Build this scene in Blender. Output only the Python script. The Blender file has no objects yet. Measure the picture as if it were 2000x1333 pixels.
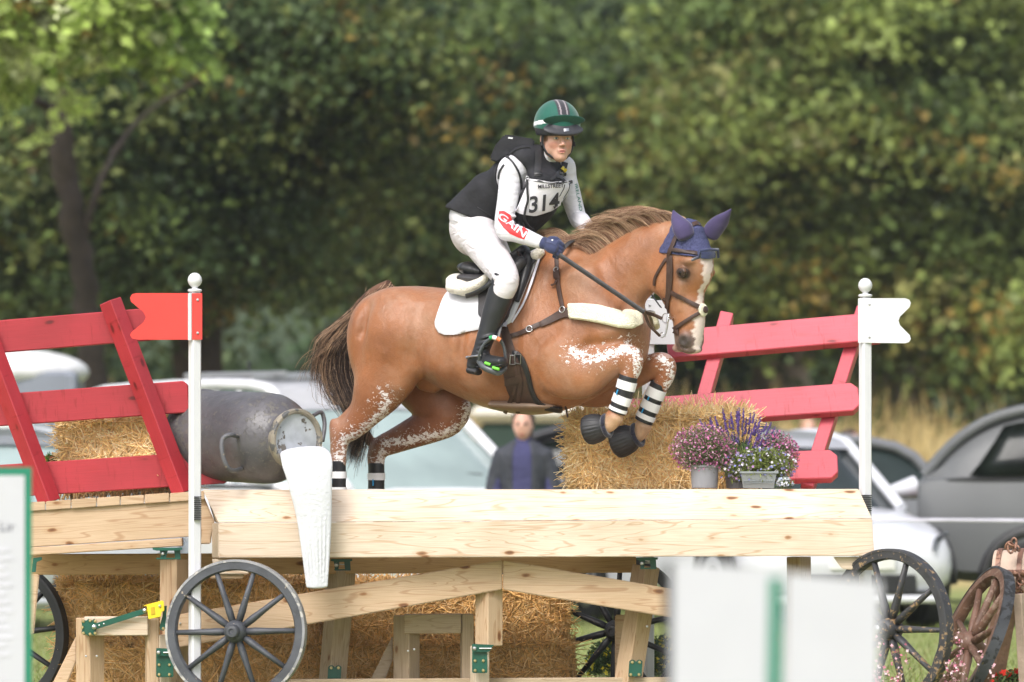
import bpy, bmesh, math, random
import numpy as np
import openvdb as vdb
from mathutils import Vector, Matrix, Euler
from mathutils.bvhtree import BVHTree

random.seed(7)
rng = np.random.default_rng(7)
scene = bpy.context.scene
COL = scene.collection

# ------------------------------------------------------------------ camera, sky, sun, exposure
S = 380.0            # photograph pixels per metre at the jump
D = 36.5             # metres from the camera to the jump
EYE = 1.19           # camera height
cam_d = bpy.data.cameras.new('camera')
cam = bpy.data.objects.new('camera', cam_d)
COL.objects.link(cam)
cam.location = (0, -D, EYE)
cam.rotation_euler = (math.pi / 2, 0, 0)
cam_d.sensor_width = 36
cam_d.lens = S * D * 36 / 2000
cam_d.shift_y = 0.12525
cam_d.clip_start = 0.5
cam_d.clip_end = 900
cam_d.dof.use_dof = True
cam_d.dof.focus_distance = D - 0.15
cam_d.dof.aperture_fstop = 3.0
scene.camera = cam

world = bpy.data.worlds.new("World")
scene.world = world
world.use_nodes = True
wn = world.node_tree
bg = wn.nodes['Background']
sky = wn.nodes.new('ShaderNodeTexSky')
sky.sky_type = 'NISHITA'
sky.sun_disc = False
SUN_EL, SUN_AZ = math.radians(47), math.radians(203)   # high, a little behind the camera and to its left
sky.sun_elevation = SUN_EL
sky.sun_rotation = SUN_AZ
sky.air_density = 1.0
sky.dust_density = 4.0
hsv = wn.nodes.new('ShaderNodeHueSaturation')
hsv.inputs['Saturation'].default_value = 0.42
wn.links.new(sky.outputs[0], hsv.inputs['Color'])
wn.links.new(hsv.outputs[0], bg.inputs['Color'])
bg.inputs['Strength'].default_value = 0.15
sun_d = bpy.data.lights.new('sun', 'SUN')
sun_d.energy = 1.35
sun_d.angle = math.radians(24)
sun_d.color = (1.0, 0.965, 0.935)
sun = bpy.data.objects.new('sun', sun_d)
COL.objects.link(sun)
sdir = Vector((math.sin(SUN_AZ) * math.cos(SUN_EL), math.cos(SUN_AZ) * math.cos(SUN_EL), math.sin(SUN_EL)))
sun.rotation_euler = sdir.to_track_quat('Z', 'Y').to_euler()
vs = scene.view_settings
vs.view_transform = 'Standard'
vs.look = 'None'
vs.gamma = 1
vs.exposure = 0.68
scene.render.film_transparent = False
scene.cycles.max_bounces = 6
scene.cycles.diffuse_bounces = 3
scene.cycles.glossy_bounces = 3
scene.cycles.transmission_bounces = 4
scene.cycles.transparent_max_bounces = 6
scene.cycles.use_denoising = True

# ------------------------------------------------------------------ where a photograph pixel lies at depth y
def P(px, py, y=0.0):
    k = (D + y) / (S * D)
    return Vector(((px - 1000) * k, y, EYE + (917 - py) * k))

def px_of(v):
    k = (D + v[1]) / (S * D)
    return (1000 + v[0] / k, 917 - (v[2] - EYE) / k)

TH = math.radians(25)
HX0 = (950 - 1000) / S
def H(px, py, s=0.0):
    """a point px,py s metres to the horse's near side of its mid plane"""
    x = (px - 1000) / S
    for _ in range(3):
        xm = x + s * math.sin(TH)
        y = -(xm - HX0) * math.tan(TH) - s * math.cos(TH)
        x = P(px, py, y).x
    return P(px, py, y)
HW = Vector((-math.sin(TH), -math.cos(TH), 0))          # towards the horse's near (right) side

# ------------------------------------------------------------------ objects
def tag(o, label=None, cat=None, group=None, kind=None):
    if label: o['label'] = label
    if cat: o['category'] = cat
    if group: o['group'] = group
    if kind: o['kind'] = kind
    return o

def empty(name, loc=(0, 0, 0), label=None, cat=None, group=None, rot=(0, 0, 0)):
    o = bpy.data.objects.new(name, None)
    COL.objects.link(o)
    o.location = loc
    o.rotation_euler = rot
    o.empty_display_size = 0.1
    return tag(o, label, cat, group)

def link(name, me, parent=None, mat=None):
    o = bpy.data.objects.new(name, me)
    COL.objects.link(o)
    if mat is not None:
        me.materials.clear()
        me.materials.append(mat)
    if parent is not None:
        o.parent = parent
        o.matrix_parent_inverse = Matrix.LocRotScale(parent.location, parent.rotation_euler, parent.scale).inverted()
    return o

def mesh_np(name, verts, faces, smooth=False, col=None, nface=None):
    """faces: (n,k) int array of k-gons, or a list of lists"""
    me = bpy.data.meshes.new(name)
    verts = np.asarray(verts, dtype=np.float32)
    if isinstance(faces, np.ndarray):
        n, k = faces.shape
        me.vertices.add(len(verts))
        me.vertices.foreach_set('co', verts.ravel())
        me.loops.add(n * k)
        me.loops.foreach_set('vertex_index', faces.astype(np.int32).ravel())
        me.polygons.add(n)
        me.polygons.foreach_set('loop_start', np.arange(0, n * k, k, dtype=np.int32))
        me.polygons.foreach_set('loop_total', np.full(n, k, dtype=np.int32))
        me.update(calc_edges=True)
    else:
        me.from_pydata([tuple(map(float, v)) for v in verts], [], faces)
        me.update()
    if smooth:
        me.polygons.foreach_set('use_smooth', np.ones(len(me.polygons), dtype=bool))
    if col is not None:
        set_col(me, col)
    return me

def set_col(me, col, name='col'):
    a = me.attributes.get(name) or me.attributes.new(name, 'FLOAT_COLOR', 'POINT')
    c = np.ones((len(me.vertices), 4), dtype=np.float32)
    c[:, :3] = col
    a.data.foreach_set('color', c.ravel())

def bm_mesh(bm, name, smooth=False):
    me = bpy.data.meshes.new(name)
    bmesh.ops.recalc_face_normals(bm, faces=bm.faces)
    bm.to_mesh(me)
    bm.free()
    if smooth:
        me.polygons.foreach_set('use_smooth', np.ones(len(me.polygons), dtype=bool))
    return me

def auto_smooth(me, ang=35):
    me.polygons.foreach_set('use_smooth', np.ones(len(me.polygons), dtype=bool))
    me.set_sharp_from_angle(angle=math.radians(ang))
    return me

def bvh_of(*objs):
    vs_, fs = [], []
    for o in objs:
        n = len(vs_)
        mw = o.matrix_world if o.parent is None else o.parent.matrix_basis @ o.matrix_parent_inverse @ o.matrix_basis
        vs_ += [mw @ v.co for v in o.data.vertices]
        fs += [[n + i for i in p.vertices] for p in o.data.polygons]
    return BVHTree.FromPolygons(vs_, fs)

CAM = Vector((0, -D, EYE))
def hit(bvh, px, py, y=0.0):
    d = (P(px, py, y) - CAM).normalized()
    p, n, i, dist = bvh.ray_cast(CAM, d)
    if p is None:
        p, n, i, dist = bvh.find_nearest(P(px, py, y))
    if n.dot(d) > 0: n = -n
    return p, n

# ------------------------------------------------------------------ tubes, boxes, lathes (bmesh)
def frames(pts, up=(0, 0, 1)):
    pts = [Vector(p) for p in pts]
    out = []
    up = Vector(up)
    for i, p in enumerate(pts):
        t = (pts[min(i + 1, len(pts) - 1)] - pts[max(i - 1, 0)]).normalized()
        n = up - t * up.dot(t)
        if n.length < 1e-3:
            n = Vector((0, 1, 0)) - t * t.y
        n.normalize()
        out.append((p, t, n, t.cross(n)))
        up = n
    return out

def bm_tube(bm, pts, r, seg=10, up=(0, 0, 1), flat=None, cap=True):
    """r: radius or list; flat: (r_along_up, r_across) factors"""
    fr = frames(pts, up)
    rings = []
    for i, (p, t, n, b) in enumerate(fr):
        ri = r[i] if isinstance(r, (list, tuple)) else r
        rn, rb = (ri * flat[0], ri * flat[1]) if flat else (ri, ri)
        rings.append([bm.verts.new(p + n * rn * math.cos(a) + b * rb * math.sin(a))
                      for a in [2 * math.pi * k / seg for k in range(seg)]])
    for a, b in zip(rings, rings[1:]):
        for k in range(seg):
            bm.faces.new((a[k], a[(k + 1) % seg], b[(k + 1) % seg], b[k]))
    if cap:
        bm.faces.new(rings[0][::-1])
        bm.faces.new(rings[-1])

def catmull(pts, n=6):
    pts = [np.array(p, dtype=float) for p in pts]
    if len(pts) < 3:
        return [pts[0] + (pts[-1] - pts[0]) * i / n for i in range(n + 1)]
    out = []
    for i in range(len(pts) - 1):
        p0 = pts[max(i - 1, 0)]; p1 = pts[i]; p2 = pts[i + 1]; p3 = pts[min(i + 2, len(pts) - 1)]
        for k in range(n):
            t = k / n
            out.append(0.5 * (2 * p1 + (p2 - p0) * t + (2 * p0 - 5 * p1 + 4 * p2 - p3) * t * t + (3 * p1 - p0 - 3 * p2 + p3) * t ** 3))
    out.append(pts[-1])
    return out

def tube(name, pts, r, mat, parent=None, seg=10, smooth=True, flat=None, up=(0, 0, 1), curve=0):
    if curve:
        if isinstance(r, (list, tuple)):
            q = catmull([list(p) + [ri] for p, ri in zip(pts, r)], curve)
            pts = [Vector(a[:3]) for a in q]; r = [float(a[3]) for a in q]
        else:
            pts = [Vector(a) for a in catmull([list(p) for p in pts], curve)]
    bm = bmesh.new()
    bm_tube(bm, pts, r, seg, up, flat)
    me = bm_mesh(bm, name)
    if smooth: auto_smooth(me, 50)
    return link(name, me, parent, mat)

def bm_box(bm, lo, hi, mat4=None, bevel=0.0):
    r = bmesh.ops.create_cube(bm, size=1)
    c = [(a + b) / 2 for a, b in zip(lo, hi)]
    s = [b - a for a, b in zip(lo, hi)]
    M = Matrix.Translation(c) @ Matrix.Diagonal((*s, 1))
    if mat4 is not None: M = mat4 @ M
    bmesh.ops.transform(bm, matrix=M, verts=r['verts'])
    if bevel:
        es = list({e for v in r['verts'] for e in v.link_edges})
        bmesh.ops.bevel(bm, geom=es, offset=bevel, segments=1, affect='EDGES')

def box(name, lo, hi, mat, parent=None, bevel=0.0):
    bm = bmesh.new()
    bm_box(bm, lo, hi, None, bevel)
    return link(name, bm_mesh(bm, name), parent, mat)

def beam(name, a, b, w, h, mat, parent=None, up=(0, 0, 1), bevel=0.004, cut=None):
    """timber from a to b, local X along its length; h measured along up, w across. cut: end chamfer length"""
    a, b, up = Vector(a), Vector(b), Vector(up)
    t = (b - a).normalized(); n = (up - t * up.dot(t)).normalized(); s = n.cross(t)
    L = (b - a).length
    bm = bmesh.new()
    if cut:
        prof = [(-L/2, -h/2 + cut), (-L/2, h/2 - cut), (-L/2 + cut, h/2), (L/2 - cut, h/2), (L/2, h/2 - cut), (L/2, -h/2 + cut), (L/2 - cut, -h/2), (-L/2 + cut, -h/2)]
        f = [bm.verts.new((x, -w/2, z)) for x, z in prof]
        g = [bm.verts.new((x, w/2, z)) for x, z in prof]
        bm.faces.new(f); bm.faces.new(g[::-1])
        for k in range(8):
            bm.faces.new((f[k], g[k], g[(k + 1) % 8], f[(k + 1) % 8]))
        if bevel:
            bmesh.ops.bevel(bm, geom=list(bm.edges), offset=bevel, segments=1, affect='EDGES')
    else:
        bm_box(bm, (-L/2, -w/2, -h/2), (L/2, w/2, h/2), None, bevel)
    me = bm_mesh(bm, name)
    R = Matrix((t, s, n)).transposed().to_4x4()
    o = bpy.data.objects.new(name, me)
    COL.objects.link(o)
    me.materials.append(mat)
    M = Matrix.Translation((a + b) / 2) @ R
    if parent is not None:
        o.parent = parent
        o.matrix_parent_inverse = Matrix.LocRotScale(parent.location, parent.rotation_euler, parent.scale).inverted()
    o.matrix_basis = M
    return o

def pxbeam(name, pa, pb, y, hpx, w, mat, parent=None, bevel=0.004, cut=None, yb=None):
    """beam whose front outline runs between two photo points (centre line) at depth y"""
    return beam(name, P(pa[0], pa[1], y), P(pb[0], pb[1], y if yb is None else yb), w, hpx / S, mat, parent, bevel=bevel, cut=cut)

def prism(name, poly, y0, y1, mat, parent=None, bevel=0.0, xf=None, smooth=False):
    """polygon in px (or metres through xf) given thickness between depths y0 and y1"""
    bm = bmesh.new()
    f = [bm.verts.new(P(x, z, y0) if xf is None else xf(x, z, y0)) for x, z in poly]
    g = [bm.verts.new(P(x, z, y1) if xf is None else xf(x, z, y1)) for x, z in poly]
    n = len(f)
    bm.faces.new(f); bm.faces.new(g[::-1])
    for k in range(n):
        bm.faces.new((f[k], g[k], g[(k + 1) % n], f[(k + 1) % n]))
    bmesh.ops.recalc_face_normals(bm, faces=bm.faces)
    if bevel:
        bmesh.ops.bevel(bm, geom=list(bm.edges), offset=bevel, segments=2, affect='EDGES', clamp_overlap=True)
    me = bm_mesh(bm, name)
    if smooth: auto_smooth(me, 40)
    return link(name, me, parent, mat)

def lathe(name, prof, M, mat, parent=None, seg=24, smooth=True):
    """prof: list of (r, z) about the local z axis"""
    bm = bmesh.new()
    rings = []
    for r, z in prof:
        rings.append([bm.verts.new(M @ Vector((r * math.cos(2*math.pi*k/seg), r * math.sin(2*math.pi*k/seg), z))) for k in range(seg)])
    for a, b in zip(rings, rings[1:]):
        for k in range(seg):
            bm.faces.new((a[k], a[(k+1) % seg], b[(k+1) % seg], b[k]))
    for rg in (rings[0], rings[-1]):
        bm.faces.new(rg)
    bmesh.ops.remove_doubles(bm, verts=bm.verts, dist=1e-5)
    me = bm_mesh(bm, name)
    if smooth: auto_smooth(me, 40)
    return link(name, me, parent, mat)

def ruled(name, top, bot, nu, nv, bvh, off, thick, mat, parent=None, mirror=False, ydef=-0.3):
    """cloth or leather lying on a body: grid between two px outlines, dropped on the surface, given thickness"""
    def along(poly, t):
        seg = [math.dist(poly[i], poly[i+1]) for i in range(len(poly)-1)]
        L = sum(seg) * t
        for i, s_ in enumerate(seg):
            if L <= s_ or i == len(seg)-1:
                f = min(1, L / max(s_, 1e-6))
                return (poly[i][0] + (poly[i+1][0]-poly[i][0])*f, poly[i][1] + (poly[i+1][1]-poly[i][1])*f)
            L -= s_
    G = np.zeros((nu+1, nv+1, 3)); N = np.zeros((nu+1, nv+1, 3))
    for i in range(nu+1):
        a = along(top, i/nu); b = along(bot, i/nu)
        for j in range(nv+1):
            t = j/nv
            p, n = hit(bvh, a[0]+(b[0]-a[0])*t, a[1]+(b[1]-a[1])*t, ydef)
            G[i, j] = p; N[i, j] = n
    for _ in range(3):
        for A in (G, N):
            B = A.copy()
            B[1:-1, 1:-1] = (A[1:-1, 1:-1]*2 + A[:-2, 1:-1] + A[2:, 1:-1] + A[1:-1, :-2] + A[1:-1, 2:]) / 6
            A[:] = B
    N /= np.linalg.norm(N, axis=2, keepdims=True) + 1e-9
    inner = G + N*off; outer = G + N*(off+thick)
    outer[0] -= N[0]*thick*0.4; outer[-1] -= N[-1]*thick*0.4; outer[:, 0] -= N[:, 0]*thick*0.4; outer[:, -1] -= N[:, -1]*thick*0.4
    w = nv+1
    nn = (nu+1)*w
    V = np.concatenate([outer.reshape(-1, 3), inner.reshape(-1, 3)])
    F = []
    for i in range(nu):
        for j in range(nv):
            a = i*w+j
            F.append((a, a+1, a+w+1, a+w)); F.append((nn+a, nn+a+w, nn+a+w+1, nn+a+1))
    ring = [j for j in range(nv)] + [i*w+nv for i in range(nu)] + [nu*w+j for j in range(nv, 0, -1)] + [i*w for i in range(nu, 0, -1)]
    for k in range(len(ring)):
        a, b = ring[k], ring[(k+1) % len(ring)]
        F.append((a, b, nn+b, nn+a))
    F = np.array(F)
    if mirror:
        V2 = mirror_pts(V)
        F = np.concatenate([F, F[:, ::-1]+len(V)]); V = np.concatenate([V, V2])
    me = mesh_np(name, V, F)
    bm = bmesh.new(); bm.from_mesh(me); bpy.data.meshes.remove(me)
    me = bm_mesh(bm, name)
    auto_smooth(me, 55)
    return link(name, me, parent, mat)

def mirror_pts(V):
    V = np.asarray(V, float)
    w = np.array(HW); o = np.array(H(950, 600, 0))
    return V - 2*((V-o) @ w)[:, None]*w

def strap(name, path, wpx, bvh, off, thick, mat, parent=None, n=24, ydef=-0.3, mirror=False):
    """a strap of width wpx along a px path lying on a surface"""
    q = catmull(path, max(2, n // max(1, len(path)-1)))
    top, bot = [], []
    for i, p in enumerate(q):
        a = q[max(i-1, 0)]; b = q[min(i+1, len(q)-1)]
        d = np.array(b) - np.array(a); d = d/ (np.linalg.norm(d)+1e-9)
        nr = np.array((-d[1], d[0]))
        w = wpx if not isinstance(wpx, (list, tuple)) else wpx[0] + (wpx[1]-wpx[0])*i/(len(q)-1)
        top.append(tuple(p - nr*w/2)); bot.append(tuple(p + nr*w/2))
    return ruled(name, top, bot, len(q)-1, 2, bvh, off, thick, mat, parent, mirror, ydef)

# ------------------------------------------------------------------ signed-distance modelling (bodies, clothes)
class Vox:
    def __init__(self, lo, hi, h):
        self.lo = np.array(lo, float); self.h = h
        self.n = np.ceil((np.array(hi, float) - self.lo) / h).astype(int) + 1
        self.d = np.full(self.n, 0.5, dtype=np.float32)
    def rng_(self, lo, hi):
        i0 = np.maximum(0, np.floor((lo - self.lo) / self.h).astype(int))
        i1 = np.minimum(self.n, np.ceil((hi - self.lo) / self.h).astype(int) + 1)
        return i0, i1
    def axes(self, i0, i1):
        return [(self.lo[a] + self.h * np.arange(i0[a], i1[a])).astype(np.float32).reshape([-1 if b == a else 1 for b in range(3)]) for a in range(3)]
    def merge(self, i0, d, k, op):
        sl = tuple(slice(a, a + s) for a, s in zip(i0, d.shape))
        c = self.d[sl]
        if op == 'add':
            m = np.minimum(c, d)
            if k > 0:
                hh = np.maximum(k - np.abs(c - d), 0) / k
                m = m - hh * hh * k * 0.25
        elif op == 'sub':
            d = -d
            m = np.maximum(c, d)
            if k > 0:
                hh = np.maximum(k - np.abs(c - d), 0) / k
                m = m + hh * hh * k * 0.25
        else:
            m = np.maximum(c, d)
        self.d[sl] = m
    def ell(self, c, r, ax=None, k=0.03, op='add'):
        c = np.array(c, float); r = np.array(r, float)
        A = np.eye(3) if ax is None else np.array([list(a) for a in ax], float)
        R = r.max() + k * 2 + 3 * self.h
        i0, i1 = self.rng_(c - R, c + R)
        if (i1 <= i0).any(): return
        X, Y, Z = self.axes(i0, i1)
        X = X - c[0]; Y = Y - c[1]; Z = Z - c[2]
        s0 = 0; s1 = 0
        for a in range(3):
            q = (X * A[a][0] + Y * A[a][1] + Z * A[a][2]) / r[a]
            s0 = s0 + q * q; s1 = s1 + q * q / (r[a] * r[a])
        k0 = np.sqrt(s0); k1 = np.sqrt(s1) + 1e-6
        self.merge(i0, (k0 * (k0 - 1) / k1).astype(np.float32), k, op)
    def chain(self, pts, W, k=0.03, sub=4, op='add', end=0.8):
        """pts: rows of (point, rn, rw): rn across the chain in its plane, rw along W"""
        q = catmull([list(p) + [a, b] for p, a, b in pts], sub)
        q = np.array(q)
        W = np.array(W, float); W /= np.linalg.norm(W)
        rmax = q[:, 3:].max()
        R = rmax + k + 3 * self.h
        i0, i1 = self.rng_(q[:, :3].min(0) - R, q[:, :3].max(0) + R)
        if (i1 <= i0).any(): return
        loc = np.full(i1 - i0, 0.5, dtype=np.float32)
        for a, b in zip(q, q[1:]):
            A, B = a[:3], b[:3]
            AB = B - A; L = np.linalg.norm(AB)
            if L < 1e-6: continue
            T = AB / L
            Wp = W - T * W.dot(T)
            if np.linalg.norm(Wp) < 1e-3: Wp = np.array((0, 0, 1.0)) - T * T[2]
            Wp /= np.linalg.norm(Wp)
            N = np.cross(T, Wp)
            r = max(a[3:].max(), b[3:].max()) + k + 2 * self.h
            j0, j1 = self.rng_(np.minimum(A, B) - r, np.maximum(A, B) + r)
            j0 = np.maximum(j0, i0); j1 = np.minimum(j1, i1)
            if (j1 <= j0).any(): continue
            X, Y, Z = self.axes(j0, j1)
            X = X - A[0]; Y = Y - A[1]; Z = Z - A[2]
            s = X * T[0] + Y * T[1] + Z * T[2]
            t = np.clip(s / L, 0, 1)
            rn = a[3] + (b[3] - a[3]) * t
            rw = a[4] + (b[4] - a[4]) * t
            qt = (s - t * L) / (np.minimum(rn, rw) * end)
            qn = (X * N[0] + Y * N[1] + Z * N[2]) / rn
            qw = (X * Wp[0] + Y * Wp[1] + Z * Wp[2]) / rw
            k0 = np.sqrt(qt * qt + qn * qn + qw * qw)
            k1 = np.sqrt((qn / rn) ** 2 + (qw / rw) ** 2 + (qt / (np.minimum(rn, rw) * end)) ** 2) + 1e-6
            dd = (k0 * (k0 - 1) / k1).astype(np.float32)
            sl = tuple(slice(p - o, p - o + s_) for p, o, s_ in zip(j0, i0, dd.shape))
            loc[sl] = np.minimum(loc[sl], dd)
        self.merge(i0, loc, k, op)
    def plane(self, c, n, k=0.0):
        """keep what lies behind the plane through c with outward normal n"""
        i0 = np.zeros(3, int); X, Y, Z = self.axes(i0, self.n)
        n = np.array(n, float); n /= np.linalg.norm(n)
        d = (X - c[0]) * n[0] + (Y - c[1]) * n[1] + (Z - c[2]) * n[2]
        self.merge(i0, d.astype(np.float32), k, 'and')
    def blur(self, n=1):
        for _ in range(n):
            for a in range(3):
                d = self.d
                m = d.copy()
                s1 = [slice(None)] * 3; s0 = [slice(None)] * 3; sc = [slice(None)] * 3
                s1[a] = slice(2, None); s0[a] = slice(0, -2); sc[a] = slice(1, -1)
                m[tuple(sc)] = 0.5 * d[tuple(sc)] + 0.25 * (d[tuple(s1)] + d[tuple(s0)])
                self.d = m
    def mesh(self, name, iso=0.0):
        g = vdb.FloatGrid(0.5)
        g.copyFromArray(np.clip(self.d, -0.1, 0.1), tolerance=0.0)
        v, f = g.convertToQuads(iso)
        v = v * self.h + self.lo
        me = mesh_np(name, v, f[:, ::-1].astype(np.int64), smooth=True)
        return me, v

# ------------------------------------------------------------------ hair and straw: many thin strands in one mesh
def strands(name, paths, rad, mat, parent=None, seg=3, cols=None):
    """paths: (n, m, 3) array; rad: (n,) root radius, tapering to the tip"""
    paths = np.asarray(paths, float)
    n, m, _ = paths.shape
    t = np.gradient(paths, axis=1)
    t /= np.linalg.norm(t, axis=2, keepdims=True) + 1e-9
    ref = np.where(np.abs(t[..., 2:3]) > 0.9, np.array((0, 1.0, 0)), np.array((0, 0, 1.0)))
    a = np.cross(t, ref); a /= np.linalg.norm(a, axis=2, keepdims=True) + 1e-9
    b = np.cross(t, a)
    taper = np.linspace(1, 0.35, m)[None, :, None]
    r = np.asarray(rad)[:, None, None] * taper
    V = np.zeros((n, m, seg, 3))
    for s_ in range(seg):
        an = 2 * math.pi * s_ / seg
        V[:, :, s_] = paths + a * r * math.cos(an) + b * r * math.sin(an)
    idx = np.arange(n * m * seg).reshape(n, m, seg)
    F = []
    for s_ in range(seg):
        s2 = (s_ + 1) % seg
        F.append(np.stack([idx[:, :-1, s_], idx[:, 1:, s_], idx[:, 1:, s2], idx[:, :-1, s2]], -1).reshape(-1, 4))
    F = np.concatenate(F)
    c = None
    if cols is not None:
        c = np.repeat(np.asarray(cols), m * seg, axis=0)
    me = mesh_np(name, V.reshape(-1, 3), F, smooth=seg > 3, col=c)
    return link(name, me, parent, mat)
# ------------------------------------------------------------------ materials
def nodes(m):
    m.use_nodes = True
    nt = m.node_tree
    return nt, nt.nodes['Principled BSDF'], nt.nodes.new, nt.links.new

def ramp(nt, fac, stops):
    r = nt.nodes.new('ShaderNodeValToRGB')
    while len(r.color_ramp.elements) < len(stops): r.color_ramp.elements.new(0.5)
    for e, (p, c) in zip(r.color_ramp.elements, stops):
        e.position = p
        e.color = (*c, 1) if len(c) == 3 else c
    if fac is not None: nt.links.new(fac, r.inputs[0])
    return r.outputs[0]

def coords(nt, scale=(1, 1, 1), kind='Object', rnd=False):
    tc = nt.nodes.new('ShaderNodeTexCoord')
    mp = nt.nodes.new('ShaderNodeMapping')
    mp.inputs['Scale'].default_value = scale
    nt.links.new(tc.outputs[kind], mp.inputs[0])
    if rnd:
        oi = nt.nodes.new('ShaderNodeObjectInfo')
        ml = nt.nodes.new('ShaderNodeVectorMath'); ml.operation = 'SCALE'
        ml.inputs[0].default_value = (37, 53, 71)
        nt.links.new(oi.outputs['Random'], ml.inputs['Scale'])
        nt.links.new(ml.outputs[0], mp.inputs['Location'])
    return mp.outputs[0]

def noise(nt, vec, scale=5, detail=4, rough=0.5, dist=0):
    n = nt.nodes.new('ShaderNodeTexNoise')
    n.inputs['Scale'].default_value = scale
    n.inputs['Detail'].default_value = detail
    n.inputs['Roughness'].default_value = rough
    n.inputs['Distortion'].default_value = dist
    if vec is not None: nt.links.new(vec, n.inputs['Vector'])
    return n.outputs[0]

def mixc(nt, fac, a, b, mode='MIX'):
    m = nt.nodes.new('ShaderNodeMix'); m.data_type = 'RGBA'; m.blend_type = mode
    for s, v in ((m.inputs[0], fac), (m.inputs[6], a), (m.inputs[7], b)):
        if hasattr(v, 'is_linked') or hasattr(v, 'links'): nt.links.new(v, s)
        elif isinstance(v, (int, float)): s.default_value = v
        else: s.default_value = (*v, 1)
    return m.outputs[2]

def bump(nt, b, height, strength=0.3, dist=0.01):
    n = nt.nodes.new('ShaderNodeBump')
    n.inputs['Strength'].default_value = strength
    n.inputs['Distance'].default_value = dist
    nt.links.new(height, n.inputs['Height'])
    nt.links.new(n.outputs[0], b.inputs['Normal'])

def simple(name, c, rough=0.6, var=0.12, nscale=8, bs=0.0, bscale=60, metal=0, coat=0, bdist=0.004, spec=0.5, sheen=0, det=4):
    m = bpy.data.materials.new(name)
    nt, b, new, ln = nodes(m)
    v = coords(nt)
    lo = tuple(x * (1 - var) for x in c); hi = tuple(min(1, x * (1 + var)) for x in c)
    ln(ramp(nt, noise(nt, v, nscale, det), [(0.3, lo), (0.7, hi)]), b.inputs['Base Color'])
    b.inputs['Roughness'].default_value = rough
    b.inputs['Metallic'].default_value = metal
    b.inputs['Specular IOR Level'].default_value = spec
    b.inputs['Coat Weight'].default_value = coat
    b.inputs['Sheen Weight'].default_value = sheen
    if bs: bump(nt, b, noise(nt, v, bscale, 3), bs, bdist)
    return m

def colmat(name, rough=0.7, gain=1.0, nscale=30, var=0.15, bs=0.0, bscale=80, spec=0.3, trans=0.0, sheen=0, bdist=0.003, stretch=(1, 1, 1)):
    """colour from the mesh's own 'col' attribute with fine variation"""
    m = bpy.data.materials.new(name)
    nt, b, new, ln = nodes(m)
    at = new('ShaderNodeAttribute'); at.attribute_name = 'col'
    v = coords(nt, stretch)
    f = ramp(nt, noise(nt, v, nscale, 4), [(0.3, (gain * (1 - var),) * 3), (0.7, (gain * (1 + var),) * 3)])
    c = mixc(nt, 1.0, at.outputs['Color'], f, 'MULTIPLY')
    ln(c, b.inputs['Base Color'])
    b.inputs['Roughness'].default_value = rough
    b.inputs['Specular IOR Level'].default_value = spec
    b.inputs['Sheen Weight'].default_value = sheen
    if bs: bump(nt, b, noise(nt, v, bscale, 3), bs, bdist)
    if trans:
        tr = new('ShaderNodeBsdfTranslucent'); ln(c, tr.inputs[0])
        mx = new('ShaderNodeMixShader'); mx.inputs[0].default_value = trans
        out = nt.nodes['Material Output']
        ln(b.outputs[0], mx.inputs[1]); ln(tr.outputs[0], mx.inputs[2]); ln(mx.outputs[0], out.inputs[0])
    return m

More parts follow.
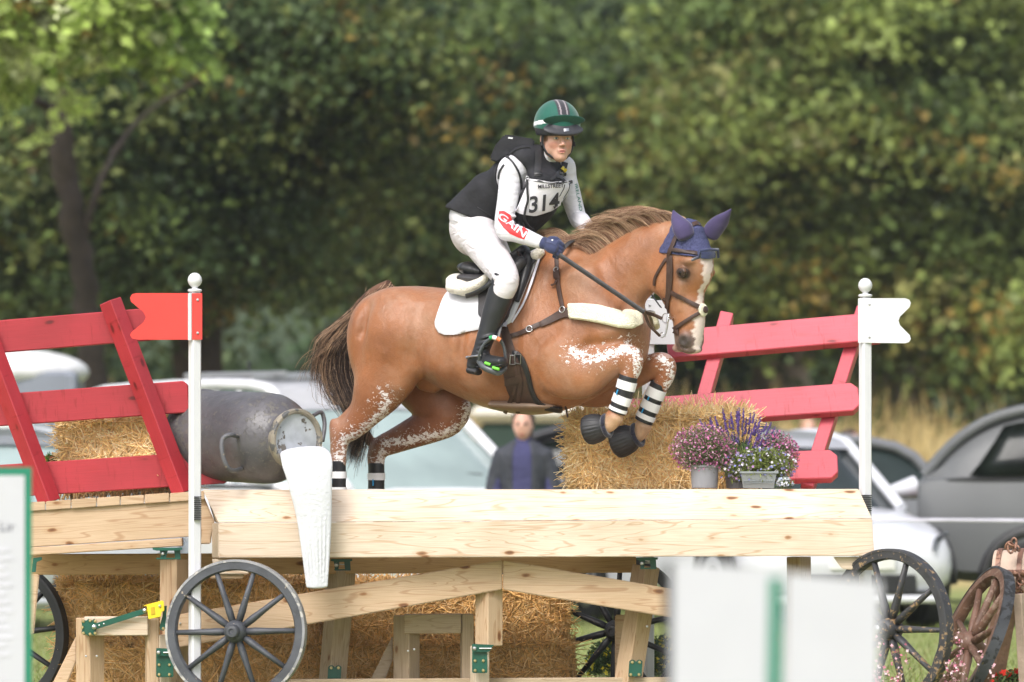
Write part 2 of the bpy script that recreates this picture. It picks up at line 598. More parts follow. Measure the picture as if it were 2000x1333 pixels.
def pine(name, base=(0.66, 0.49, 0.30), dark=(0.50, 0.33, 0.17), paint=None, knots=True):
    """sawn softwood: growth rings along local X, knots, fine bands; or the same with a coat of paint"""
    m = bpy.data.materials.new(name)
    nt, b, new, ln = nodes(m)
    v = coords(nt, (1, 1, 1), rnd=True)
    st = new('ShaderNodeMapping'); st.inputs['Scale'].default_value = (0.55, 7, 7); ln(v, st.inputs[0])
    big = noise(nt, st.outputs[0], 1.6, 2, 0.5, 0.6)
    mul = new('ShaderNodeMath'); mul.operation = 'MULTIPLY'; mul.inputs[1].default_value = 70; ln(big, mul.inputs[0])
    sn = new('ShaderNodeMath'); sn.operation = 'SINE'; ln(mul.outputs[0], sn.inputs[0])
    st2 = new('ShaderNodeMapping'); st2.inputs['Scale'].default_value = (2.5, 90, 90); ln(v, st2.inputs[0])
    fine = noise(nt, st2.outputs[0], 2.5, 3)
    if paint is None:
        c = ramp(nt, sn.outputs[0], [(0.0, tuple(a*0.93+d*0.07 for a, d in zip(base, dark))), (0.75, base), (1.0, tuple(a*0.30+d*0.70 for a, d in zip(base, dark)))])
        blot = ramp(nt, noise(nt, v, 2.2, 3), [(0.35, (0.90, 0.88, 0.84)), (0.65, (1.04, 1.04, 1.05))])
        c = mixc(nt, 1, c, blot, 'MULTIPLY')
        c = mixc(nt, 1, c, ramp(nt, fine, [(0.3, (0.86, 0.83, 0.79)), (0.6, (1, 1, 1))]), 'MULTIPLY')
    else:
        c = ramp(nt, noise(nt, v, 3, 4), [(0.35, tuple(x*0.86 for x in paint)), (0.65, tuple(min(1, x*1.1) for x in paint))])
        st3 = new('ShaderNodeMapping'); st3.inputs['Scale'].default_value = (30, 4, 4); st3.inputs['Rotation'].default_value = (0, 0.35, 0); ln(v, st3.inputs[0])
        worn = ramp(nt, noise(nt, st3.outputs[0], 1.3, 5, 0.65), [(0.58, (1, 1, 1)), (0.66, (0.72, 0.5, 0.5))])
        c = mixc(nt, 0.8, c, worn, 'MULTIPLY')
        c = mixc(nt, 1, c, ramp(nt, fine, [(0.3, (0.9, 0.88, 0.88)), (0.6, (1, 1, 1))]), 'MULTIPLY')
    if knots:
        st4 = new('ShaderNodeMapping'); st4.inputs['Scale'].default_value = (4.6, 11, 11); ln(v, st4.inputs[0])
        wob = new('ShaderNodeVectorMath'); wob.operation = 'ADD'
        nz = new('ShaderNodeTexNoise'); nz.inputs['Scale'].default_value = 9; ln(v, nz.inputs['Vector'])
        sc = new('ShaderNodeVectorMath'); sc.operation = 'SCALE'; sc.inputs['Scale'].default_value = 0.22; ln(nz.outputs[1], sc.inputs[0])
        ln(st4.outputs[0], wob.inputs[0]); ln(sc.outputs[0], wob.inputs[1])
        vo = new('ShaderNodeTexVoronoi'); vo.inputs['Scale'].default_value = 1.0; ln(wob.outputs[0], vo.inputs['Vector'])
        kc = (0.55, 0.36, 0.22) if paint is None else (0.62, 0.5, 0.5)
        c = mixc(nt, 1, c, ramp(nt, vo.outputs['Distance'], [(0.07, (kc[0]*0.55, kc[1]*0.5, kc[2]*0.5)), (0.11, kc), (0.15, (0.93, 0.88, 0.82)), (0.28, (1, 1, 1))]), 'MULTIPLY')
    ln(c, b.inputs['Base Color'])
    b.inputs['Roughness'].default_value = 0.62 if paint is None else 0.42
    bump(nt, b, fine, 0.25, 0.002)
    return m

M = {}
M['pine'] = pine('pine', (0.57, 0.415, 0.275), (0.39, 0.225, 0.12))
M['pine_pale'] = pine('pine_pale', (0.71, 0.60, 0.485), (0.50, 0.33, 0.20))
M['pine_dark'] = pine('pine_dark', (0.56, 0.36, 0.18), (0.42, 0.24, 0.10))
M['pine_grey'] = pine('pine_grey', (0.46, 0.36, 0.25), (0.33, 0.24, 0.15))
M['red_wood'] = pine('red_wood', paint=(0.40, 0.028, 0.040))
M['red_skylit'] = pine('red_skylit', paint=(0.56, 0.075, 0.105))  # paler red: sky sheen on the right cart side put into the paint
M['white_plastic'] = simple('white_plastic', (0.68, 0.68, 0.71), 0.35, 0.03)
M['red_plastic'] = simple('red_plastic', (0.72, 0.05, 0.04), 0.4, 0.04)
M['black_rubber'] = simple('black_rubber', (0.022, 0.022, 0.025), 0.55, 0.3, 20, 0.2)
M['steel'] = simple('steel', (0.6, 0.6, 0.62), 0.3, 0.1, 30, metal=1)
M['brass'] = simple('brass', (0.62, 0.5, 0.26), 0.35, 0.1, 30, metal=0.9)
M['green_metal'] = simple('green_metal', (0.006, 0.085, 0.055), 0.35, 0.2, 10, 0.1, 40, coat=0.3)
M['yellow_metal'] = simple('yellow_metal', (0.82, 0.62, 0.02), 0.4, 0.1)
M['black_leather'] = simple('black_leather', (0.018, 0.018, 0.020), 0.38, 0.3, 20, 0.25, 150, bdist=0.002)
M['boot_leather'] = simple('boot_leather', (0.020, 0.021, 0.024), 0.42, 0.25, 12, 0.35, 25, bdist=0.006)
M['brown_leather'] = simple('brown_leather', (0.055, 0.028, 0.020), 0.45, 0.3, 25, 0.25, 150, bdist=0.002)
M['grey_leather'] = simple('grey_leather', (0.045, 0.042, 0.045), 0.42, 0.2, 20, 0.2, 120)
M['tan_leather'] = simple('tan_leather', (0.22, 0.145, 0.10), 0.5, 0.15)
M['fleece'] = simple('fleece', (0.84, 0.79, 0.60), 0.95, 0.1, 60, 1.0, 140, bdist=0.008, sheen=0.5)
M['fleece_white'] = simple('fleece_white', (0.80, 0.74, 0.64), 0.95, 0.08, 60, 1.0, 120, bdist=0.01, sheen=0.5)
M['white_cloth'] = simple('white_cloth', (0.70, 0.70, 0.74), 0.85, 0.03, 20, 0.25, 40, bdist=0.006)
M['navy_cloth'] = simple('navy_cloth', (0.022, 0.03, 0.09), 0.75, 0.25, 40, 0.5, 130, bdist=0.003, sheen=0.3)
M['skin'] = colmat('skin', 0.5, 1, 40, 0.05, 0.08, 120, 0.4)
# ------------------------------------------------------------------ ground, far hillside
def grid_mesh(name, x0, x1, y0, y1, nx, ny, zf):
    xs = np.linspace(x0, x1, nx); ys = np.linspace(0, 1, ny)**1.6*(y1-y0)+y0
    X, Y = np.meshgrid(xs, ys, indexing='ij')
    Z = zf(X, Y)
    idx = np.arange(nx*ny).reshape(nx, ny)
    F = np.stack([idx[:-1, :-1], idx[1:, :-1], idx[1:, 1:], idx[:-1, 1:]], -1).reshape(-1, 4)
    return mesh_np(name, np.stack([X, Y, Z], -1).reshape(-1, 3), F, smooth=True)
def ground_z(X, Y):
    t = np.clip((Y-36)/14, 0, 1); t = t*t*(3-2*t)
    u = np.clip((Y-110)/190, 0, 1)
    return t*1.8 + u*u*95 + 0.02*np.sin(X*0.8)*np.cos(Y*0.6)
m = bpy.data.materials.new('field_grass'); nt, b, new, ln = nodes(m)
v = coords(nt)
g1 = ramp(nt, noise(nt, v, 1.3, 6, 0.65), [(0.3, (0.17, 0.215, 0.055)), (0.55, (0.26, 0.295, 0.09)), (0.75, (0.34, 0.33, 0.14))])
sp = new('ShaderNodeSeparateXYZ'); ln(v, sp.inputs[0])
mr = new('ShaderNodeMapRange'); ln(sp.outputs['Y'], mr.inputs['Value']); mr.inputs['From Min'].default_value = 32; mr.inputs['From Max'].default_value = 37
dry = ramp(nt, noise(nt, v, 0.5, 5), [(0.3, (0.38, 0.28, 0.11)), (0.7, (0.52, 0.40, 0.18))])
c = mixc(nt, mr.outputs[0], g1, dry)
mr2 = new('ShaderNodeMapRange'); ln(sp.outputs['Y'], mr2.inputs['Value']); mr2.inputs['From Min'].default_value = 100; mr2.inputs['From Max'].default_value = 112
wood = ramp(nt, noise(nt, v, 0.25, 6, 0.7), [(0.35, (0.042, 0.066, 0.030)), (0.55, (0.054, 0.082, 0.036)), (0.7, (0.070, 0.10, 0.045))])
c = mixc(nt, mr2.outputs[0], c, wood)
ln(c, b.inputs['Base Color']); b.inputs['Roughness'].default_value = 0.9
bump(nt, b, noise(nt, v, 22, 5), 0.8, 0.05)
gm = grid_mesh('ground', -160, 160, -45, 330, 120, 150, ground_z)
tag(link('ground', gm, None, m), 'mown green field rising to a dry yellow strip and a wooded hillside', None, None, 'structure')

# grass blades near the jump, dry grass and reeds along the far edge
rg = np.random.default_rng(11)
n = 26000
x = rg.uniform(-4.5, 5.5, n); y = rg.uniform(1.2, 24, n); x = x*(1+y/30)
hgt = rg.uniform(.02, .065, n)
b0 = np.stack([x, y, np.zeros(n)], -1)
tip = b0 + np.stack([rg.normal(0, .02, n), rg.normal(0, .02, n), hgt], -1)
mids = (b0+tip)/2 + np.stack([rg.normal(0, .006, n), rg.normal(0, .006, n), hgt*0.1], -1)
cl = np.array((0.22, 0.28, 0.07)) * rg.uniform(.6, 1.5, (n, 1)); dryg = rg.random(n) < .25; cl[dryg] = np.array((0.33, 0.30, 0.13))*rg.uniform(.7, 1.2, (dryg.sum(), 1))
M['blade'] = colmat('grass_blade', 0.7, 1, 5, 0.05, trans=0.25)
tag(strands('grass', np.stack([b0, mids, tip], 1), rg.uniform(.002, .004, n), M['blade'], None, 3, cl), 'short green grass behind the jump', None, None, 'stuff')
n = 9000
x = rg.uniform(-22, 26, n); y = rg.uniform(38, 51, n)
zb = ground_z(x, y); hgt = rg.uniform(.15, .55, n)*np.where(x > 13, 2.6, 1.0)
b0 = np.stack([x, y, zb], -1); tip = b0 + np.stack([rg.normal(0, .12, n), rg.normal(0, .1, n), hgt], -1)
cl = np.array((0.52, 0.40, 0.17)) * rg.uniform(.5, 1.25, (n, 1)); gg = rg.random(n) < .3; cl[gg] = np.array((0.12, 0.17, 0.05))*rg.uniform(.7, 1.2, (gg.sum(), 1))
tag(strands('dry_grass', np.stack([b0, (b0*.5+tip*.5)+np.array((0, 0, .03)), tip], 1), rg.uniform(.008, .02, n), M['blade'], None, 3, cl), 'tall dry yellow grass and reeds along the far edge of the field', None, None, 'stuff')

# ------------------------------------------------------------------ trees
M['leaf'] = colmat('leaf', 0.55, 1, 3, 0.05, spec=0.35, trans=0.28)
M['bark'] = simple('bark', (0.034, 0.024, 0.018), 0.9, 0.35, 6, 0.9, 14, bdist=0.03)
def leaves(name, cen, lobes, ncl, per, size, pal, parent, seed, sig=0.22, droop=0.15, kind=None, orange=0.05, bsz=1.0, tone=1.0):
    """cen/lobes: list of (centre, radii); clumps of small folded leaves through each lobe's outer volume"""
    rg = np.random.default_rng(seed)
    w = np.array([r[0]*r[1]*r[2] for _, r in lobes])**0.7; w = w/w.sum()
    li = rg.choice(len(lobes), ncl, p=w)
    c = np.array([lobes[i][0] for i in li], float); r = np.array([lobes[i][1] for i in li], float)
    nb = max(8, ncl//13)                                     # boughs: flattened, drooping sprays with gaps between them
    bl = rg.choice(len(lobes), nb, p=w)
    bc = np.array([lobes[i][0] for i in bl], float); br_ = np.array([lobes[i][1] for i in bl], float)
    u = rg.normal(0, 1, (nb, 3)); u /= np.linalg.norm(u, axis=1, keepdims=True)
    bc = bc + u*br_*rg.uniform(0.25, 1.0, (nb, 1))**0.5
    bs = np.clip(br_.mean(axis=1, keepdims=True)*.26, .35, 1.3)*rg.uniform(.7, 1.3, (nb, 1))*bsz
    bi = rg.integers(0, nb, ncl)
    g_ = rg.normal(0, 1, (ncl, 3))
    g_[:, 2] = g_[:, 2]*.34 - .22*(g_[:, 0]**2 + g_[:, 1]**2) + .2
    cc = bc[bi] + g_*bs[bi]
    btone = rg.uniform(.70, 1.35, nb)
    n = ncl*per
    ci = np.repeat(np.arange(ncl), per)
    ax = rg.normal(0, 1, (ncl, 3)); ax[:, 2] *= .3; ax /= np.linalg.norm(ax, axis=1, keepdims=True)
    s = rg.normal(0, 1, (n, 1))
    p = cc[ci] + ax[ci]*s*sig*1.7 + rg.normal(0, sig*.55, (n, 3)) - np.array((0, 0, 1))*np.abs(s)*droop
    nrm = rg.normal(0, 1, (n, 3)) + np.array((0, -.35, .9)); nrm /= np.linalg.norm(nrm, axis=1, keepdims=True)
    a = np.cross(nrm, rg.normal(0, 1, (n, 3))); a /= np.linalg.norm(a, axis=1, keepdims=True)
    b_ = np.cross(nrm, a)
    L = size*rg.uniform(.6, 1.3, (n, 1)); Wd = L*rg.uniform(.5, .8, (n, 1))
    v0 = p - a*L*.5; v1 = p + b_*Wd*.5 + nrm*L*.10; v2 = p + a*L*.55 - nrm*L*.12; v3 = p - b_*Wd*.5 + nrm*L*.10
    V = np.stack([v0, v1, v2, v3], 1).reshape(-1, 3)
    F = np.arange(n*4).reshape(n, 4)
    pal = np.array(pal)
    cb = pal[rg.integers(0, len(pal), nb)][bi]*rg.uniform(.8, 1.25, (ncl, 1))*btone[bi][:, None]
    om = rg.random(ncl) < orange*np.where(rg.random(nb)[bi] < .3, 2.6, .3)
    cb[om] = np.array((0.26, 0.185, 0.04))*rg.uniform(.6, 1.1, (om.sum(), 1))
    cl = cb[ci]*rg.uniform(.6, 1.5, (n, 1))*tone
    me = mesh_np(name, V, F, col=np.repeat(cl, 4, axis=0))
    o = link(name, me, parent, M['leaf'])
    if kind: o['kind'] = kind
    return o

def tree(name, label, base, trunk, limbs, lobes, ncl, per, size, pal, seed, group=None, **kw):
    """trunk, limbs: px paths at depth with radii; lobes: (px, py, rx, ry) in the photograph at depths"""
    t = empty(name, base, label, 'tree', group)
    bm = bmesh.new()
    for path in [trunk] + limbs:
        q = catmull([list(P(px, py, y)) + [r] for px, py, y, r in path], 5)
        rr = np.random.default_rng(seed+5)
        pts = [Vector(a[:3]) + Vector(rr.normal(0, a[3]*.12, 3)) for a in q]
        bm_tube(bm, pts, [float(a[3])*rr.uniform(.92, 1.1) for a in q], 9)
    link('trunk', bm_mesh(bm, 'trunk', True), t, M[kw.pop('bark', 'bark')])
    lb = []
    for px, py, y, rx, rz, ry in lobes:
        k = (D+y)/(S*D)
        lb.append((list(P(px, py, y)), (rx*k, ry, rz*k)))
    leaves('crown', None, lb, ncl, per, size, pal, t, seed, **kw)
    return t
G_mid = [(0.115, 0.165, 0.045), (0.08, 0.125, 0.038), (0.175, 0.21, 0.06), (0.06, 0.10, 0.035)]
G_yel = [(0.15, 0.205, 0.05), (0.21, 0.265, 0.07), (0.10, 0.145, 0.04), (0.27, 0.27, 0.09), (0.08, 0.12, 0.035), (0.18, 0.225, 0.06)]
G_brt = [(0.36, 0.46, 0.12), (0.50, 0.58, 0.24), (0.22, 0.32, 0.08), (0.62, 0.66, 0.38)]
G_drk = [(0.06, 0.10, 0.042), (0.085, 0.13, 0.05), (0.045, 0.075, 0.034), (0.11, 0.155, 0.06)]

def gbase(px, y):
    p = P(px, 917, y); p.z = float(ground_z(np.array(p.x), np.array(p.y))); return p
y = 34
tree('maple_tree', 'slender dark-trunked tree at the left edge with pale bright leaves at its top', gbase(190, y),
     [(192, 935, y-1, .16), (186, 740, y-1, .135), (165, 560, y-1, .12), (140, 420, y-1, .12), (122, 300, y-1, .125), (118, 180, y-1, .11), (128, 40, y-1, .09), (140, -80, y-1, .07)],
     [[(160, 470, y-1, .05), (190, 370, y-1, .035), (235, 280, y-.5, .028), (300, 210, y, .02), (420, 140, y, .012)], [(120, 250, y, .08), (80, 200, y-1, .05), (20, 190, y-2, .03)],
      [(122, 150, y, .07), (200, 110, y-1, .05), (290, 60, y-2, .03)]],
     [(60, -15, y-4, 130, 45, 1.1), (205, -20, y-4, 100, 40, 0.9), (-10, 75, y-3, 70, 45, .7)],
     420, 60, .15, G_brt, 21, sig=.13, droop=.12, orange=.03, bsz=.6)
y = 37
tree('lime_tree', 'dark green tree crown hanging behind the slender trunk on the left', gbase(330, y),
     [(400, 900, y+3, .30), (395, 640, y+3, .26), (400, 300, y+3, .2), (410, -60, y+3, .12)],
     [[(400, 330, y+2, .09), (480, 250, y+1, .06), (640, 120, y, .03)], [(400, 380, y+2, .08), (320, 300, y+1, .05), (220, 230, y, .03)], [(400, 500, y+2, .07), (520, 520, y+1, .03)]],
     [(300, 330, y+2, 190, 170, 2), (460, 440, y+2, 190, 110, 2), (330, 130, y+1, 200, 130, 2), (560, 240, y+2, 170, 190, 2), (40, 380, y+3, 120, 180, 2), (130, 540, y+4, 150, 60, 1.5), (600, 60, y+1, 170, 110, 2)],
     1700, 50, .12, G_mid, 22, sig=.24, orange=.06, tone=.72)
y = 50
tree('ash_tree', 'loose green tree with yellow tufts filling the gap behind the rider\'s back', gbase(760, y),
     [(820, 880, y+3, .35), (812, 640, y+3, .32), (800, 300, y+3, .26), (780, -80, y+3, .15)],
     [[(805, 420, y+2, .12), (700, 300, y+1, .07), (560, 150, y, .03)], [(800, 350, y+2, .12), (900, 220, y+1, .08), (1010, 90, y, .04)]],
     [(780, 360, y+2, 200, 160, 2.5), (850, 150, y+2, 240, 180, 2.5), (640, 340, y+3, 150, 130, 2.5), (950, 350, y+3, 200, 200, 2.5), (700, 90, y+1, 150, 120, 2.5), (980, 540, y+4, 160, 80, 2)],
     1700, 50, .15, G_mid, 23, sig=.30, orange=.03, tone=.80)
y = 50
M['bark_pale'] = simple('bark_pale', (0.30, 0.25, 0.19), 0.9, 0.3, 4, 0.8, 10, bdist=0.03)
tree('beech_tree', 'big beech with yellowing leaves and a thick pale trunk behind the white flag', gbase(1745, y),
     [(1750, 905, y+3, .62), (1735, 780, y+3, .48), (1740, 600, y+3, .42), (1770, 350, y+3, .36), (1800, -80, y+3, .22)],
     [[(1740, 620, y+2, .14), (1650, 500, y+1, .09), (1560, 380, y, .05)], [(1765, 300, y+2, .14), (1850, 150, y+1, .1), (1900, 0, y, .06)], [(1745, 560, y+2, .12), (1860, 520, y, .07), (1980, 560, y-1, .04)]],
     [(1500, 250, y, 240, 230, 2.8), (1750, 260, y, 230, 210, 2.8), (1950, 300, y, 190, 230, 2.8), (1450, 470, y+1, 190, 110, 2.4), (1650, 490, y, 200, 110, 2.4), (1910, 560, y, 170, 120, 2.4), (1600, 20, y, 260, 110, 2.5), (1880, 50, y, 180, 130, 2.5), (2020, 620, y-1, 80, 110, 2)],
     3000, 50, .14, G_yel, 24, sig=.26, orange=.05, bark='bark_pale', tone=.88)
y = 56
tree('beech_tree', 'darker beech behind the horse\'s head with a grey trunk seen above the right red rails', gbase(1540, y),
     [(1545, 900, y+3, .50), (1535, 800, y+3, .42), (1525, 640, y+3, .36), (1500, 350, y+3, .3), (1480, -80, y+3, .2)],
     [[(1520, 600, y+2, .12), (1400, 480, y+1, .07), (1300, 360, y, .04)]],
     [(1290, 350, y+1, 180, 220, 2.5), (1330, 130, y+1, 200, 160, 2.5), (1180, 120, y+1, 170, 150, 2.5), (1400, 600, y+3, 180, 80, 2), (1150, 480, y+3, 150, 130, 2.4), (1480, 420, y+2, 160, 150, 2.4)],
     1700, 50, .15, G_drk + G_mid[:2], 25, sig=.28, orange=.03, tone=.72, bark='bark_pale')
# the wood behind them: one dark mass
k_ = []
rg = np.random.default_rng(5)
for i in range(46):
    px = rg.uniform(-250, 2250); y = rg.uniform(68, 100); kk = (D+y)/(S*D)
    py = rg.uniform(-60, 470 if px < 1150 else 640)
    k_.append((list(P(px, py, y)), (rg.uniform(150, 260)*kk, 3.0, rg.uniform(100, 190)*kk)))
wd_ = leaves('woodland', None, k_, 2600, 34, .42, G_drk + [(0.075, 0.095, 0.05), (0.05, 0.075, 0.035)], None, 31, sig=.6, droop=.3, orange=.02, tone=.85)
tag(wd_, 'dark wood filling the background behind the nearer trees', None, None, 'stuff')
k_ = []
for i in range(20):
    px = rg.uniform(100, 1500); y = rg.uniform(62, 70); kk = (D+y)/(S*D)
    p = P(px, rg.uniform(765, 810), y)
    k_.append((list(p), (rg.uniform(90, 150)*kk, 1.5, rg.uniform(45, 75)*kk)))
hg_ = leaves('hedge', None, k_, 1300, 34, .26, G_drk, None, 33, sig=.35, orange=.0)
tag(hg_, 'dark hedge along the far side of the field behind the vehicles', None, None, 'stuff')
# ------------------------------------------------------------------ the horse
YH = math.radians(45)
HF = Vector((math.cos(YH), -math.sin(YH), 0))           # the way the face points
HS = Vector((-math.sin(YH), -math.cos(YH), 0))          # towards the near side of the head
HEAD0 = P(1337, 560, -0.50)
def HD(px, py, w=0.0):
    """point of the head's mid plane seen at px,py, moved w to the near side (px is where the result shows)"""
    f = ((px - 1337) / S + w * math.sin(YH)) / math.cos(YH)
    z = P(0, py, -0.5).z
    v = HEAD0 + HF * f + HS * w
    v.z = z
    return v

def head_prims(vx, g=0.0, full=True):
    vx.chain([(HD(1330, 456), 0.066+g, 0.062+g), (HD(1341, 468), 0.108+g, 0.084+g), (HD(1337, 500), 0.150+g, 0.103+g), (HD(1335, 530), 0.163+g, 0.100+g),
              (HD(1333, 560), 0.150+g, 0.090+g), (HD(1338, 590), 0.117+g, 0.076+g), (HD(1345, 620), 0.098+g, 0.068+g),
              (HD(1345, 648), 0.086+g, 0.066+g), (HD(1345, 668), 0.074+g, 0.068+g)], HS, 0.04)
    for w in (0.062, -0.062):                            # cheeks, brow ridges
        vx.ell(HD(1337 - 27 - 269*w, 532, w), (0.098+g, 0.046+g, 0.115+g), (HF, HS, (0, 0, 1)), 0.035)
        vx.ell(HD(1337 + 269*(0.082 - w), 511, w*1.30), (0.044+g, 0.024+g, 0.022+g), (HF, HS, (0, 0, 1)), 0.02)
    vx.ell(HD(1337 + 32, 520, 0), (0.05+g, 0.07+g, 0.10+g), (HF, HS, (0, 0, 1)), 0.03)
    if not full: return
    for w in (0.055, -0.055):
        # long facial crest, nostril rims, nostril hollows, eye sockets
        a = HD(1337 + 269*(0.05 - w*1.45), 556, w*1.45); b = HD(1337 + 269*(0.035 - w*1.2), 604, w*1.2)
        vx.chain([(a, 0.014, 0.010), (b, 0.008, 0.006)], HS, 0.025)
        n = HD(1337 + 269*(0.052 - w*1.02), 664, w*1.02)
        vx.ell(n, (0.030, 0.020, 0.036), (HF, HS, (0, 0, 1)), 0.018)
        n2 = HD(1337 + 269*(0.058 - w*1.36), 667, w*1.36)
        vx.ell(n2, (0.019, 0.016, 0.024), ((HF + Vector((0, 0, -0.5))).normalized(), HS, (HF*0.5 + Vector((0, 0, 1))).normalized()), 0.008, 'sub')
        e = HD(1337 + 269*(0.078 - w*1.86), 534, w*1.86)
        vx.ell(e, (0.034, 0.014, 0.028), (HF, HS, (0, 0, 1)), 0.012)
        vx.chain([(e + HS*(.010 if w > 0 else -.010) + HF*f2 + Vector((0, 0, z2)), .007, .008) for f2, z2 in ((-.030, .002), (-.012, .017), (.012, .018), (.032, .004))], HF, .006)
    vx.ell(HD(1352, 684, 0), (0.050, 0.052, 0.020), (HF, HS, (0, 0, 1)), 0.02)    # upper lip
    vx.ell(HD(1327, 680, 0), (0.036, 0.040, 0.022), (HF, HS, (0, 0, 1)), 0.016)    # chin
    vx.chain([(HD(1320, 675, 0.075), 0.004, 0.05), (HD(1345, 685, 0.07), 0.004, 0.05)], HS, 0.004, op='sub')

vx = Vox((-1.05, -0.98, 0.74), (1.22, 0.70, 2.56), 0.0075)
W = HW
def C(rows, s, k=0.05, **kw):
    vx.chain([(H(px, py, s if len(r) == 0 else r[0]), rn, rw) for px, py, rn, rw, *r in rows], W, k, **kw)
# trunk, neck
C([(752, 650, .215, .225), (800, 648, .235, .262), (860, 655, .243, .268), (920, 672, .275, .285), (980, 682, .316, .290), (1040, 680, .344, .270),
   (1100, 669, .334, .235), (1160, 652, .285, .215), (1203, 650, .195, .185)], 0, 0.04, sub=5)
C([(1080, 562, .20, .15), (1140, 584, .238, .155), (1185, 568, .208, .132), (1224, 530, .172, .108), (1262, 496, .142, .092), (1300, 476, .118, .080), (1326, 472, .100, .075)], 0, 0.07, sub=5)
C([(1010, 540, .10, .09), (1075, 515, .085, .045), (1125, 505, .08, .035)], 0, 0.08)                     # withers
C([(1240, 560, .05, .045), (1262, 555, .045, .05), (1276, 535, .05, .05)], 0, 0.05)                      # throat
for s in (0.14, -0.14):
    vx.ell(H(768, 652, s), (.20, .135, .225), ((W.cross(Vector((0, 0, 1)))), W, (0, 0, 1)), 0.08)        # quarters
    vx.ell(H(728, 690, s*0.75), (.115, .105, .22), (W.cross(Vector((0, 0, 1))), W, (0, 0, 1)), 0.08)
    C([(1130, 540, .10, .06), (1150, 600, .12, .07), (1190, 660, .13, .07)], s*0.95, 0.07)                # shoulder
    C([(1100, 700, .10, .07), (1130, 660, .11, .07)], s*1.05, 0.06)
C([(1222, 640, .12, .14), (1225, 690, .10, .12)], 0, 0.06)                                                # breast
# jugular groove, shoulder line, stifle fold
C([(1212, 616, .010, .016), (1236, 586, .010, .016), (1262, 548, .008, .014)], 0.130, 0.05, op='sub')
C([(1100, 545, .010, .012), (1112, 610, .010, .012), (1128, 668, .010, .012)], 0.262, 0.03, op='sub')
# muscle edges: quarters, flank, ribs' edge, forearm, chest
C([(812, 610, .02, .02), (818, 660, .022, .02), (806, 712, .024, .02)], 0.276, 0.09, op='sub')
C([(1215, 660, .010, .015), (1185, 672, .010, .015), (1150, 676, .008, .012)], 0.222, 0.05, op='sub')
C([(1160, 480, .008, .012), (1190, 520, .010, .014), (1205, 570, .010, .014)], 0.14, 0.035, op='sub')
C([(1060, 690, .010, .012), (1070, 740, .012, .014), (1098, 776, .012, .014)], 0.262, 0.06, op='sub')
C([(716, 600, .010, .015), (706, 680, .012, .016), (712, 755, .012, .015)], 0.232, 0.08, op='sub')
C([(846, 640, .02, .016), (852, 700, .022, .016)], 0.292, 0.10, op='sub')
C([(1128, 690, .008, .010), (1150, 740, .010, .012), (1180, 748, .008, .010)], 0.250, 0.05, op='sub')
for i_ in range(5): C([(905+i_*26, 650, .006, .006), (900+i_*26, 700, .007, .007), (912+i_*26, 745, .006, .006)], 0.300-.012*abs(i_-2), 0.06, op='sub')
# near hind
C([(768, 690, .195, .12), (752, 735, .165, .105), (735, 770, .135, .090), (714, 806, .088, .066), (690, 834, .066, .050), (668, 850, .056, .042), (662, 872, .048, .036),
   (661, 900, .043, .031), (661, 945, .036, .029), (661, 975, .042, .034)], 0.15, 0.03, sub=5)
C([(661, 976, .042, .034), (667, 1000, .036, .032), (674, 1018, .048, .044), (681, 1038, .058, .052)], 0.15, 0.015)
C([(650, 822, .014, .014), (652, 834, .026, .022), (658, 850, .03, .026)], 0.15, 0.03)                    # point of the hock
C([(654, 826, .012, .012), (684, 800, .014, .014), (700, 780, .02, .02)], 0.15, 0.02)                     # its tendon
C([(790, 716, .085, .06), (778, 748, .065, .055)], 0.17, 0.05)                                             # stifle
# far hind
C([(820, 730, .19, .11), (850, 775, .155, .10), (872, 808, .118, .09), (845, 828, .098, .075), (806, 846, .080, .060), (770, 862, .066, .048), (744, 874, .057, .042), (735, 892, .050, .036),
   (735, 920, .043, .032), (734, 957, .038, .030), (734, 978, .044, .035)], -0.15, 0.03, sub=5)
C([(734, 978, .042, .034), (739, 1000, .036, .032), (746, 1018, .048, .044), (753, 1038, .058, .052)], -0.15, 0.015)
C([(878, 790, .10, .08), (896, 806, .072, .06)], -0.16, 0.04)
C([(718, 848, .02, .018), (722, 862, .03, .026)], -0.15, 0.02)
# near fore
C([(1085, 690, .16, .09), (1105, 716, .165, .09), (1138, 727, .135, .085), (1172, 714, .100, .072), (1205, 703, .075, .055), (1226, 700, .068, .050), (1234, 716, .055, .046),
   (1229, 735, .045, .038), (1217, 768, .038, .030), (1206, 800, .037, .030), (1200, 815, .048, .037)], 0.17, 0.03, sub=5)
C([(1200, 815, .046, .037), (1192, 828, .040, .034), (1176, 834, .046, .042), (1152, 841, .062, .056), (1146, 843, .062, .056)], 0.17, 0.012, end=0.4)
C([(1236, 690, .03, .03), (1243, 706, .03, .032)], 0.17, 0.03)
# far fore
C([(1140, 745, .13, .08), (1175, 750, .12, .075), (1215, 738, .092, .065), (1255, 724, .070, .052), (1286, 712, .062, .048), (1300, 716, .058, .046), (1300, 736, .046, .040),
   (1290, 755, .041, .034), (1272, 790, .036, .030), (1259, 820, .036, .030), (1257, 832, .046, .036)], -0.15, 0.03, sub=5)
C([(1257, 832, .044, .036), (1248, 848, .040, .034), (1230, 856, .046, .042), (1208, 866, .062, .056), (1202, 868, .062, .056)], -0.15, 0.012, end=0.4)
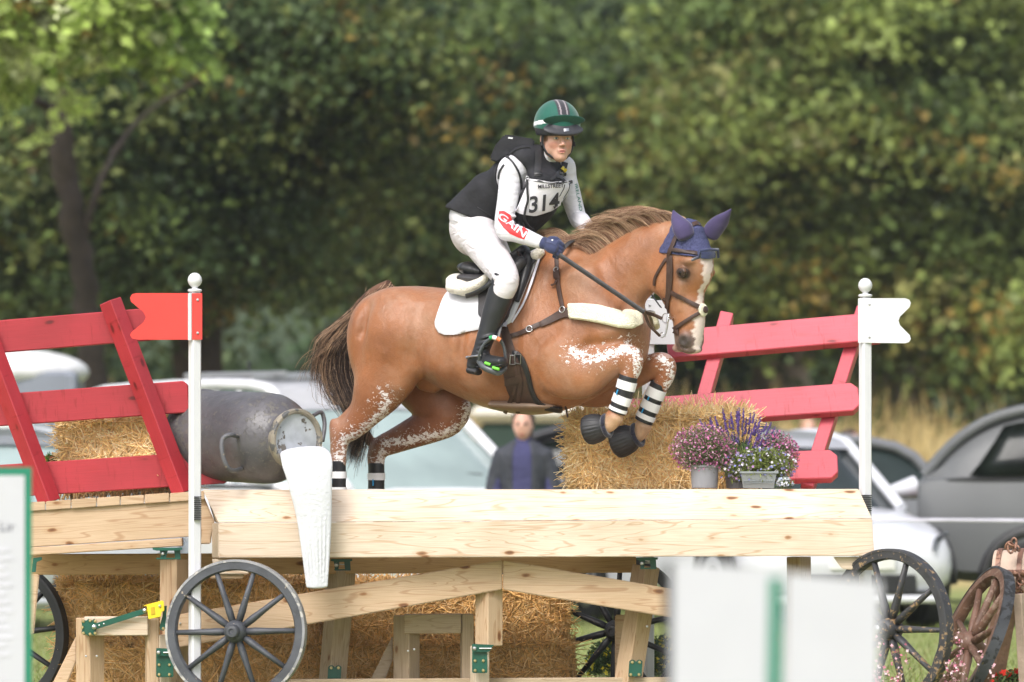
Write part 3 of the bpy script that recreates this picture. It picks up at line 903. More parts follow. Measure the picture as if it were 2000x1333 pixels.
# groin shadowed underside
C([(830, 742, .06, .05), (850, 752, .045, .04)], 0.0, 0.05)
head_prims(vx)
vx.blur(1)
me, V = vx.mesh('body')
print('horse', len(V))
k = (D + V[:, 1]) / (S * D)
PX = 1000 + V[:, 0] / k; PY = 917 - (V[:, 2] - EYE) / k
side = (V - np.array(H(950, 600, 0))) @ np.array(HW)                      # metres to the near side of the body
def ss(a, b, x):
    t = np.clip((x - a) / (b - a), 0, 1); return t * t * (3 - 2 * t)
def polyd(path, x=PX, y=PY):
    d = np.full(len(x), 1e9)
    for (x0, y0), (x1, y1) in zip(path, path[1:]):
        t = np.clip(((x-x0)*(x1-x0)+(y-y0)*(y1-y0))/((x1-x0)**2+(y1-y0)**2), 0, 1)
        d = np.minimum(d, np.hypot(x-x0-(x1-x0)*t, y-y0-(y1-y0)*t))
    return d
def lerpc(c, t, col):
    return c + (np.array(col) - c) * t[:, None]
col = np.tile(np.array((0.315, 0.122, 0.046)), (len(V), 1))
# redder, darker legs, groin and lower face; paler flanks
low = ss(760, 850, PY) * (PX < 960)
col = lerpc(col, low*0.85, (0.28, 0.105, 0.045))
fore = ss(1130, 1200, PX) * ss(680, 720, PY)
col = lerpc(col, fore*0.75, (0.30, 0.12, 0.055))
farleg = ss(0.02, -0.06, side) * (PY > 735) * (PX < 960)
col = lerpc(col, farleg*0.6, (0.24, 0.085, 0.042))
neckc = ss(1180, 1270, PX) * (PY < 640)
col = lerpc(col, neckc*0.45, (0.33, 0.135, 0.058))
# head markings
hv = V - np.array(HEAD0)
hf = hv @ np.array(HF); hw = hv @ np.array(HS)
isH = (np.abs(hw) < 0.2) & (PX > 1268) & (PY < 700) & (hf > -0.25)
face = isH & (PY > 470)
eyed = np.hypot(hf - 0.078, (PY - 534) / 380)
col = lerpc(col, (face & (hw > 0.03)) * ss(0.085, 0.02, eyed) * 0.75, (0.075, 0.038, 0.026))
col = lerpc(col, (face & (hw > 0.03)) * ss(0.040, 0.028, np.hypot(hf - 0.078, (PY - 534) / 300)) * .92, (0.028, 0.016, 0.012))
wd = np.interp(PY, [495, 520, 560, 600, 630, 655, 672, 690], [0.040, 0.034, 0.013, 0.020, 0.036, 0.030, 0.022, 0.010])
wob = 0.006*np.sin(PY*0.22) + 0.004*np.sin(PY*0.57+1)
front = ss(0.02, 0.05, hf - np.interp(PY, [500, 560, 620, 690], [0.045, 0.03, 0.015, 0.0]))
bl = face * ss(wd + 0.008, wd - 0.002, np.abs(hw + wob - 0.004)) * front
muz = face * ss(636, 662, PY)
col = lerpc(col, muz*0.92, (0.115, 0.085, 0.080))
chin = face * ss(0.005, -0.03, hf) * ss(655, 675, PY)
col = lerpc(col, chin*0.7, (0.62, 0.40, 0.36))
nos = face * ss(0.045, 0.02, np.hypot(np.abs(hf - 0.055), (PY-667)/380))
col = lerpc(col, nos*(np.abs(hw) > 0.04)*0.8, (0.03, 0.025, 0.025))
col = lerpc(col, bl*0.95, (0.78, 0.68, 0.65))
# hooves, pale heels
hoof = np.maximum((PX < 1172) & (PX > 1120) & (PY > 800) & (side > 0), (PX < 1228) & (PY > 838) & (side <= 0.02) & (PX > 1160)).astype(float)
hoof = np.maximum(hoof, ((PY > 1012) & (PX < 800)).astype(float))
pas = ss(806, 818, PY) * (PX > 1165) * (PX < 1290) * (1-hoof)
col = lerpc(col, pas*0.75, (0.56, 0.38, 0.24))
col = lerpc(col, hoof, (0.20, 0.135, 0.09))
foam = np.zeros(len(V))
near = side > 0.02
for path, wdt, sel in (([(757, 782), (742, 812), (705, 846), (676, 860), (662, 892), (660, 905)], 24, near & (PX < 800)),
                       ([(916, 790), (905, 832), (868, 848), (800, 860), (752, 868), (742, 905)], 17, (~near) & (PX < 960)),
                       ([(1118, 687), (1152, 704), (1195, 690), (1226, 678), (1244, 694), (1248, 732)], 19, near & (PX > 1090)),
                       ([(1288, 700), (1308, 712), (1312, 740), (1304, 755)], 16, (~near) & (PX > 1240))):
    foam = np.maximum(foam, np.maximum(ss(wdt, wdt*0.10, polyd(path)), .30*ss(wdt*2.4, wdt*.6, polyd(path))) * sel)
set_col(me, col)
a = me.attributes.new('foam', 'FLOAT', 'POINT'); a.data.foreach_set('value', foam.astype(np.float32))

m = bpy.data.materials.new('chestnut_coat'); M['coat'] = m
nt, b, new, ln = nodes(m)
at = new('ShaderNodeAttribute'); at.attribute_name = 'col'
v = coords(nt)
c = mixc(nt, 1, at.outputs['Color'], ramp(nt, noise(nt, v, 5, 5, 0.6), [(0.3, (0.74, 0.71, 0.68)), (0.7, (1.16, 1.13, 1.10))]), 'MULTIPLY')
hairv = coords(nt, (25, 25, 90))
hn = noise(nt, hairv, 4, 4, 0.7)
c = mixc(nt, 1, c, ramp(nt, hn, [(0.3, (0.86, 0.84, 0.82)), (0.7, (1.1, 1.1, 1.1))]), 'MULTIPLY')
# dust and dried sweat
dk = new('ShaderNodeSeparateColor'); ln(at.outputs['Color'], dk.inputs[0])
dm = ramp(nt, dk.outputs[0], [(.10, (0, 0, 0)), (.22, (1, 1, 1))])
c = mixc(nt, mixc(nt, 1, dm, ramp(nt, noise(nt, v, 3.2, 6, 0.7), [(0.46, (0, 0, 0)), (0.74, (0.36, 0.36, 0.36))]), 'MULTIPLY'), c, (0.50, 0.36, 0.26))
fo = new('ShaderNodeAttribute'); fo.attribute_name = 'foam'
fv = coords(nt, (1.0, 1.0, 1.6))
fn0 = noise(nt, fv, 48, 6, 0.70, 0.9)
fmr = new('ShaderNodeMapRange'); ln(fn0, fmr.inputs[0]); fmr.inputs[1].default_value = .36; fmr.inputs[2].default_value = .64; fmr.clamp = False
fn = fmr.outputs[0]
ad = new('ShaderNodeMath'); ad.operation = 'MULTIPLY_ADD'; ln(fo.outputs['Fac'], ad.inputs[0]); ad.inputs[1].default_value = 0.62; ln(fn, ad.inputs[2])
fm = ramp(nt, ad.outputs[0], [(0.98, (0, 0, 0)), (1.0, (1, 1, 1))])
fm = mixc(nt, 1, fm, ramp(nt, fo.outputs['Fac'], [(0.10, (0, 0, 0)), (0.2, (1, 1, 1))]), 'MULTIPLY')
c = mixc(nt, fm, c, (0.88, 0.83, 0.82))
ln(c, b.inputs['Base Color'])
b.inputs['Roughness'].default_value = 0.38
b.inputs['Specular IOR Level'].default_value = 0.55
b.inputs['Sheen Weight'].default_value = 0.15
b.inputs['Sheen Tint'].default_value = (1, 0.8, 0.65, 1)
ab = new('ShaderNodeMath'); ab.operation = 'MULTIPLY_ADD'; ln(fm, ab.inputs[0]); ab.inputs[1].default_value = 1.2
mid = noise(nt, coords(nt, (1, 1, 0.6)), 14, 4, 0.6, 0.4)
a2 = new('ShaderNodeMath'); a2.operation = 'MULTIPLY_ADD'; ln(hn, a2.inputs[0]); a2.inputs[1].default_value = 0.22; ln(mid, a2.inputs[2])
ln(a2.outputs[0], ab.inputs[2])
bump(nt, b, ab.outputs[0], 0.6, 0.014)

horse = empty('horse', (0.0, 0, 0), 'chestnut horse with a white blaze jumping over the timber table, rider on its back', 'horse')
hbody = link('body', me, horse, M['coat'])
HB = bvh_of(hbody)

# eyes
eye_m = simple('horse_eye', (0.010, 0.006, 0.005), 0.28, 0.2, spec=.35)
for w in (0.100, -0.100):
    e = HD(1337 + 269*(0.078 - w), 534.5, w)
    bm = bmesh.new(); bmesh.ops.create_uvsphere(bm, u_segments=20, v_segments=12, radius=0.021)
    bmesh.ops.transform(bm, matrix=Matrix.Translation(e - HS*math.copysign(-0.002, w)), verts=bm.verts)
    link('eye', bm_mesh(bm, 'eye', True), horse, eye_m)

# mane: locks that blow back from the crest
crest = catmull([(1346, 424), (1318, 420), (1290, 424), (1255, 436), (1220, 448), (1185, 460), (1150, 474), (1122, 496), (1098, 512)], 12)
rg = np.random.default_rng(3)
CT = {}
def crest_pt(px, s):
    k_ = (round(px), round(s*100))
    if k_ not in CT:
        q_ = H(px, 470, s); h_ = HB.ray_cast(Vector((q_.x, q_.y, 3.2)), Vector((0, 0, -1)))[0]
        CT[k_] = (h_ if h_ is not None else q_) + Vector((0, 0, -.006))
    return CT[k_]
paths, rad, cols = [], [], []
for lock in range(190):
    u = rg.random()
    lw = rg.normal(0, 0.015)
    L0 = np.interp(u, [0, .15, .45, .75, 1], [0.07, 0.16, 0.20, 0.20, 0.16]) * rg.uniform(0.7, 1.15)
    ang = math.radians(np.interp(u, [0, .2, .5, .8, 1], [40, 22, 14, 12, 22]) + rg.normal(0, 9))
    lat = rg.normal(0.25, 0.35)
    shade = rg.uniform(0.65, 1.25)
    for h in range(34):
        uu = np.clip(u + rg.normal(0, 0.008), 0, 0.999)
        i = uu * (len(crest) - 1); i0 = int(i); c0 = crest[i0] + (crest[i0+1] - crest[i0]) * (i - i0)
        p0 = np.array(crest_pt(c0[0], lw*.6 + rg.normal(0, 0.010)))
        L = L0 * rg.uniform(0.75, 1.1)
        a_ = ang + rg.normal(0, 0.13)
        back = -np.array((math.cos(TH), -math.sin(TH), 0))
        pts = [p0]
        for st in range(7):
            t = (st + 1) / 7
            rise = math.sin(a_ + 0.95) * (1 - t) * 1.45 + math.sin(a_) * t * 0.25 - 0.45 * t * t
            dd = back + np.array((0, 0, rise)) + np.array(HW) * lat * (0.3 + 0.4*t)
            dd /= np.linalg.norm(dd)
            pts.append(pts[-1] + dd * L / 7)
        paths.append(pts); rad.append(rg.uniform(0.0008, 0.0016))
        base = np.array((0.25, 0.125, 0.068)) * shade * rg.uniform(0.8, 1.2)
        if rg.random() < 0.45: base = np.array((0.50, 0.33, 0.20)) * rg.uniform(0.8, 1.1)
        cols.append(base)
M['hair'] = colmat('horse_hair', 0.45, 1, 20, 0.1, spec=0.5)
strands('mane', paths, rad, M['hair'], horse, 3, cols)

# tail: arches from the dock and sweeps down behind the quarters
paths, rad, cols = [], [], []
dock = catmull([(762, 561), (735, 572), (706, 596), (684, 632), (672, 668)], 6)
dr = [0.040, 0.036, 0.03, 0.024, 0.016]
tube('tail_dock', [H(p[0], p[1], 0) for p in dock], [float(np.interp(i/(len(dock)-1), [0, .25, .5, .75, 1], dr)) for i in range(len(dock))], simple('dock_skin', (0.12, 0.055, 0.03), 0.7), horse, 12)
for i in range(3800):
    u = rg.random() ** 0.9
    j = u * (len(dock) - 1) * 0.999; j0 = int(j); c0 = dock[j0] + (dock[j0+1] - dock[j0]) * (j - j0)
    s0 = rg.normal(0, 0.022)
    kind = rg.random()
    pth = [(c0[0] + rg.normal(0, 5), c0[1] + rg.normal(0, 5))]
    fl = rg.normal(0, 1)
    if kind < 0.60:
        via = [(672 + fl*9, 672), (664 + fl*12, 725 + rg.normal(0, 8)), (684 + fl*12, 785), (705 + fl*9, 838), (700 + fl*11 - 10, 885 + rg.normal(0, 15))]
    elif kind < 0.85:
        via = [(665 + fl*12, 668), (648 + fl*14, 712), (655 + fl*16, 757 + rg.normal(0, 15)), (676 + fl*14, 792)]
    else:
        via = [(652 + fl*14, 655), (634 + fl*14, 690), (626 + fl*20, 728 + rg.normal(0, 18))]
    via = [q for q in via if q[1] > pth[0][1] + 14]
    n_ = rg.integers(max(1, len(via) - 2), len(via) + 1)
    pth += via[:n_]
    if len(pth) < 3: pth.append((pth[-1][0] - 6, pth[-1][1] + 30))
    q = catmull(pth, 5)
    idx = np.linspace(0, len(q) - 1, 12)
    q = [q[int(k_)] * (1 - k_ % 1) + q[min(int(k_) + 1, len(q) - 1)] * (k_ % 1) for k_ in idx]
    off = rg.normal(0, 0.02)
    pts = [H(a_[0], a_[1], s0 + off * t_ / 11 - 0.02 * t_/11) for t_, a_ in enumerate(q)]
    paths.append([list(p) for p in pts]); rad.append(rg.uniform(0.0009, 0.0018))
    if kind > 0.6 and rg.random() < 0.55: base = np.array((0.30, 0.185, 0.11))
    elif u < 0.35 and rg.random() < 0.6: base = np.array((0.42, 0.29, 0.19))
    else: base = np.array((0.045, 0.027, 0.020))
    cols.append(base * rg.uniform(0.6, 1.35))
strands('tail', paths, rad, M['hair'], horse, 3, cols)
# whiskers and ear-side tufts left to the mane; braid-free forelock hidden by the bonnet
# ------------------------------------------------------------------ tack
def T_(name, label, cat, loc=None):
    return empty(name, loc or (0, 0, 0), label, cat)

pad = T_('saddle_pad', 'white quilted saddle pad under the black saddle on the chestnut horse', 'saddle pad')
ruled('pad_cloth', [(861, 600), (868, 582), (880, 565), (900, 554), (930, 548), (985, 525), (1040, 494), (1062, 484)], [(852, 626), (852, 640), (859, 650), (872, 655), (888, 655), (940, 643), (985, 639), (1001, 630)], 44, 26, HB, 0.006, 0.012, M['white_cloth'], pad, mirror=True)
strap('girth_loop', [(980, 633), (993, 635)], 9, HB, 0.022, 0.004, simple('lilac_tape', (0.55, 0.53, 0.66), 0.7), pad, 6)
strap('edge_piping', [(1063, 486), (1055, 516), (1040, 560), (1022, 600), (1001, 632)], 3.5, HB, 0.016, 0.006, simple('pad_piping', (0.70, 0.68, 0.76), 0.8), pad, 30)
hp = Vox((-0.5, -0.75, 1.95), (0.3, 0.75, 2.45), 0.007)
for s in (0.20, -0.20):
    hp.chain([(H(889, 563, s), .028, .055), (H(912, 565, s+.02*np.sign(s)), .036, .06), (H(938, 556, s+.02*np.sign(s)), .032, .06), (H(952, 545, s), .022, .05)], W, 0.03)
hp.chain([(H(893, 558, .2), .03, .06), (H(889, 546, 0), .03, .05), (H(893, 558, -.2), .03, .06)], (1, 0, 0.2), 0.03)
for s in (0.10, -0.10):
    hp.chain([(H(1046, 500, s), .03, .03), (H(1056, 492, s*0.9), .025, .03)], W, 0.03)
me, _ = hp.mesh('fleece_half_pad')
fl = link('fleece_half_pad', me, None, M['fleece_white'])
tag(fl, 'cream fleece half pad sticking out behind and in front of the saddle', 'fleece pad')

saddle = T_('saddle', 'black leather jumping saddle with a steel stirrup on the white pad', 'saddle')
sv = Vox((-0.45, -0.75, 1.75), (0.3, 0.75, 2.45), 0.006)
sv.chain([(H(915, 523, 0), .030, .13), (H(940, 527, 0), .034, .16), (H(975, 525, 0), .030, .12), (H(1005, 505, 0), .032, .07), (H(1024, 489, 0), .030, .05)], W, 0.02)
for s in (0.11, -0.11):
    sv.chain([(H(912, 524, s), .030, .06), (H(945, 532, s*1.1), .030, .06)], W, 0.03)
me, _ = sv.mesh('seat'); link('seat', me, saddle, M['black_leather'])
sv = Vox((-0.45, -0.75, 1.75), (0.3, 0.75, 2.45), 0.006)
for s in (0.14, -0.14):
    sv.chain([(H(907, 543, s), .022, .07), (H(940, 546, s*1.1), .026, .07), (H(985, 545, s*1.3), .03, .06), (H(1020, 512, s), .03, .04)], W, 0.02)
me, _ = sv.mesh('panel'); link('panel', me, saddle, M['grey_leather'])
ruled('flap', [(938, 556), (985, 528), (1010, 496), (1026, 490), (1034, 500)], [(938, 620), (952, 634), (975, 640), (990, 632), (997, 622)], 30, 18, HB, 0.026, 0.010, M['grey_leather'], saddle, mirror=True)
pts, r = [], []
for px, py, rr in ((1016, 488, .020), (1030, 490, .026), (1039, 508, .028), (1037, 535, .026), (1027, 565, .020), (1014, 595, .013)):
    p, n = hit(HB, px, py); pts.append(p + n*0.034); r.append(rr)
tube('knee_roll', pts, r, M['black_leather'], saddle, 12, curve=5)
strap('seam', [(1013, 500), (1024, 520), (1022, 552), (1006, 600), (992, 628)], 2.5, HB, 0.037, 0.003, M['brown_leather'], saddle, 24)

girth = T_('girth', 'brown leather stud girth with steel buckles round the horse behind its forelegs', 'girth')
strap('billet', [(985, 640), (993, 668), (1003, 695)], 16, HB, 0.008, 0.008, M['brown_leather'], girth, 14)
gp_ = ruled('girth_panel', [(992, 688), (983, 725), (990, 758), (1003, 786)], [(1016, 690), (1032, 732), (1041, 768), (1058, 790)], 18, 10, HB, 0.006, 0.012, M['brown_leather'], girth)
me2 = gp_.data.copy(); V2 = mirror_pts(np.array([v.co[:] for v in me2.vertices])); me2.vertices.foreach_set('co', V2.astype(np.float32).ravel()); me2.flip_normals(); link('girth_panel', me2, girth)
strap('girth_edge', [(1000, 690), (1016, 693), (1031, 725), (1040, 762), (1054, 786), (1075, 794), (1098, 797)], 9, HB, 0.010, 0.016, M['black_leather'], girth, 40)
for q in ([(1004, 700), (1010, 730), (1004, 765), (988, 800)], [(1012, 700), (1018, 740), (1014, 775), (1013, 800)]):
    strap('billet_strap', q, 8, HB, 0.022, 0.004, M['brown_leather'], girth, 20)
strap('keeper', [(988, 744), (1005, 742), (1023, 736)], 13, HB, 0.026, 0.005, M['brown_leather'], girth, 8)
for cx, cy in ((1004, 702), (1016, 700)):
    for k in ((-6, -8, -6, 9), (6, -8, 6, 9), (-6, -8, 6, -8), (-6, 9, 6, 9)):
        p0, n0 = hit(HB, cx+k[0], cy+k[1]); p1, n1 = hit(HB, cx+k[2], cy+k[3])
        tube('buckle', [p0+n0*.03, p1+n1*.03], .0028, M['steel'], girth, 6)
gv = Vox((-0.15, -0.75, 1.35), (0.4, 0.65, 1.62), 0.007)
gv.chain([(H(986, 791, 0), .032, .20), (H(1030, 793, 0), .042, .20), (H(1072, 794, 0), .034, .17), (H(1096, 795, 0), .018, .12)], W, 0.02)
me, _ = gv.mesh('belly_guard'); link('belly_guard', me, girth, M['tan_leather'])
tube('hanging_tongue', [H(1103, 788, .05), H(1106, 800, .05), H(1109, 816, .05)], .010, M['brown_leather'], girth, 6, flat=(1, 0.35), up=tuple(HW))

bp = T_('breastplate', 'brown leather breastplate with a cream fleece sleeve across the chest', 'breastplate')
strap('side_strap', [(998, 657), (1020, 650), (1048, 637), (1062, 632)], 9, HB, 0.008, 0.006, M['brown_leather'], bp, 20)
strap('side_strap', [(1055, 636), (1080, 624), (1100, 614), (1116, 610)], [10, 20], HB, 0.010, 0.007, M['brown_leather'], bp, 20)
strap('shoulder_strap', [(1086, 484), (1089, 530), (1094, 570), (1101, 606)], 8, HB, 0.007, 0.006, M['brown_leather'], bp, 30, mirror=True)
strap('keeper', [(1089, 528), (1091, 546)], 12, HB, 0.012, 0.008, M['brown_leather'], bp, 4)
strap('strap_end', [(1091, 549), (1088, 556), (1080, 559)], 4, HB, 0.016, 0.004, M['brown_leather'], bp, 6)
for cx, cy, rr in ((1101, 606, 6), (1035, 644, 6), (1089, 530, 5)):
    p, n = hit(HB, cx, cy)
    q = n.to_track_quat('Z', 'Y').to_matrix().to_4x4()
    bm = bmesh.new()
    ring = [Matrix.Translation(p+n*.018) @ q @ Vector((rr/S*math.cos(a), rr/S*math.sin(a), 0)) for a in [2*math.pi*i/16 for i in range(17)]]
    bm_tube(bm, ring, .0026, 6)
    link('ring', bm_mesh(bm, 'ring', True), bp, M['steel'])
ruled('fleece_sleeve', [(1113, 594), (1140, 594), (1170, 598), (1200, 608), (1228, 613), (1247, 613)], [(1115, 624), (1145, 627), (1175, 633), (1205, 641), (1230, 641), (1249, 634)], 44, 12, HB, 0.012, 0.026, M['fleece'], bp, mirror=True)
strap('sleeve_seam', [(1114, 607), (1145, 607), (1175, 613), (1205, 623), (1230, 626), (1246, 623)], 3, HB, 0.030, 0.006, simple('fleece_seam', (0.52, 0.46, 0.30), 0.95), bp, 30)

# ---- the crochet ear bonnet
ev = Vox((0.72, -0.92, 2.02), (1.22, -0.10, 2.56), 0.005)
head_prims(ev, 0.010, False)
ev.blur(1)
ev.plane(HD(1340, 498), (-0.10*HF.x, -0.10*HF.y, -1))
ev.plane(HD(1312, 480), (-HF.x, -HF.y, -0.35))
me, Vb = ev.mesh('bonnet_cap')
bonnet = T_('ear_bonnet', 'navy crochet fly bonnet with purple ears on the horse\'s head', 'fly bonnet')
m = bpy.data.materials.new('crochet'); nt, b, new, ln = nodes(m)
wv = new('ShaderNodeTexWave'); wv.bands_direction = 'Z'; wv.inputs['Scale'].default_value = 52; wv.inputs['Distortion'].default_value = 2.0; ln(coords(nt), wv.inputs['Vector'])
nn = noise(nt, coords(nt, (1, 1, 0.4)), 190, 2)
ml = new('ShaderNodeMath'); ml.operation = 'MULTIPLY_ADD'; ln(nn, ml.inputs[0]); ml.inputs[1].default_value = 1.1; wm_ = new('ShaderNodeMath'); wm_.operation = 'MULTIPLY'; wm_.inputs[1].default_value = .45; ln(wv.outputs['Fac'], wm_.inputs[0]); ln(wm_.outputs[0], ml.inputs[2])
ln(ramp(nt, ml.outputs[0], [(0.3, (0.012, 0.014, 0.045)), (0.7, (0.06, 0.068, 0.17)), (1, (0.095, 0.10, 0.22))]), b.inputs['Base Color'])
b.inputs['Roughness'].default_value = 0.85
bump(nt, b, ml.outputs[0], 0.9, 0.006)
M['crochet'] = m
cap = link('bonnet_cap', me, bonnet, m)
CAPB = bvh_of(cap)
ear_m = simple('ear_cloth', (0.048, 0.034, 0.105), 0.8, 0.2, 12, 0.3, 20, sheen=0.3)
for near_ in (True, False):
    q = Vox((0.72, -0.95, 2.25), (1.30, -0.10, 2.62), 0.004)
    if near_:
        rows = [(HD(1338, 461, .08), .048, .030), (HD(1332, 448, .088), .052, .032), (HD(1323, 433, .09), .036, .024), (HD(1317, 420, .09), .016, .012), (HD(1315, 413, .09), .005, .005)]
    else:
        rows = [(HD(1386, 459, -.06), .046, .028), (HD(1394, 447, -.065), .048, .032), (HD(1407, 433, -.07), .040, .026), (HD(1418, 420, -.07), .018, .014), (HD(1425, 411, -.07), .004, .004)]
    q.chain(rows, (0.3, -1, 0), 0.01)
    c0 = rows[1][0]
    sc_ = HD(1346, 438, .085) if near_ else HD(1402, 442, -.03)
    me, _ = q.mesh('bonnet_ear')
    link('bonnet_ear', me, bonnet, ear_m)
strap('bonnet_edge', [(1310, 492), (1325, 500), (1348, 508), (1372, 509), (1400, 505)], 8, CAPB, 0.001, 0.006, simple('bonnet_trim', (0.025, 0.05, 0.12), 0.7), bonnet, 30, ydef=-0.55)
bm = bmesh.new()
bm_tube(bm, [P(1352, 508, -0.80), P(1366, 502, -0.86), P(1368, 490, -0.88), P(1385, 488, -0.87), P(1402, 488, -0.80), P(1403, 504, -0.79)], 0.008, 8)
link('bonnet_fringe', bm_mesh(bm, 'bonnet_fringe', True), bonnet, M['navy_cloth'])

HALL = bvh_of(hbody, cap)
br = T_('bridle', 'dark brown leather bridle with a crossed noseband and fleece disc', 'bridle')
BL = M['brown_leather']
strap('headpiece', [(1372, 440), (1362, 437), (1352, 440)], 8, HALL, 0.004, 0.005, BL, br, 8, ydef=-0.5)
strap('cheekpiece', [(1322, 462), (1314, 482), (1308, 498), (1307, 530), (1306, 560), (1305, 590), (1304, 618)], 7, HALL, 0.006, 0.006, BL, br, 36, ydef=-0.5)
strap('cheekpiece', [(1312, 500), (1313, 530), (1311, 560), (1308, 585)], 6, HALL, 0.008, 0.006, BL, br, 20, ydef=-0.5)
strap('browband', [(1308, 487), (1325, 490), (1345, 494), (1362, 496)], 7, HALL, 0.006, 0.006, BL, br, 20, ydef=-0.6)
strap('browband', [(1362, 496), (1375, 500), (1398, 498)], 14, HALL, 0.010, 0.006, M['navy_cloth'], br, 12, ydef=-0.6)
strap('throat_lash', [(1303, 505), (1292, 522), (1281, 543), (1279, 558)], 5, HALL, 0.005, 0.006, BL, br, 16, ydef=-0.45)
strap('noseband', [(1311, 570), (1328, 580), (1350, 592), (1371, 604)], 8, HALL, 0.007, 0.007, BL, br, 24, ydef=-0.6)
strap('noseband', [(1372, 607), (1352, 620), (1334, 632), (1318, 644), (1312, 650)], 7, HALL, 0.007, 0.007, BL, br, 24, ydef=-0.6)
strap('lip_strap', [(1306, 588), (1296, 583)], 6, HALL, 0.006, 0.006, BL, br, 4, ydef=-0.5)
p, n = hit(HALL, 1372, 606)
fv_ = Vox(tuple(p - Vector((.06, .06, .06))), tuple(p + Vector((.06, .06, .06))), 0.003)
t1 = n.cross(Vector((0, 0, 1))).normalized()
fv_.ell(p + n*.004, (.034, .034, .012), (t1, n.cross(t1), n), 0)
me, _ = fv_.mesh('noseband_fleece'); link('noseband_fleece', me, br, M['fleece'])
fv_ = Vox(tuple(p - Vector((.06, .06, .06))), tuple(p + Vector((.06, .06, .06))), 0.003)
fv_.ell(p + n*.022, (.019, .019, .007), (t1, n.cross(t1), n), 0)
me, _ = fv_.mesh('noseband_disc'); link('noseband_disc', me, br, BL)
bitp, bitn = hit(HALL, 1318, 622, -.6)
BIT = P(1304, 622, bitp.y - .012)
def ring_at(c, nrm, r, t, name, par, mat, n_=18):
    q = Vector(nrm).to_track_quat('Z', 'Y').to_matrix().to_4x4()
    bm = bmesh.new()
    bm_tube(bm, [Matrix.Translation(c) @ q @ Vector((r*math.cos(a), r*math.sin(a), 0)) for a in [2*math.pi*i/n_ for i in range(n_+1)]], t, 6)
    return link(name, bm_mesh(bm, name, True), par, mat)
ring_at(BIT + Vector((-.010, 0, 0)), HS, .024, .003, 'bit_ring', br, M['steel'])
tube('bit_shank', [BIT + Vector((.008, 0, .022)), BIT, BIT + Vector((-.004, 0, -.05)), BIT + Vector((-.014, 0, -.095))], [.005, .007, .005, .003], M['steel'], br, 8)
ring_at(BIT + Vector((-.028, 0, -.085)), HS, .013, .0025, 'curb_ring', br, M['steel'])
tube('mouthpiece', [BIT, BIT + Vector((.025, .02, .0)), BIT - HS*.07], .007, M['steel'], br, 8)
link_r = simple('rein_leather', (0.030, 0.027, 0.028), 0.5, 0.3, 30, 0.3, 90)
RH = P(1092, 498, -.50)                                                   # where the near rein leaves the hand
spl = P(1258, 610, BIT.y - 0.06)
def clear_(px, py, y, off=.03):
    p_, n_ = hit(HB, px, py)
    if px > 1170: off = .075
    return P(px, py, min(y, p_.y - off))
rein = [RH] + [clear_(1092+(1258-1092)*t_, 498+(610-498)*t_, RH.y*(1-t_)+spl.y*t_) for t_ in (.1, .25, .4, .55, .7, .85)] + [spl]
tube('rein', rein, .0125, link_r, br, 8, flat=(0.28, 1.0), up=tuple(HW), curve=6)
tube('rein_end', [spl, P(1278, 616, BIT.y-.01), P(1293, 623, BIT.y)], .009, BL, br, 8, flat=(0.45, 1), up=tuple(HW), curve=4)
tube('rein_end', [spl, P(1268, 635, BIT.y-.02), P(1280, 648, BIT.y-.01), P(1289, 657, BIT.y)], .009, BL, br, 8, flat=(0.45, 1), up=tuple(HW), curve=4)
tube('rein', [H(1098, 490, 0.12), P(1112, 474, -0.28), P(1134, 466, -0.22), H(1165, 462, -0.12), H(1230, 520, -0.24), P(1290, 600, -0.46)], .011, link_r, br, 8, flat=(0.28, 1.0), up=tuple(HW), curve=5)

# ---- leg protection
tape = simple('white_tape', (0.82, 0.82, 0.84), 0.5, 0.04)
blue = simple('blue_print', (0.02, 0.30, 0.62), 0.5, 0.1)
shell = simple('boot_shell', (0.020, 0.020, 0.023), 0.38, 0.3, 20, 0.35, 50, bdist=0.004)
def leg_boot(path, s, bands, label, r0, r1, cat='leg boot', blues=()):
    o = T_('tendon_boot', label, cat); o['group'] = 'striped leg boots'
    q = catmull(path, 10)
    ax = [H(a[0], a[1], s) for a in q]
    n_ = len(ax)
    rr = [r0 + (r1 - r0)*i/(n_-1) for i in range(n_)]
    rr[0] *= 0.97; 
    tube('shell', ax, rr, shell, o, 18, flat=(0.84, 1.0), up=tuple(HW))
    for t0, t1 in bands:
        i0, i1 = t0*(n_-1), t1*(n_-1)
        def at_(i):
            j = min(int(i), n_-2); f = i-j
            return ax[j].lerp(ax[j+1], f), rr[j]*(1-f)+rr[j+1]*f
        pr = [at_(i0 + (i1-i0)*k/3) for k in range(4)]
        tube('tape', [a for a, _ in pr], [b+.0035 for _, b in pr], tape, o, 18, flat=(0.86, 1.0), up=tuple(HW))
    for t0, t1, dx in blues:
        j0 = int(t0*(n_-1)); j1 = int(t1*(n_-1))
        c0 = ax[j0] + HW*rr[j0]*0.86 + Vector((dx, 0, 0)); c1 = ax[j1] + HW*rr[j1]*0.86 + Vector((dx, 0, 0))
        tube('blue_mark', [c0, c1], .004, blue, o, 6)
    return o
leg_boot([(1228, 735), (1220, 765), (1209, 795), (1205, 806)], 0.17, ((.13, .29), (.42, .58), (.70, .86)), 'black tendon boot with three white tape bands on the near foreleg', .050, .046, blues=((.30, .40, -.02), (.6, .69, .018)))
leg_boot([(1288, 750), (1275, 782), (1262, 812), (1257, 824)], -0.15, ((.12, .28), (.36, .52), (.62, .78)), 'black tendon boot with three white tape bands on the far foreleg', .048, .050, blues=((.29, .36, -.01), (.52, .61, -.012)))
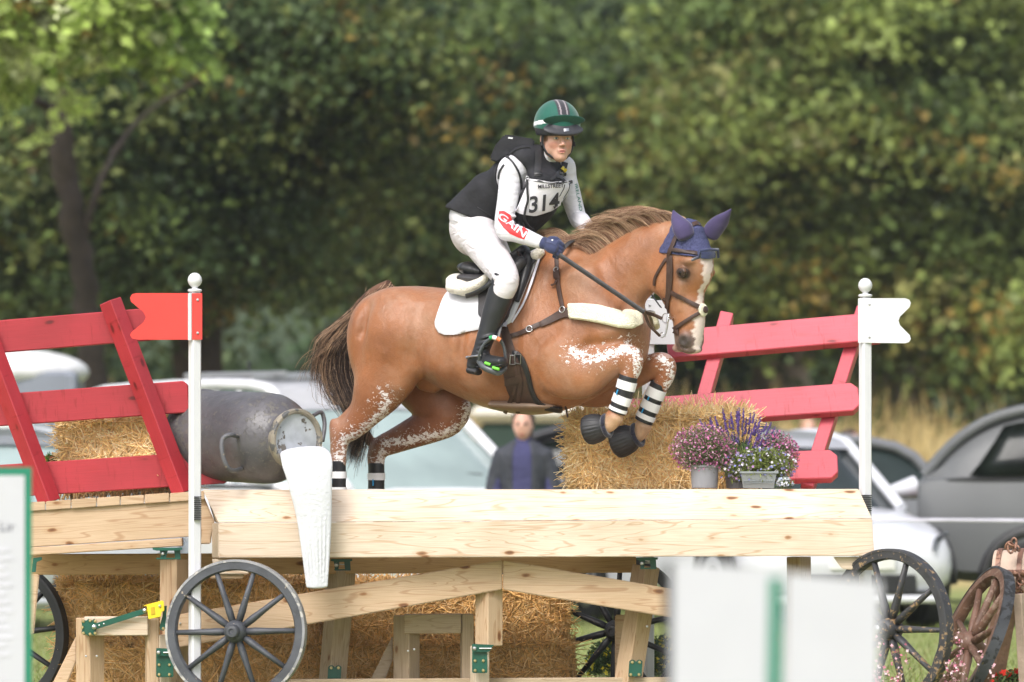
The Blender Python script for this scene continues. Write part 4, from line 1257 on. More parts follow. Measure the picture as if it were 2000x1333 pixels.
leg_boot([(661, 901), (661, 945), (661, 984)], 0.15, ((.26, .39), (.58, .71)), 'black boot with white tape bands on the near hind leg', .040, .043, blues=((.12, .22, -.02), (.42, .52, -.02)))
leg_boot([(735, 905), (735, 945), (734, 984)], -0.15, ((.27, .42), (.62, .75)), 'black boot with white tape bands on the far hind leg', .044, .045, blues=((.44, .55, .0),))
def bell(a, b, s, r, label):
    o = T_('overreach_boot', label, 'hoof boot'); o['group'] = 'rubber overreach boots'
    A, B = H(a[0], a[1], s), H(b[0], b[1], s)
    t = (B - A); L = t.length; q = t.to_track_quat('Z', 'Y').to_matrix().to_4x4()
    bm = bmesh.new(); seg = 72
    prof = [(r*0.60, 0), (r*0.80, L*.12), (r*1.0, L*.35), (r*1.10, L*.62), (r*1.13, L*.86), (r*1.10, L), (r*1.04, L), (r*0.95, L*.5), (r*.5, L*.05)]
    rings = []
    for ri, z in prof:
        rings.append([bm.verts.new(Matrix.Translation(A) @ q @ Vector(((ri*(1 + .045*math.cos(24*2*math.pi*k/seg)*(0.15 < z/L < 0.98)))*math.cos(2*math.pi*k/seg), ri*(1+.045*math.cos(24*2*math.pi*k/seg)*(0.15 < z/L < 0.98))*0.92*math.sin(2*math.pi*k/seg), z))) for k in range(seg)])
    for x, y in zip(rings, rings[1:]):
        for k in range(seg): bm.faces.new((x[k], x[(k+1) % seg], y[(k+1) % seg], y[k]))
    link('shell', bm_mesh(bm, 'shell', True), o, M['black_rubber'])
    ring_at(A + t*0.02, t, r*0.72, .013, 'fleece_collar', o, simple('dark_fleece', (0.012, 0.012, 0.028), 0.95, 0.3, 50, 0.8, 120, sheen=0.4), 24)
    return o
bell((1186, 832), (1147, 841), 0.17, .072, 'black ribbed rubber boot over the near front hoof')
bell((1246, 850), (1203, 867), -0.15, .075, 'black ribbed rubber boot over the far front hoof')
# ------------------------------------------------------------------ the rider
tf = math.radians(50)
RF = Vector((math.cos(tf), -math.sin(tf), 0)); RR = Vector((-math.sin(tf), -math.cos(tf), 0))   # torso: forward, to its right
hfa = math.radians(75)
FF = Vector((math.cos(hfa), -math.sin(hfa), -0.03)).normalized(); FR = Vector((-math.sin(hfa), -math.cos(hfa), 0)).normalized()
FU = FR.cross(FF).normalized()
if FU.z < 0: FU = -FU
FC = P(1089, 269, -0.20)                                                   # centre of the skull at eye height
def F(f, r, u): return FC + FF*f + FR*r + FU*u
SHR, SHL = P(1000, 330, -0.245), P(1098, 328, -0.02)
ELR, ELL = P(984, 447, -0.33), P(1128, 425, 0.00)
WRR, WRL = P(1055, 474, -0.43), P(1150, 447, -0.17)
PEL = H(940, 450, 0)
KNR, KNL = H(988, 545, 0.37), H(988, 545, -0.37)
HPR, HPL = H(930, 457, 0.10), H(940, 457, -0.10)
ANR, ANL = H(938, 690, 0.40), H(938, 690, -0.40)

def arm(v, g, sh, el, wr, k=0.02, hand=None):
    mid = sh.lerp(el, 0.5); m2 = el.lerp(wr, 0.35)
    v.chain([(sh, .054+g, .054+g), (mid, .048+g, .046+g), (el, .040+g, .040+g), (m2, .040+g, .040+g), (wr, .027+g, .027+g)] + ([(hand, .026, .026)] if hand else []), (0, -1, 0), k, sub=5)
def torso(v, g, k=0.03):
    v.chain([(P(922, 440, PEL.y), .110+g, .165+g), (P(958, 408, PEL.y-.02), .105+g, .150+g), (P(995, 375, -.05), .110+g, .160+g), (P(1025, 345, -.11), .112+g, .175+g), (P(1052, 322, -.15), .080+g, .165+g)], RR, k, sub=5)
def leg(v, g, hp_, kn, an, k=0.02):
    up = hp_.lerp(kn, 0.45)
    v.chain([(hp_, .098+g, .095+g), (up + Vector((0, 0, -.005)), .088+g, .080+g), (kn, .058+g, .054+g), (kn.lerp(an, .3), .056+g, .052+g), (kn.lerp(an, .65), .045+g, .043+g), (an, .034+g, .036+g)], HW, k, sub=5)

rider = empty('person', (0, 0, 0), 'rider in a green helmet, black vest and white breeches crouching over the jumping horse', 'person')

# skin: one continuous body, most of it under the clothes
bv = Vox((-0.36, -0.78, 1.60), (0.50, 0.50, 3.16), 0.0045)
torso(bv, -0.02)
bv.chain([(P(1050, 318, -.14), .05, .06), (P(1068, 300, -.165), .047, .052), (P(1080, 282, -.175), .047, .050)], RR, 0.03)
arm(bv, -0.008, SHR, ELR, WRR, hand=P(1075, 480, -.44)); arm(bv, -0.008, SHL, ELL, WRL, hand=H(1160, 452, -.10))
leg(bv, -0.016, HPR, KNR, ANR); leg(bv, -0.016, HPL, KNL, ANL)
bv.chain([(ANR, .030, .030), (H(955, 709, .425), .022, .026), (H(972, 709, .44), .014, .026)], HW, 0.02)
bv.chain([(ANL, .030, .030), (H(955, 709, -.425), .022, .026), (H(972, 709, -.44), .014, .026)], HW, 0.02)
# head
AX = (FF, FR, FU)
bv.ell(F(-.015, 0, .035), (.098, .076, .092), AX, 0.02)
bv.ell(F(.028, 0, -.048), (.056, .053, .074), AX, 0.035)
bv.ell(F(.058, 0, -.100), (.026, .027, .022), AX, 0.03)          # chin
for r_ in (1, -1):
    bv.ell(F(.052, .036*r_, -.028), (.026, .024, .024), AX, 0.02)  # cheekbone
    bv.ell(F(.010, .052*r_, -.062), (.034, .012, .026), AX, 0.025) # jaw
    bv.ell(F(.078, .026*r_, .012), (.018, .026, .009), AX, 0.016)  # brow
    bv.ell(F(.094, .030*r_, -.006), (.022, .019, .012), AX, 0.014, 'sub')
    bv.ell(F(.071, .030*r_, -.006), (.0155, .0165, .0125), AX, 0.004)
    bv.ell(F(-.012, .079*r_, -.010), (.017, .010, .031), AX, 0.008)
bv.chain([(F(.082, 0, .004), .008, .008), (F(.096, 0, -.022), .008, .008), (F(.107, 0, -.036), .010, .010)], FR, 0.012)
for r_ in (1, -1): bv.ell(F(.097, .012*r_, -.040), (.010, .008, .007), AX, 0.006)
bv.ell(F(.084, 0, -.066), (.014, .024, .007), AX, 0.008)
bv.ell(F(.082, 0, -.077), (.014, .020, .007), AX, 0.008)
bv.ell(F(.099, 0, -.0715), (.010, .016, .0028), AX, 0.003, 'sub')
me, V = bv.mesh('body')
q = V - np.array(FC)
f_, r_, u_ = q @ np.array(FF), q @ np.array(FR), q @ np.array(FU)
col = np.tile(np.array((0.62, 0.36, 0.27)), (len(V), 1))
hd = (np.abs(r_) < .1) & (u_ > -.13) & (f_ > -.12)
def spot(cf, cr, cu, rad, c, st=1.0):
    global col
    d = np.sqrt(((r_-cr)/rad[0])**2 + ((u_-cu)/rad[1])**2)
    col = lerpc(col, ss(1.0, 0.55, d) * (f_ > cf) * hd * st, c)
for s_ in (1, -1):
    spot(.04, .040*s_, -.040, (.026, .026), (0.68, 0.28, 0.22), .6)
    spot(.05, .030*s_, .0145, (.024, .0052), (0.16, 0.085, 0.05), .85)
    spot(.05, .030*s_, -.006, (.0185, .0095), (0.20, 0.10, 0.085), .55)
    spot(.06, .030*s_, -.006, (.0145, .0062), (0.72, 0.70, 0.68), .95)
    spot(.06, .030*s_, -.006, (.0065, .0068), (0.10, 0.15, 0.17), 1)
    spot(.06, .030*s_, -.006, (.0026, .0028), (0.01, 0.01, 0.01), 1)
    spot(.08, .0075*s_, -.046, (.0045, .0032), (0.20, 0.07, 0.05), .9)
spot(.06, 0, -.0715, (.024, .0115), (0.58, 0.20, 0.18), .85)
spot(.06, 0, -.0715, (.019, .0035), (0.14, 0.035, 0.035), .9)
spot(.06, 0, -.038, (.014, .012), (0.66, 0.30, 0.24), .5)
hairm = hd & (f_ < .035) & (u_ > -.02) & (np.abs(r_) < .074) | (hd & (f_ < -.04))
col = lerpc(col, hairm.astype(float)*.85, (0.22, 0.12, 0.07))
set_col(me, col)
link('body', me, rider, M['skin'])

# shirt
def cloth(name, c, rough, rot, sc=(3, 9, 14), amp=.030, st=.85):
    m = simple(name, c, rough, .04, 10)
    nt = m.node_tree; b = nt.nodes['Principled BSDF']
    tc = coords(nt, sc); tc.node.inputs['Rotation'].default_value = rot
    n1 = noise(nt, tc, 1.6, 3, .45, 1.2)
    r1 = ramp(nt, n1, [(.38, (0, 0, 0)), (.5, (1, 1, 1)), (.62, (.1, .1, .1))])
    bump(nt, b, r1, st, amp)
    return m
shirt_m = cloth('shirt_cloth', (0.69, 0.68, 0.73), .7, (.3, .5, .2), (2, 6, 9), amp=.007, st=.38)
cv = Vox((-0.36, -0.72, 1.98), (0.50, 0.45, 3.0), 0.0055)
torso(cv, 0.004)
cv.ell(SHR, (.066, .066, .066), None, 0.03); cv.ell(SHL, (.064, .064, .064), None, 0.03)
arm(cv, 0.006, SHR, ELR, WRR, 0.03); arm(cv, 0.006, SHL, ELL, WRL, 0.03)
cv.chain([(P(1052, 318, -.14), .058, .068), (P(1068, 302, -.165), .055, .060), (P(1073, 295, -.17), .054, .058)], RR, 0.03)
for t_, a_ in ((.80, .010), (.9, .009), (1.0, .008)):              # folds at the elbow
    c_ = SHR.lerp(ELR, t_); cv.ell(c_ + Vector((.03, -.01, .0)), (.028, .03, .007), None, .01)
me, _ = cv.mesh('shirt'); shirt = link('shirt', me, rider, shirt_m)
SHB = bvh_of(shirt)

# breeches
bre_m = cloth('breeches_cloth', (0.67, 0.635, 0.665), .75, (.2, -.5, .3), (2, 5, 7.5), .009, .42)
cv = Vox((-0.40, -0.75, 1.85), (0.22, 0.60, 2.60), 0.0055)
cv.chain([(H(925, 452, .05), .125, .115), (H(925, 452, -.05), .125, .115)], W, 0.04)
cv.chain([(P(952, 430, PEL.y), .115, .16), (P(925, 450, PEL.y), .125, .165)], RR, 0.05)
for hp_, kn, an, sg in ((HPR, KNR, ANR, 1), (HPL, KNL, ANL, -1)):
    up = hp_.lerp(kn, 0.5)
    cv.chain([(hp_ + Vector((0, 0, 0)), .106, .102), (up + Vector((.008, 0, -.006)), .088, .082), (kn, .069, .066), (kn.lerp(an, .25), .060, .055)], HW, 0.04, sub=6)
for t_ in (.75, .85, .95):
    c_ = HPR.lerp(KNR, t_); cv.ell(c_ + Vector((-.035, -.04, -.02)), (.03, .03, .006), ((0.8, 0, -.6), (0, 1, 0), (.6, 0, .8)), .012)
me, _ = cv.mesh('breeches'); bre = link('breeches', me, rider, bre_m)
BREB = bvh_of(bre)
strap('side_seam', [(925, 432), (945, 470), (965, 505), (978, 530)], 1.6, BREB, 0.0005, 0.002, simple('seam', (0.6, 0.57, 0.6), 0.8), rider, 24)

# tall boots
bt_m = M['boot_leather']
for kn, an, sg in ((KNR, ANR, 1), (KNL, ANL, -1)):
    cv = Vox(tuple(Vector((min(kn.x, an.x)-.16, min(kn.y, an.y)-.22, 1.60))), tuple(Vector((max(kn.x, an.x)+.2, max(kn.y, an.y)+.16, 2.32))), 0.0045)
    top = kn + Vector((0.0, 0, .012))
    cv.chain([(top, .066, .064), (kn.lerp(an, .22), .068, .060), (kn.lerp(an, .42), .063, .056), (kn.lerp(an, .7), .050, .047), (kn.lerp(an, .93), .042, .043), (an + Vector((0, 0, -.02)), .042, .042)], HW, 0.02, sub=6)
    n_ = Vector((0.42, 0, 0.9)).normalized()
    cv.plane(kn + Vector((0, 0, .006)), (0.45, 0, 0.9))
    cv.chain([(H(936, 700, .40*sg), .042, .040), (H(950, 706, .415*sg), .038, .038), (H(966, 707, .435*sg), .031, .040), (H(981, 707, .45*sg), .024, .038)], HW, 0.03)
    cv.chain([(H(926, 706, .39*sg), .036, .034), (H(924, 716, .39*sg), .034, .034)], HW, 0.02)
    if sg > 0:
        for tt in (.78, .85, .92):
            c_ = kn.lerp(an, tt); cv.ell(c_ + Vector((.01, -.03, 0)), (.036, .03, .006), ((.95, 0, .3), (0, 1, 0), (-.3, 0, .95)), .012)
    me, _ = cv.mesh('riding_boot')
    b_ = link('riding_boot', me, rider, bt_m)
    if sg > 0: BOOTB = bvh_of(b_)
    sole = Vox(tuple(H(915, 735, .45*sg) - Vector((.1, .2, .1))), tuple(H(990, 690, .35*sg) + Vector((.1, .2, .1))), 0.004)
    sole.chain([(H(918, 723, .39*sg), .020, .036), (H(934, 727, .395*sg), .018, .036)], HW, 0.006, end=.6)
    sole.chain([(H(938, 717, .40*sg), .008, .034), (H(962, 716, .43*sg), .009, .040), (H(984, 713, .45*sg), .009, .034)], HW, 0.006)
    me, _ = sole.mesh('boot_sole'); link('boot_sole', me, b_, M['black_rubber'])
strap('boot_top_seam', [(962, 556), (975, 560), (990, 572), (998, 582)], 2, BOOTB, 0.0005, 0.003, M['black_leather'], rider, 12)
strap('spur_strap', [(926, 686), (940, 690), (955, 692)], 5, BOOTB, 0.001, 0.004, M['black_leather'], rider, 10)
tube('spur', [H(920, 697, .44), H(928, 696, .46), H(940, 694, .46)], .0055, M['steel'], rider, 8)
tube('spur_knob', [H(912, 699, .42), H(921, 697, .44)], [.009, .004], M['steel'], rider, 10)

# vest: body protector and its air layer
vest_m = simple('vest_cloth', (0.014, 0.014, 0.018), 0.8, 0.35, 10, 0.8, 9, bdist=0.018)
cv = Vox((-0.42, -0.62, 2.05), (0.42, 0.42, 3.02), 0.0055)
torso(cv, 0.022)
cv.chain([(P(902, 418, PEL.y+.03), .035, .17), (P(930, 405, PEL.y), .07, .17), (P(965, 375, -.03), .09, .17)], RR, 0.05)      # flared back hem
cv.chain([(P(1030, 318, -.15), .07, .14), (P(1058, 305, -.17), .045, .09)], RR, 0.04)
cv.chain([(P(1022, 438, -.20), .05, .10), (P(1050, 402, -.22), .07, .115), (P(1071, 355, -.24), .07, .125)], RR, 0.05)               # padded front
cv.plane(P(940, 436, 0), (-0.38, 0, -0.92), 0.01)
for c_, r_ in ((SHR, .094), (SHL, .085)):
    cv.ell(c_ + Vector((0.0, 0, -.035)), (r_*.9, r_, r_*1.12), None, 0.012, 'sub')
cv.ell(P(1080, 292, -.26), (.050, .10, .075), None, 0.012, 'sub')
me, _ = cv.mesh('vest'); vest = link('vest', me, rider, vest_m)
VB = bvh_of(vest)
prism('vest_collar', [(956, 312), (966, 286), (984, 264), (990, 263), (1044, 272), (1043, 290), (1010, 296), (988, 306), (970, 318)], -.24, .0, vest_m, vest, .012, smooth=True)
prism('collar_label', [(993, 268), (1002, 269), (1001, 272), (992, 271)], -.243, -.240, M['white_plastic'], vest)
ALLV = bvh_of(vest, shirt)
strap('vest_edge', [(1041, 274), (1015, 280), (985, 297), (1003, 320), (1015, 345), (1018, 385), (1010, 410)], 3.5, ALLV, 0.002, 0.006, M['black_rubber'], vest, 50, ydef=-.3)
strap('harness_strap', [(1050, 285), (1050, 315), (1050, 345)], 12, ALLV, 0.004, 0.005, M['black_rubber'], rider, 16, ydef=-.3)
strap('harness_strap', [(1103, 318), (1098, 335), (1092, 350)], 12, ALLV, 0.004, 0.005, M['black_rubber'], rider, 12, ydef=-.3)
strap('harness_strap', [(1075, 352), (1084, 345), (1094, 330)], 5, ALLV, 0.004, 0.005, M['black_rubber'], rider, 12, ydef=-.3)
strap('toggle', [(1093, 328), (1100, 334), (1104, 330)], 6, ALLV, 0.012, 0.008, M['yellow_metal'], rider, 6, ydef=-.3)
for cx, cy in ((1051, 340), (1098, 340)):
    strap('buckle', [(cx-7, cy), (cx+7, cy)], 6, ALLV, 0.009, 0.006, M['black_leather'], rider, 4, ydef=-.3)
strap('arm_strap', [(985, 322), (977, 335), (974, 350)], 3, ALLV, 0.002, 0.004, M['black_rubber'], rider, 10, ydef=-.3)
strap('vest_pocket_seam', [(932, 405), (945, 413), (960, 422)], 2, ALLV, 0.001, 0.004, M['black_rubber'], vest, 10, ydef=-.3)

# number bib
bib = ruled('number_bib', [(1031, 349), (1050, 351), (1075, 356), (1100, 355), (1117, 352)], [(1004, 412), (1020, 418), (1045, 420), (1075, 410), (1101, 392), (1110, 380)], 22, 14, ALLV, 0.010, 0.006, simple('bib_cloth', (0.74, 0.72, 0.78), 0.8, 0.05, 8, 0.5, 14, bdist=0.012), rider, ydef=-.3)
BIBB = bvh_of(bib)
for q in ([(1031, 351), (1020, 378), (1005, 412)], [(1031, 350), (1060, 355), (1090, 357), (1117, 353)], [(1116, 353), (1112, 372), (1101, 390)]):
    strap('bib_edge', q, 4, BIBB, 0.001, 0.004, M['black_rubber'], bib, 16, ydef=-.3)

def print_text(txt, M2, bvh, off, mat, parent, name, ydef=-.3, thick=0.0015, size=1.0, cuts=0, shear=0.0, bold=0.0):
    """lettering laid on a surface. M2: (x0,y0),(ux,uy),(vx,vy) px placement of the text's origin, advance and rise for one unit"""
    cu = bpy.data.curves.new(name, 'FONT'); cu.body = txt; cu.size = size; cu.align_x = 'CENTER'; cu.align_y = 'CENTER'; cu.shear = shear; cu.offset = bold
    o = bpy.data.objects.new('tmp', cu); COL.objects.link(o)
    me = bpy.data.meshes.new_from_object(o.evaluated_get(bpy.context.evaluated_depsgraph_get()))
    bpy.data.objects.remove(o)
    bm = bmesh.new(); bm.from_mesh(me); bpy.data.meshes.remove(me)
    if cuts:
        bmesh.ops.triangulate(bm, faces=bm.faces)
        for _ in range(cuts):
            es = [e for e in bm.edges if e.calc_length() > 0.16]
            if es: bmesh.ops.subdivide_edges(bm, edges=es, cuts=1, use_grid_fill=False)
            bmesh.ops.triangulate(bm, faces=bm.faces)
    (x0, y0), (ux, uy), (vx_, vy) = M2
    for v in bm.verts:
        px, py = x0 + v.co.x*ux + v.co.y*vx_, y0 + v.co.x*uy + v.co.y*vy
        if bvh is not None:
            p, n = hit(bvh, px, py, ydef); v.co = p + n*off
        else:
            v.co = P(px, py, ydef)
    me = bm_mesh(bm, name)
    return link(name, me, parent, mat)
ink = simple('dark_print', (0.035, 0.035, 0.042), 0.7, 0.1)
print_text('MILLSTREET', ((1075, 364), (12.6, -0.6), (0.6, -14)), BIBB, 0.0045, ink, bib, 'lettering', size=0.74, cuts=1, bold=.015)
print_text('314', ((1062, 398), (40, -6.0), (3.0, -44)), BIBB, 0.0045, ink, bib, 'lettering', size=1.0, cuts=2, bold=0.02)
cord = [hit(ALLV, x_, y_) for x_, y_ in ((1036, 352), (1034, 370), (1033, 390), (1028, 405), (1024, 422), (1030, 436), (1038, 442))]
tube('air_vest_cord', [p + n*0.026 for p, n in cord], .006, M['black_rubber'], rider, 8, curve=8)
ring_at(cord[0][0] + cord[0][1]*.024 + Vector((0, 0, .008)), (0, -1, 0), .008, .002, 'cord_clip', rider, M['steel'])
for k_ in range(5):
    strap('vest_lace', [(1003+k_*9, 428+k_*3), (1007+k_*9, 440+k_*3)], 2.5, ALLV, 0.006, 0.006, M['black_rubber'], vest, 4)

red = simple('red_print', (0.74, 0.03, 0.035), 0.6, 0.06)
ruled('sleeve_print', [(975, 413), (984, 412), (996, 420), (1012, 436), (1032, 452)], [(973, 430), (983, 445), (996, 457), (1012, 464), (1024, 468)], 26, 12, SHB, 0.001, 0.0015, red, shirt)
print_text('GAIN', ((1001, 441), (22.0, 17.0), (11, -14)), SHB, 0.005, shirt_m, shirt, 'lettering', size=0.98, cuts=3, bold=0.02)
grn = simple('green_print', (0.01, 0.16, 0.11), 0.6, 0.06)
print_text('IRELAND', ((1129, 386), (2.5, 13.4), (8, -1.5)), SHB, 0.003, grn, shirt, 'lettering', size=1.0, cuts=1)

# gloves
glove_m = M['navy_cloth']
def glove(wr, pal, fdir, across, curl, name, spread=1.0):
    """a closed fist on the rein: palm, four unequal fingers bent at their knuckles, a thumb on the side"""
    fdir, across, curl = Vector(fdir).normalized(), Vector(across).normalized(), Vector(curl).normalized()
    lo = Vector([min(a, b) - .11 for a, b in zip(wr, pal)]); hi = Vector([max(a, b) + .11 for a, b in zip(wr, pal)])
    g = Vox(tuple(lo), tuple(hi), 0.003)
    g.chain([(wr, .033, .030), (wr.lerp(pal, .4), .031, .026), (pal, .040, .024), (pal + fdir*.022, .040, .022)], curl, 0.01)
    for i, (o_, L) in enumerate(zip((.030, .010, -.010, -.028), (.043, .048, .045, .036))):
        k0 = pal + fdir*.026 + across*o_
        k1 = k0 + fdir*L*.55 + curl*L*.35
        k2 = k1 + curl*L*.62 - fdir*L*.18
        k3 = k2 - fdir*L*.5 + curl*L*.05
        g.chain([(k0, .0125, .0125), (k1, .0118, .0118), (k2, .0108, .0108), (k3, .0095, .0095)], across, 0.003, sub=3)
    t0 = wr.lerp(pal, .55) + across*.030; t1 = pal + across*.046 + fdir*.008 + curl*.010; t2 = t1 + fdir*.028 + curl*.016 - across*.006; t3 = t2 + fdir*.018 + curl*.012 - across*.010
    g.chain([(t0, .016, .015), (t1, .014, .013), (t2, .012, .012), (t3, .010, .010)], curl, 0.006, sub=3)
    me, _ = g.mesh(name)
    return link(name, me, rider, glove_m)
gl = glove(P(1062, 475, -.44), P(1077, 481, -.455), (0.86, -0.1, -0.30), (.35, .10, .9), (0.05, 0.9, -.5), 'glove')
GB = bvh_of(gl)
strap('glove_tab', [(1068, 470), (1080, 473), (1086, 477)], 8, GB, 0.001, 0.003, simple('glove_tab_cloth', (0.04, 0.05, 0.12), 0.6), gl, 6, ydef=-.45)
strap('glove_logo', [(1077, 470), (1080, 471)], 3, GB, 0.005, 0.001, M['white_plastic'], gl, 2, ydef=-.45)
glove(P(1151, 448, -.18), P(1163, 454, -.21), (0.9, -.2, -.3), (.3, -.1, .9), (0, .8, -.6), 'glove')

# helmet
HC = F(-.012, 0, .066)
gcol = {}
hv_ = Vox(tuple(HC - Vector((.24, .26, .16))), tuple(HC + Vector((.24, .26, .19))), 0.0035)
hv_.ell(HC, (.137, .118, .128), AX, 0.0)
hv_.plane(F(.0, 0, .046), -(FU + FF*.10))
me, V = hv_.mesh('helmet_silk')
q = V - np.array(HC); f_, r_, u_ = q @ np.array(FF), q @ np.array(FR), q @ np.array(FU)
col = np.tile(np.array((0.009, 0.10, 0.072)), (len(V), 1))
rr_ = r_ + 0.004
col = lerpc(col, ((np.abs(rr_) < .032) & (u_ > 0.03)).astype(float), (0.035, 0.033, 0.042))
for c_ in (.0165, -.0165): col = lerpc(col, ((np.abs(rr_ - c_) < .0035) & (u_ > .03)).astype(float), (0.32, 0.28, 0.30))
col = lerpc(col, ((np.abs(u_ - .004 - .10*f_) < .010) & (r_ > .055)).astype(float), (0.8, 0.8, 0.84))
set_col(me, col)
helm = link('helmet', me, rider, colmat('helmet_silk', 0.65, 1, 30, 0.05, 0.2, 60, 0.3, sheen=.3))
hb = Vox(tuple(HC - Vector((.26, .30, .18))), tuple(HC + Vector((.26, .28, .12))), 0.0035)     # black shell rim and peak
hb.ell(HC + FU*-.010, (.135, .114, .100), AX, 0.0)
hb.plane(F(0, 0, .062), FU)
hb.plane(F(0, 0, .010), -(FU + FF*.04))
hb.ell(F(.108, 0, .040), (.042, .106, .015), ((FF - FU*1.1).normalized(), FR, (FU + FF*1.1).normalized()), 0.016)
me, _ = hb.mesh('helmet_rim'); hr = link('helmet_rim', me, helm, simple('helmet_shell', (0.036, 0.036, 0.045), 0.5, 0.1, 10, 0.3, 90))
HRB = bvh_of(hr)
hg = Vox(tuple(HC - Vector((.26, .34, .14))), tuple(HC + Vector((.26, .28, .14))), 0.0035)     # the silk's own peak, turned up
hg.ell(F(.122, 0, .086), (.040, .112, .007), ((FF + FU*.95).normalized(), FR, (FU - FF*.95).normalized()), 0.0)
me, V = hg.mesh('silk_peak'); set_col(me, np.tile((0.006, 0.075, 0.055), (len(V), 1))); link('silk_peak', me, helm, bpy.data.materials['helmet_silk'])
strap('helmet_badge', [(1101, 255), (1111, 254)], 6, HRB, 0.002, 0.003, M['steel'], helm, 4, ydef=-.3)
for r_ in (1, -1):
    e0 = F(.010, .080*r_, .012); e1 = F(.006, .082*r_, -.030); e2 = F(.022, .068*r_, -.072); e3 = F(.048, .032*r_, -.108); e4 = F(.052, 0, -.118)
    tube('chin_strap', [e0, e1, e2, e3, e4], [.010, .009, .008, .006, .006], M['black_rubber'], helm, 8, flat=(1, .5), curve=4)
    tube('chin_strap', [F(-.055, .074*r_, .008), F(-.022, .084*r_, -.030), e1], .006, M['black_rubber'], helm, 8, flat=(1, .5), curve=4)
    tube('strap_buckle', [F(.004, .086*r_, -.024), F(.008, .086*r_, -.045)], .012, M['black_rubber'], helm, 8, flat=(1, .6))

# stirrup: leather and steel iron under the boot
st = empty('stirrup', (0, 0, 0), 'grey stirrup iron with green pads under the rider\'s boot', 'stirrup')
iron = simple('stirrup_grey', (0.10, 0.11, 0.12), 0.4, 0.1, 20, metal=.3)
tube('stirrup_leather', [H(984, 610, .33), H(976, 640, .38), H(971, 664, .41)], .013, M['black_leather'], st, 8, flat=(.3, 1), up=tuple(HW), curve=4)
arch = [H(937, 707, .44), H(938, 688, .46), H(948, 670, .45), H(962, 661, .43), H(975, 664, .42), H(983, 675, .41), H(987, 692, .40), H(988, 712, .38)]
tube('iron', arch, [.013, .011, .010, .012, .012, .010, .011, .013], iron, st, 10, flat=(1.2, .8), up=tuple(HW), curve=5)
tube('tread', [H(935, 706, .44), H(945, 717, .46), H(960, 724, .46), H(975, 728, .44), H(987, 718, .40)], [.013, .017, .018, .017, .014], iron, st, 10, curve=5)
for a_, b_ in (((947, 707), (958, 711)), ((962, 716), (975, 720))):
    tube('green_pad', [H(a_[0], a_[1]+2, .475), H(b_[0], b_[1]+2, .475)], .008, simple('lime', (0.16, 0.62, 0.05), 0.5), st, 8)
for a_, b_, c_ in (((956, 661), (962, 659), (0.01, 0.30, 0.08)), ((962, 659), (970, 661), (0.8, 0.8, 0.8)), ((971, 661), (977, 665), (0.8, 0.22, 0.08))):
    tube('flag_band', [H(a_[0], a_[1], .445), H(b_[0], b_[1], .44)], .0115, simple('band', c_, 0.5), st, 8)
tube('spare_leather', [H(958, 552, .42), H(942, 565, .42), H(925, 574, .38), H(910, 579, .34)], .012, M['black_leather'], st, 8, flat=(.3, 1), up=tuple(HW), curve=4)
# ------------------------------------------------------------------ the timber table
PN, PP, PD, PG = M['pine'], M['pine_pale'], M['pine_dark'], M['pine_grey']
jump = empty('jump_table', tuple(P(1050, 917, -.6) * 0 + Vector((P(1050, 917, -.6).x, -.6, 0))), 'pale timber table fence the horse is jumping, with a sloping front board and A-shaped bracing', 'jump fence')
def solid(name, front, back, mat, parent, bevel=0.006):
    """front/back: matching loops of world points"""
    bm = bmesh.new()
    f = [bm.verts.new(p) for p in front]; g = [bm.verts.new(p) for p in back]; n = len(f)
    bm.faces.new(f); bm.faces.new(g[::-1])
    for k in range(n): bm.faces.new((f[k], g[k], g[(k+1) % n], f[(k+1) % n]))
    bmesh.ops.recalc_face_normals(bm, faces=bm.faces)
    if bevel: bmesh.ops.bevel(bm, geom=list(bm.edges), offset=bevel, segments=2, affect='EDGES', clamp_overlap=True)
    return link(name, bm_mesh(bm, name), parent, mat)
yf = -.84
ya = -.66
# left end profile (looking along +x): section points, then the right end
def sect(pts): return [P(x_, y_, d_) for x_, y_, d_ in pts]
solid('top_board', sect([(427, 1021.4, yf), (396, 957, ya), (400, 957, ya+.16), (420, 1021.4, ya+.16)]), sect([(1703, 1013.6, yf), (1677, 955.5, ya), (1675, 955.5, ya+.16), (1690, 1013.6, ya+.16)]), PP, jump, .0035)
solid('front_beam', sect([(427, 1090, yf), (427, 1022, yf), (414, 1022, yf+.2), (414, 1090, yf+.2)]), sect([(1708, 1086.5, yf), (1703.5, 1014.2, yf), (1698, 1014.2, yf+.2), (1698, 1086.5, yf+.2)]), PP, jump, .0035)
solid('end_block', sect([(372, 1063, ya+.03), (372, 962, ya+.03), (394, 960, ya+.03), (420, 1020, ya+.03), (413, 1050, ya+.03), (412, 1063, ya+.03)]), sect([(372, 1063, ya+.14), (372, 962, ya+.14), (394, 960, ya+.14), (420, 1020, ya+.14), (413, 1050, ya+.14), (412, 1063, ya+.14)]), PN, jump)
# left wing: plank ends over a side beam
xs = [20, 40, 89, 139, 189, 235, 282, 331, 400]
for a, b in zip(xs, xs[1:]):
    y0, y1 = 981-(a-63)*.066, 981-(b-63)*.066
    j = rng.uniform(-1, 1)
    solid('plank', [P(a+.6, y0+18, -.66+j*.004), P(a+.6, y0+j*.5, -.66+j*.004), P(b-.6, y1+j*.5, -.66+j*.004), P(b-.6, y1+17.5, -.66+j*.004)], [P(a+.6, y0+18, .75), P(a+.6, y0+j*.5, .75), P(b-.6, y1+j*.5, .75), P(b-.6, y1+17.5, .75)], PN, jump, .003)
pxbeam('side_beam', (20, 1036), (392, 1011.5), -.58, 70, .12, PN, jump)
pxbeam('side_rail', (20, 1080), (357, 1059), -.585, 15.5, .12, PN, jump)
pxbeam('rear_beam', (20, 1103), (1242, 1098.5), -.20, 40, .14, PD, jump)
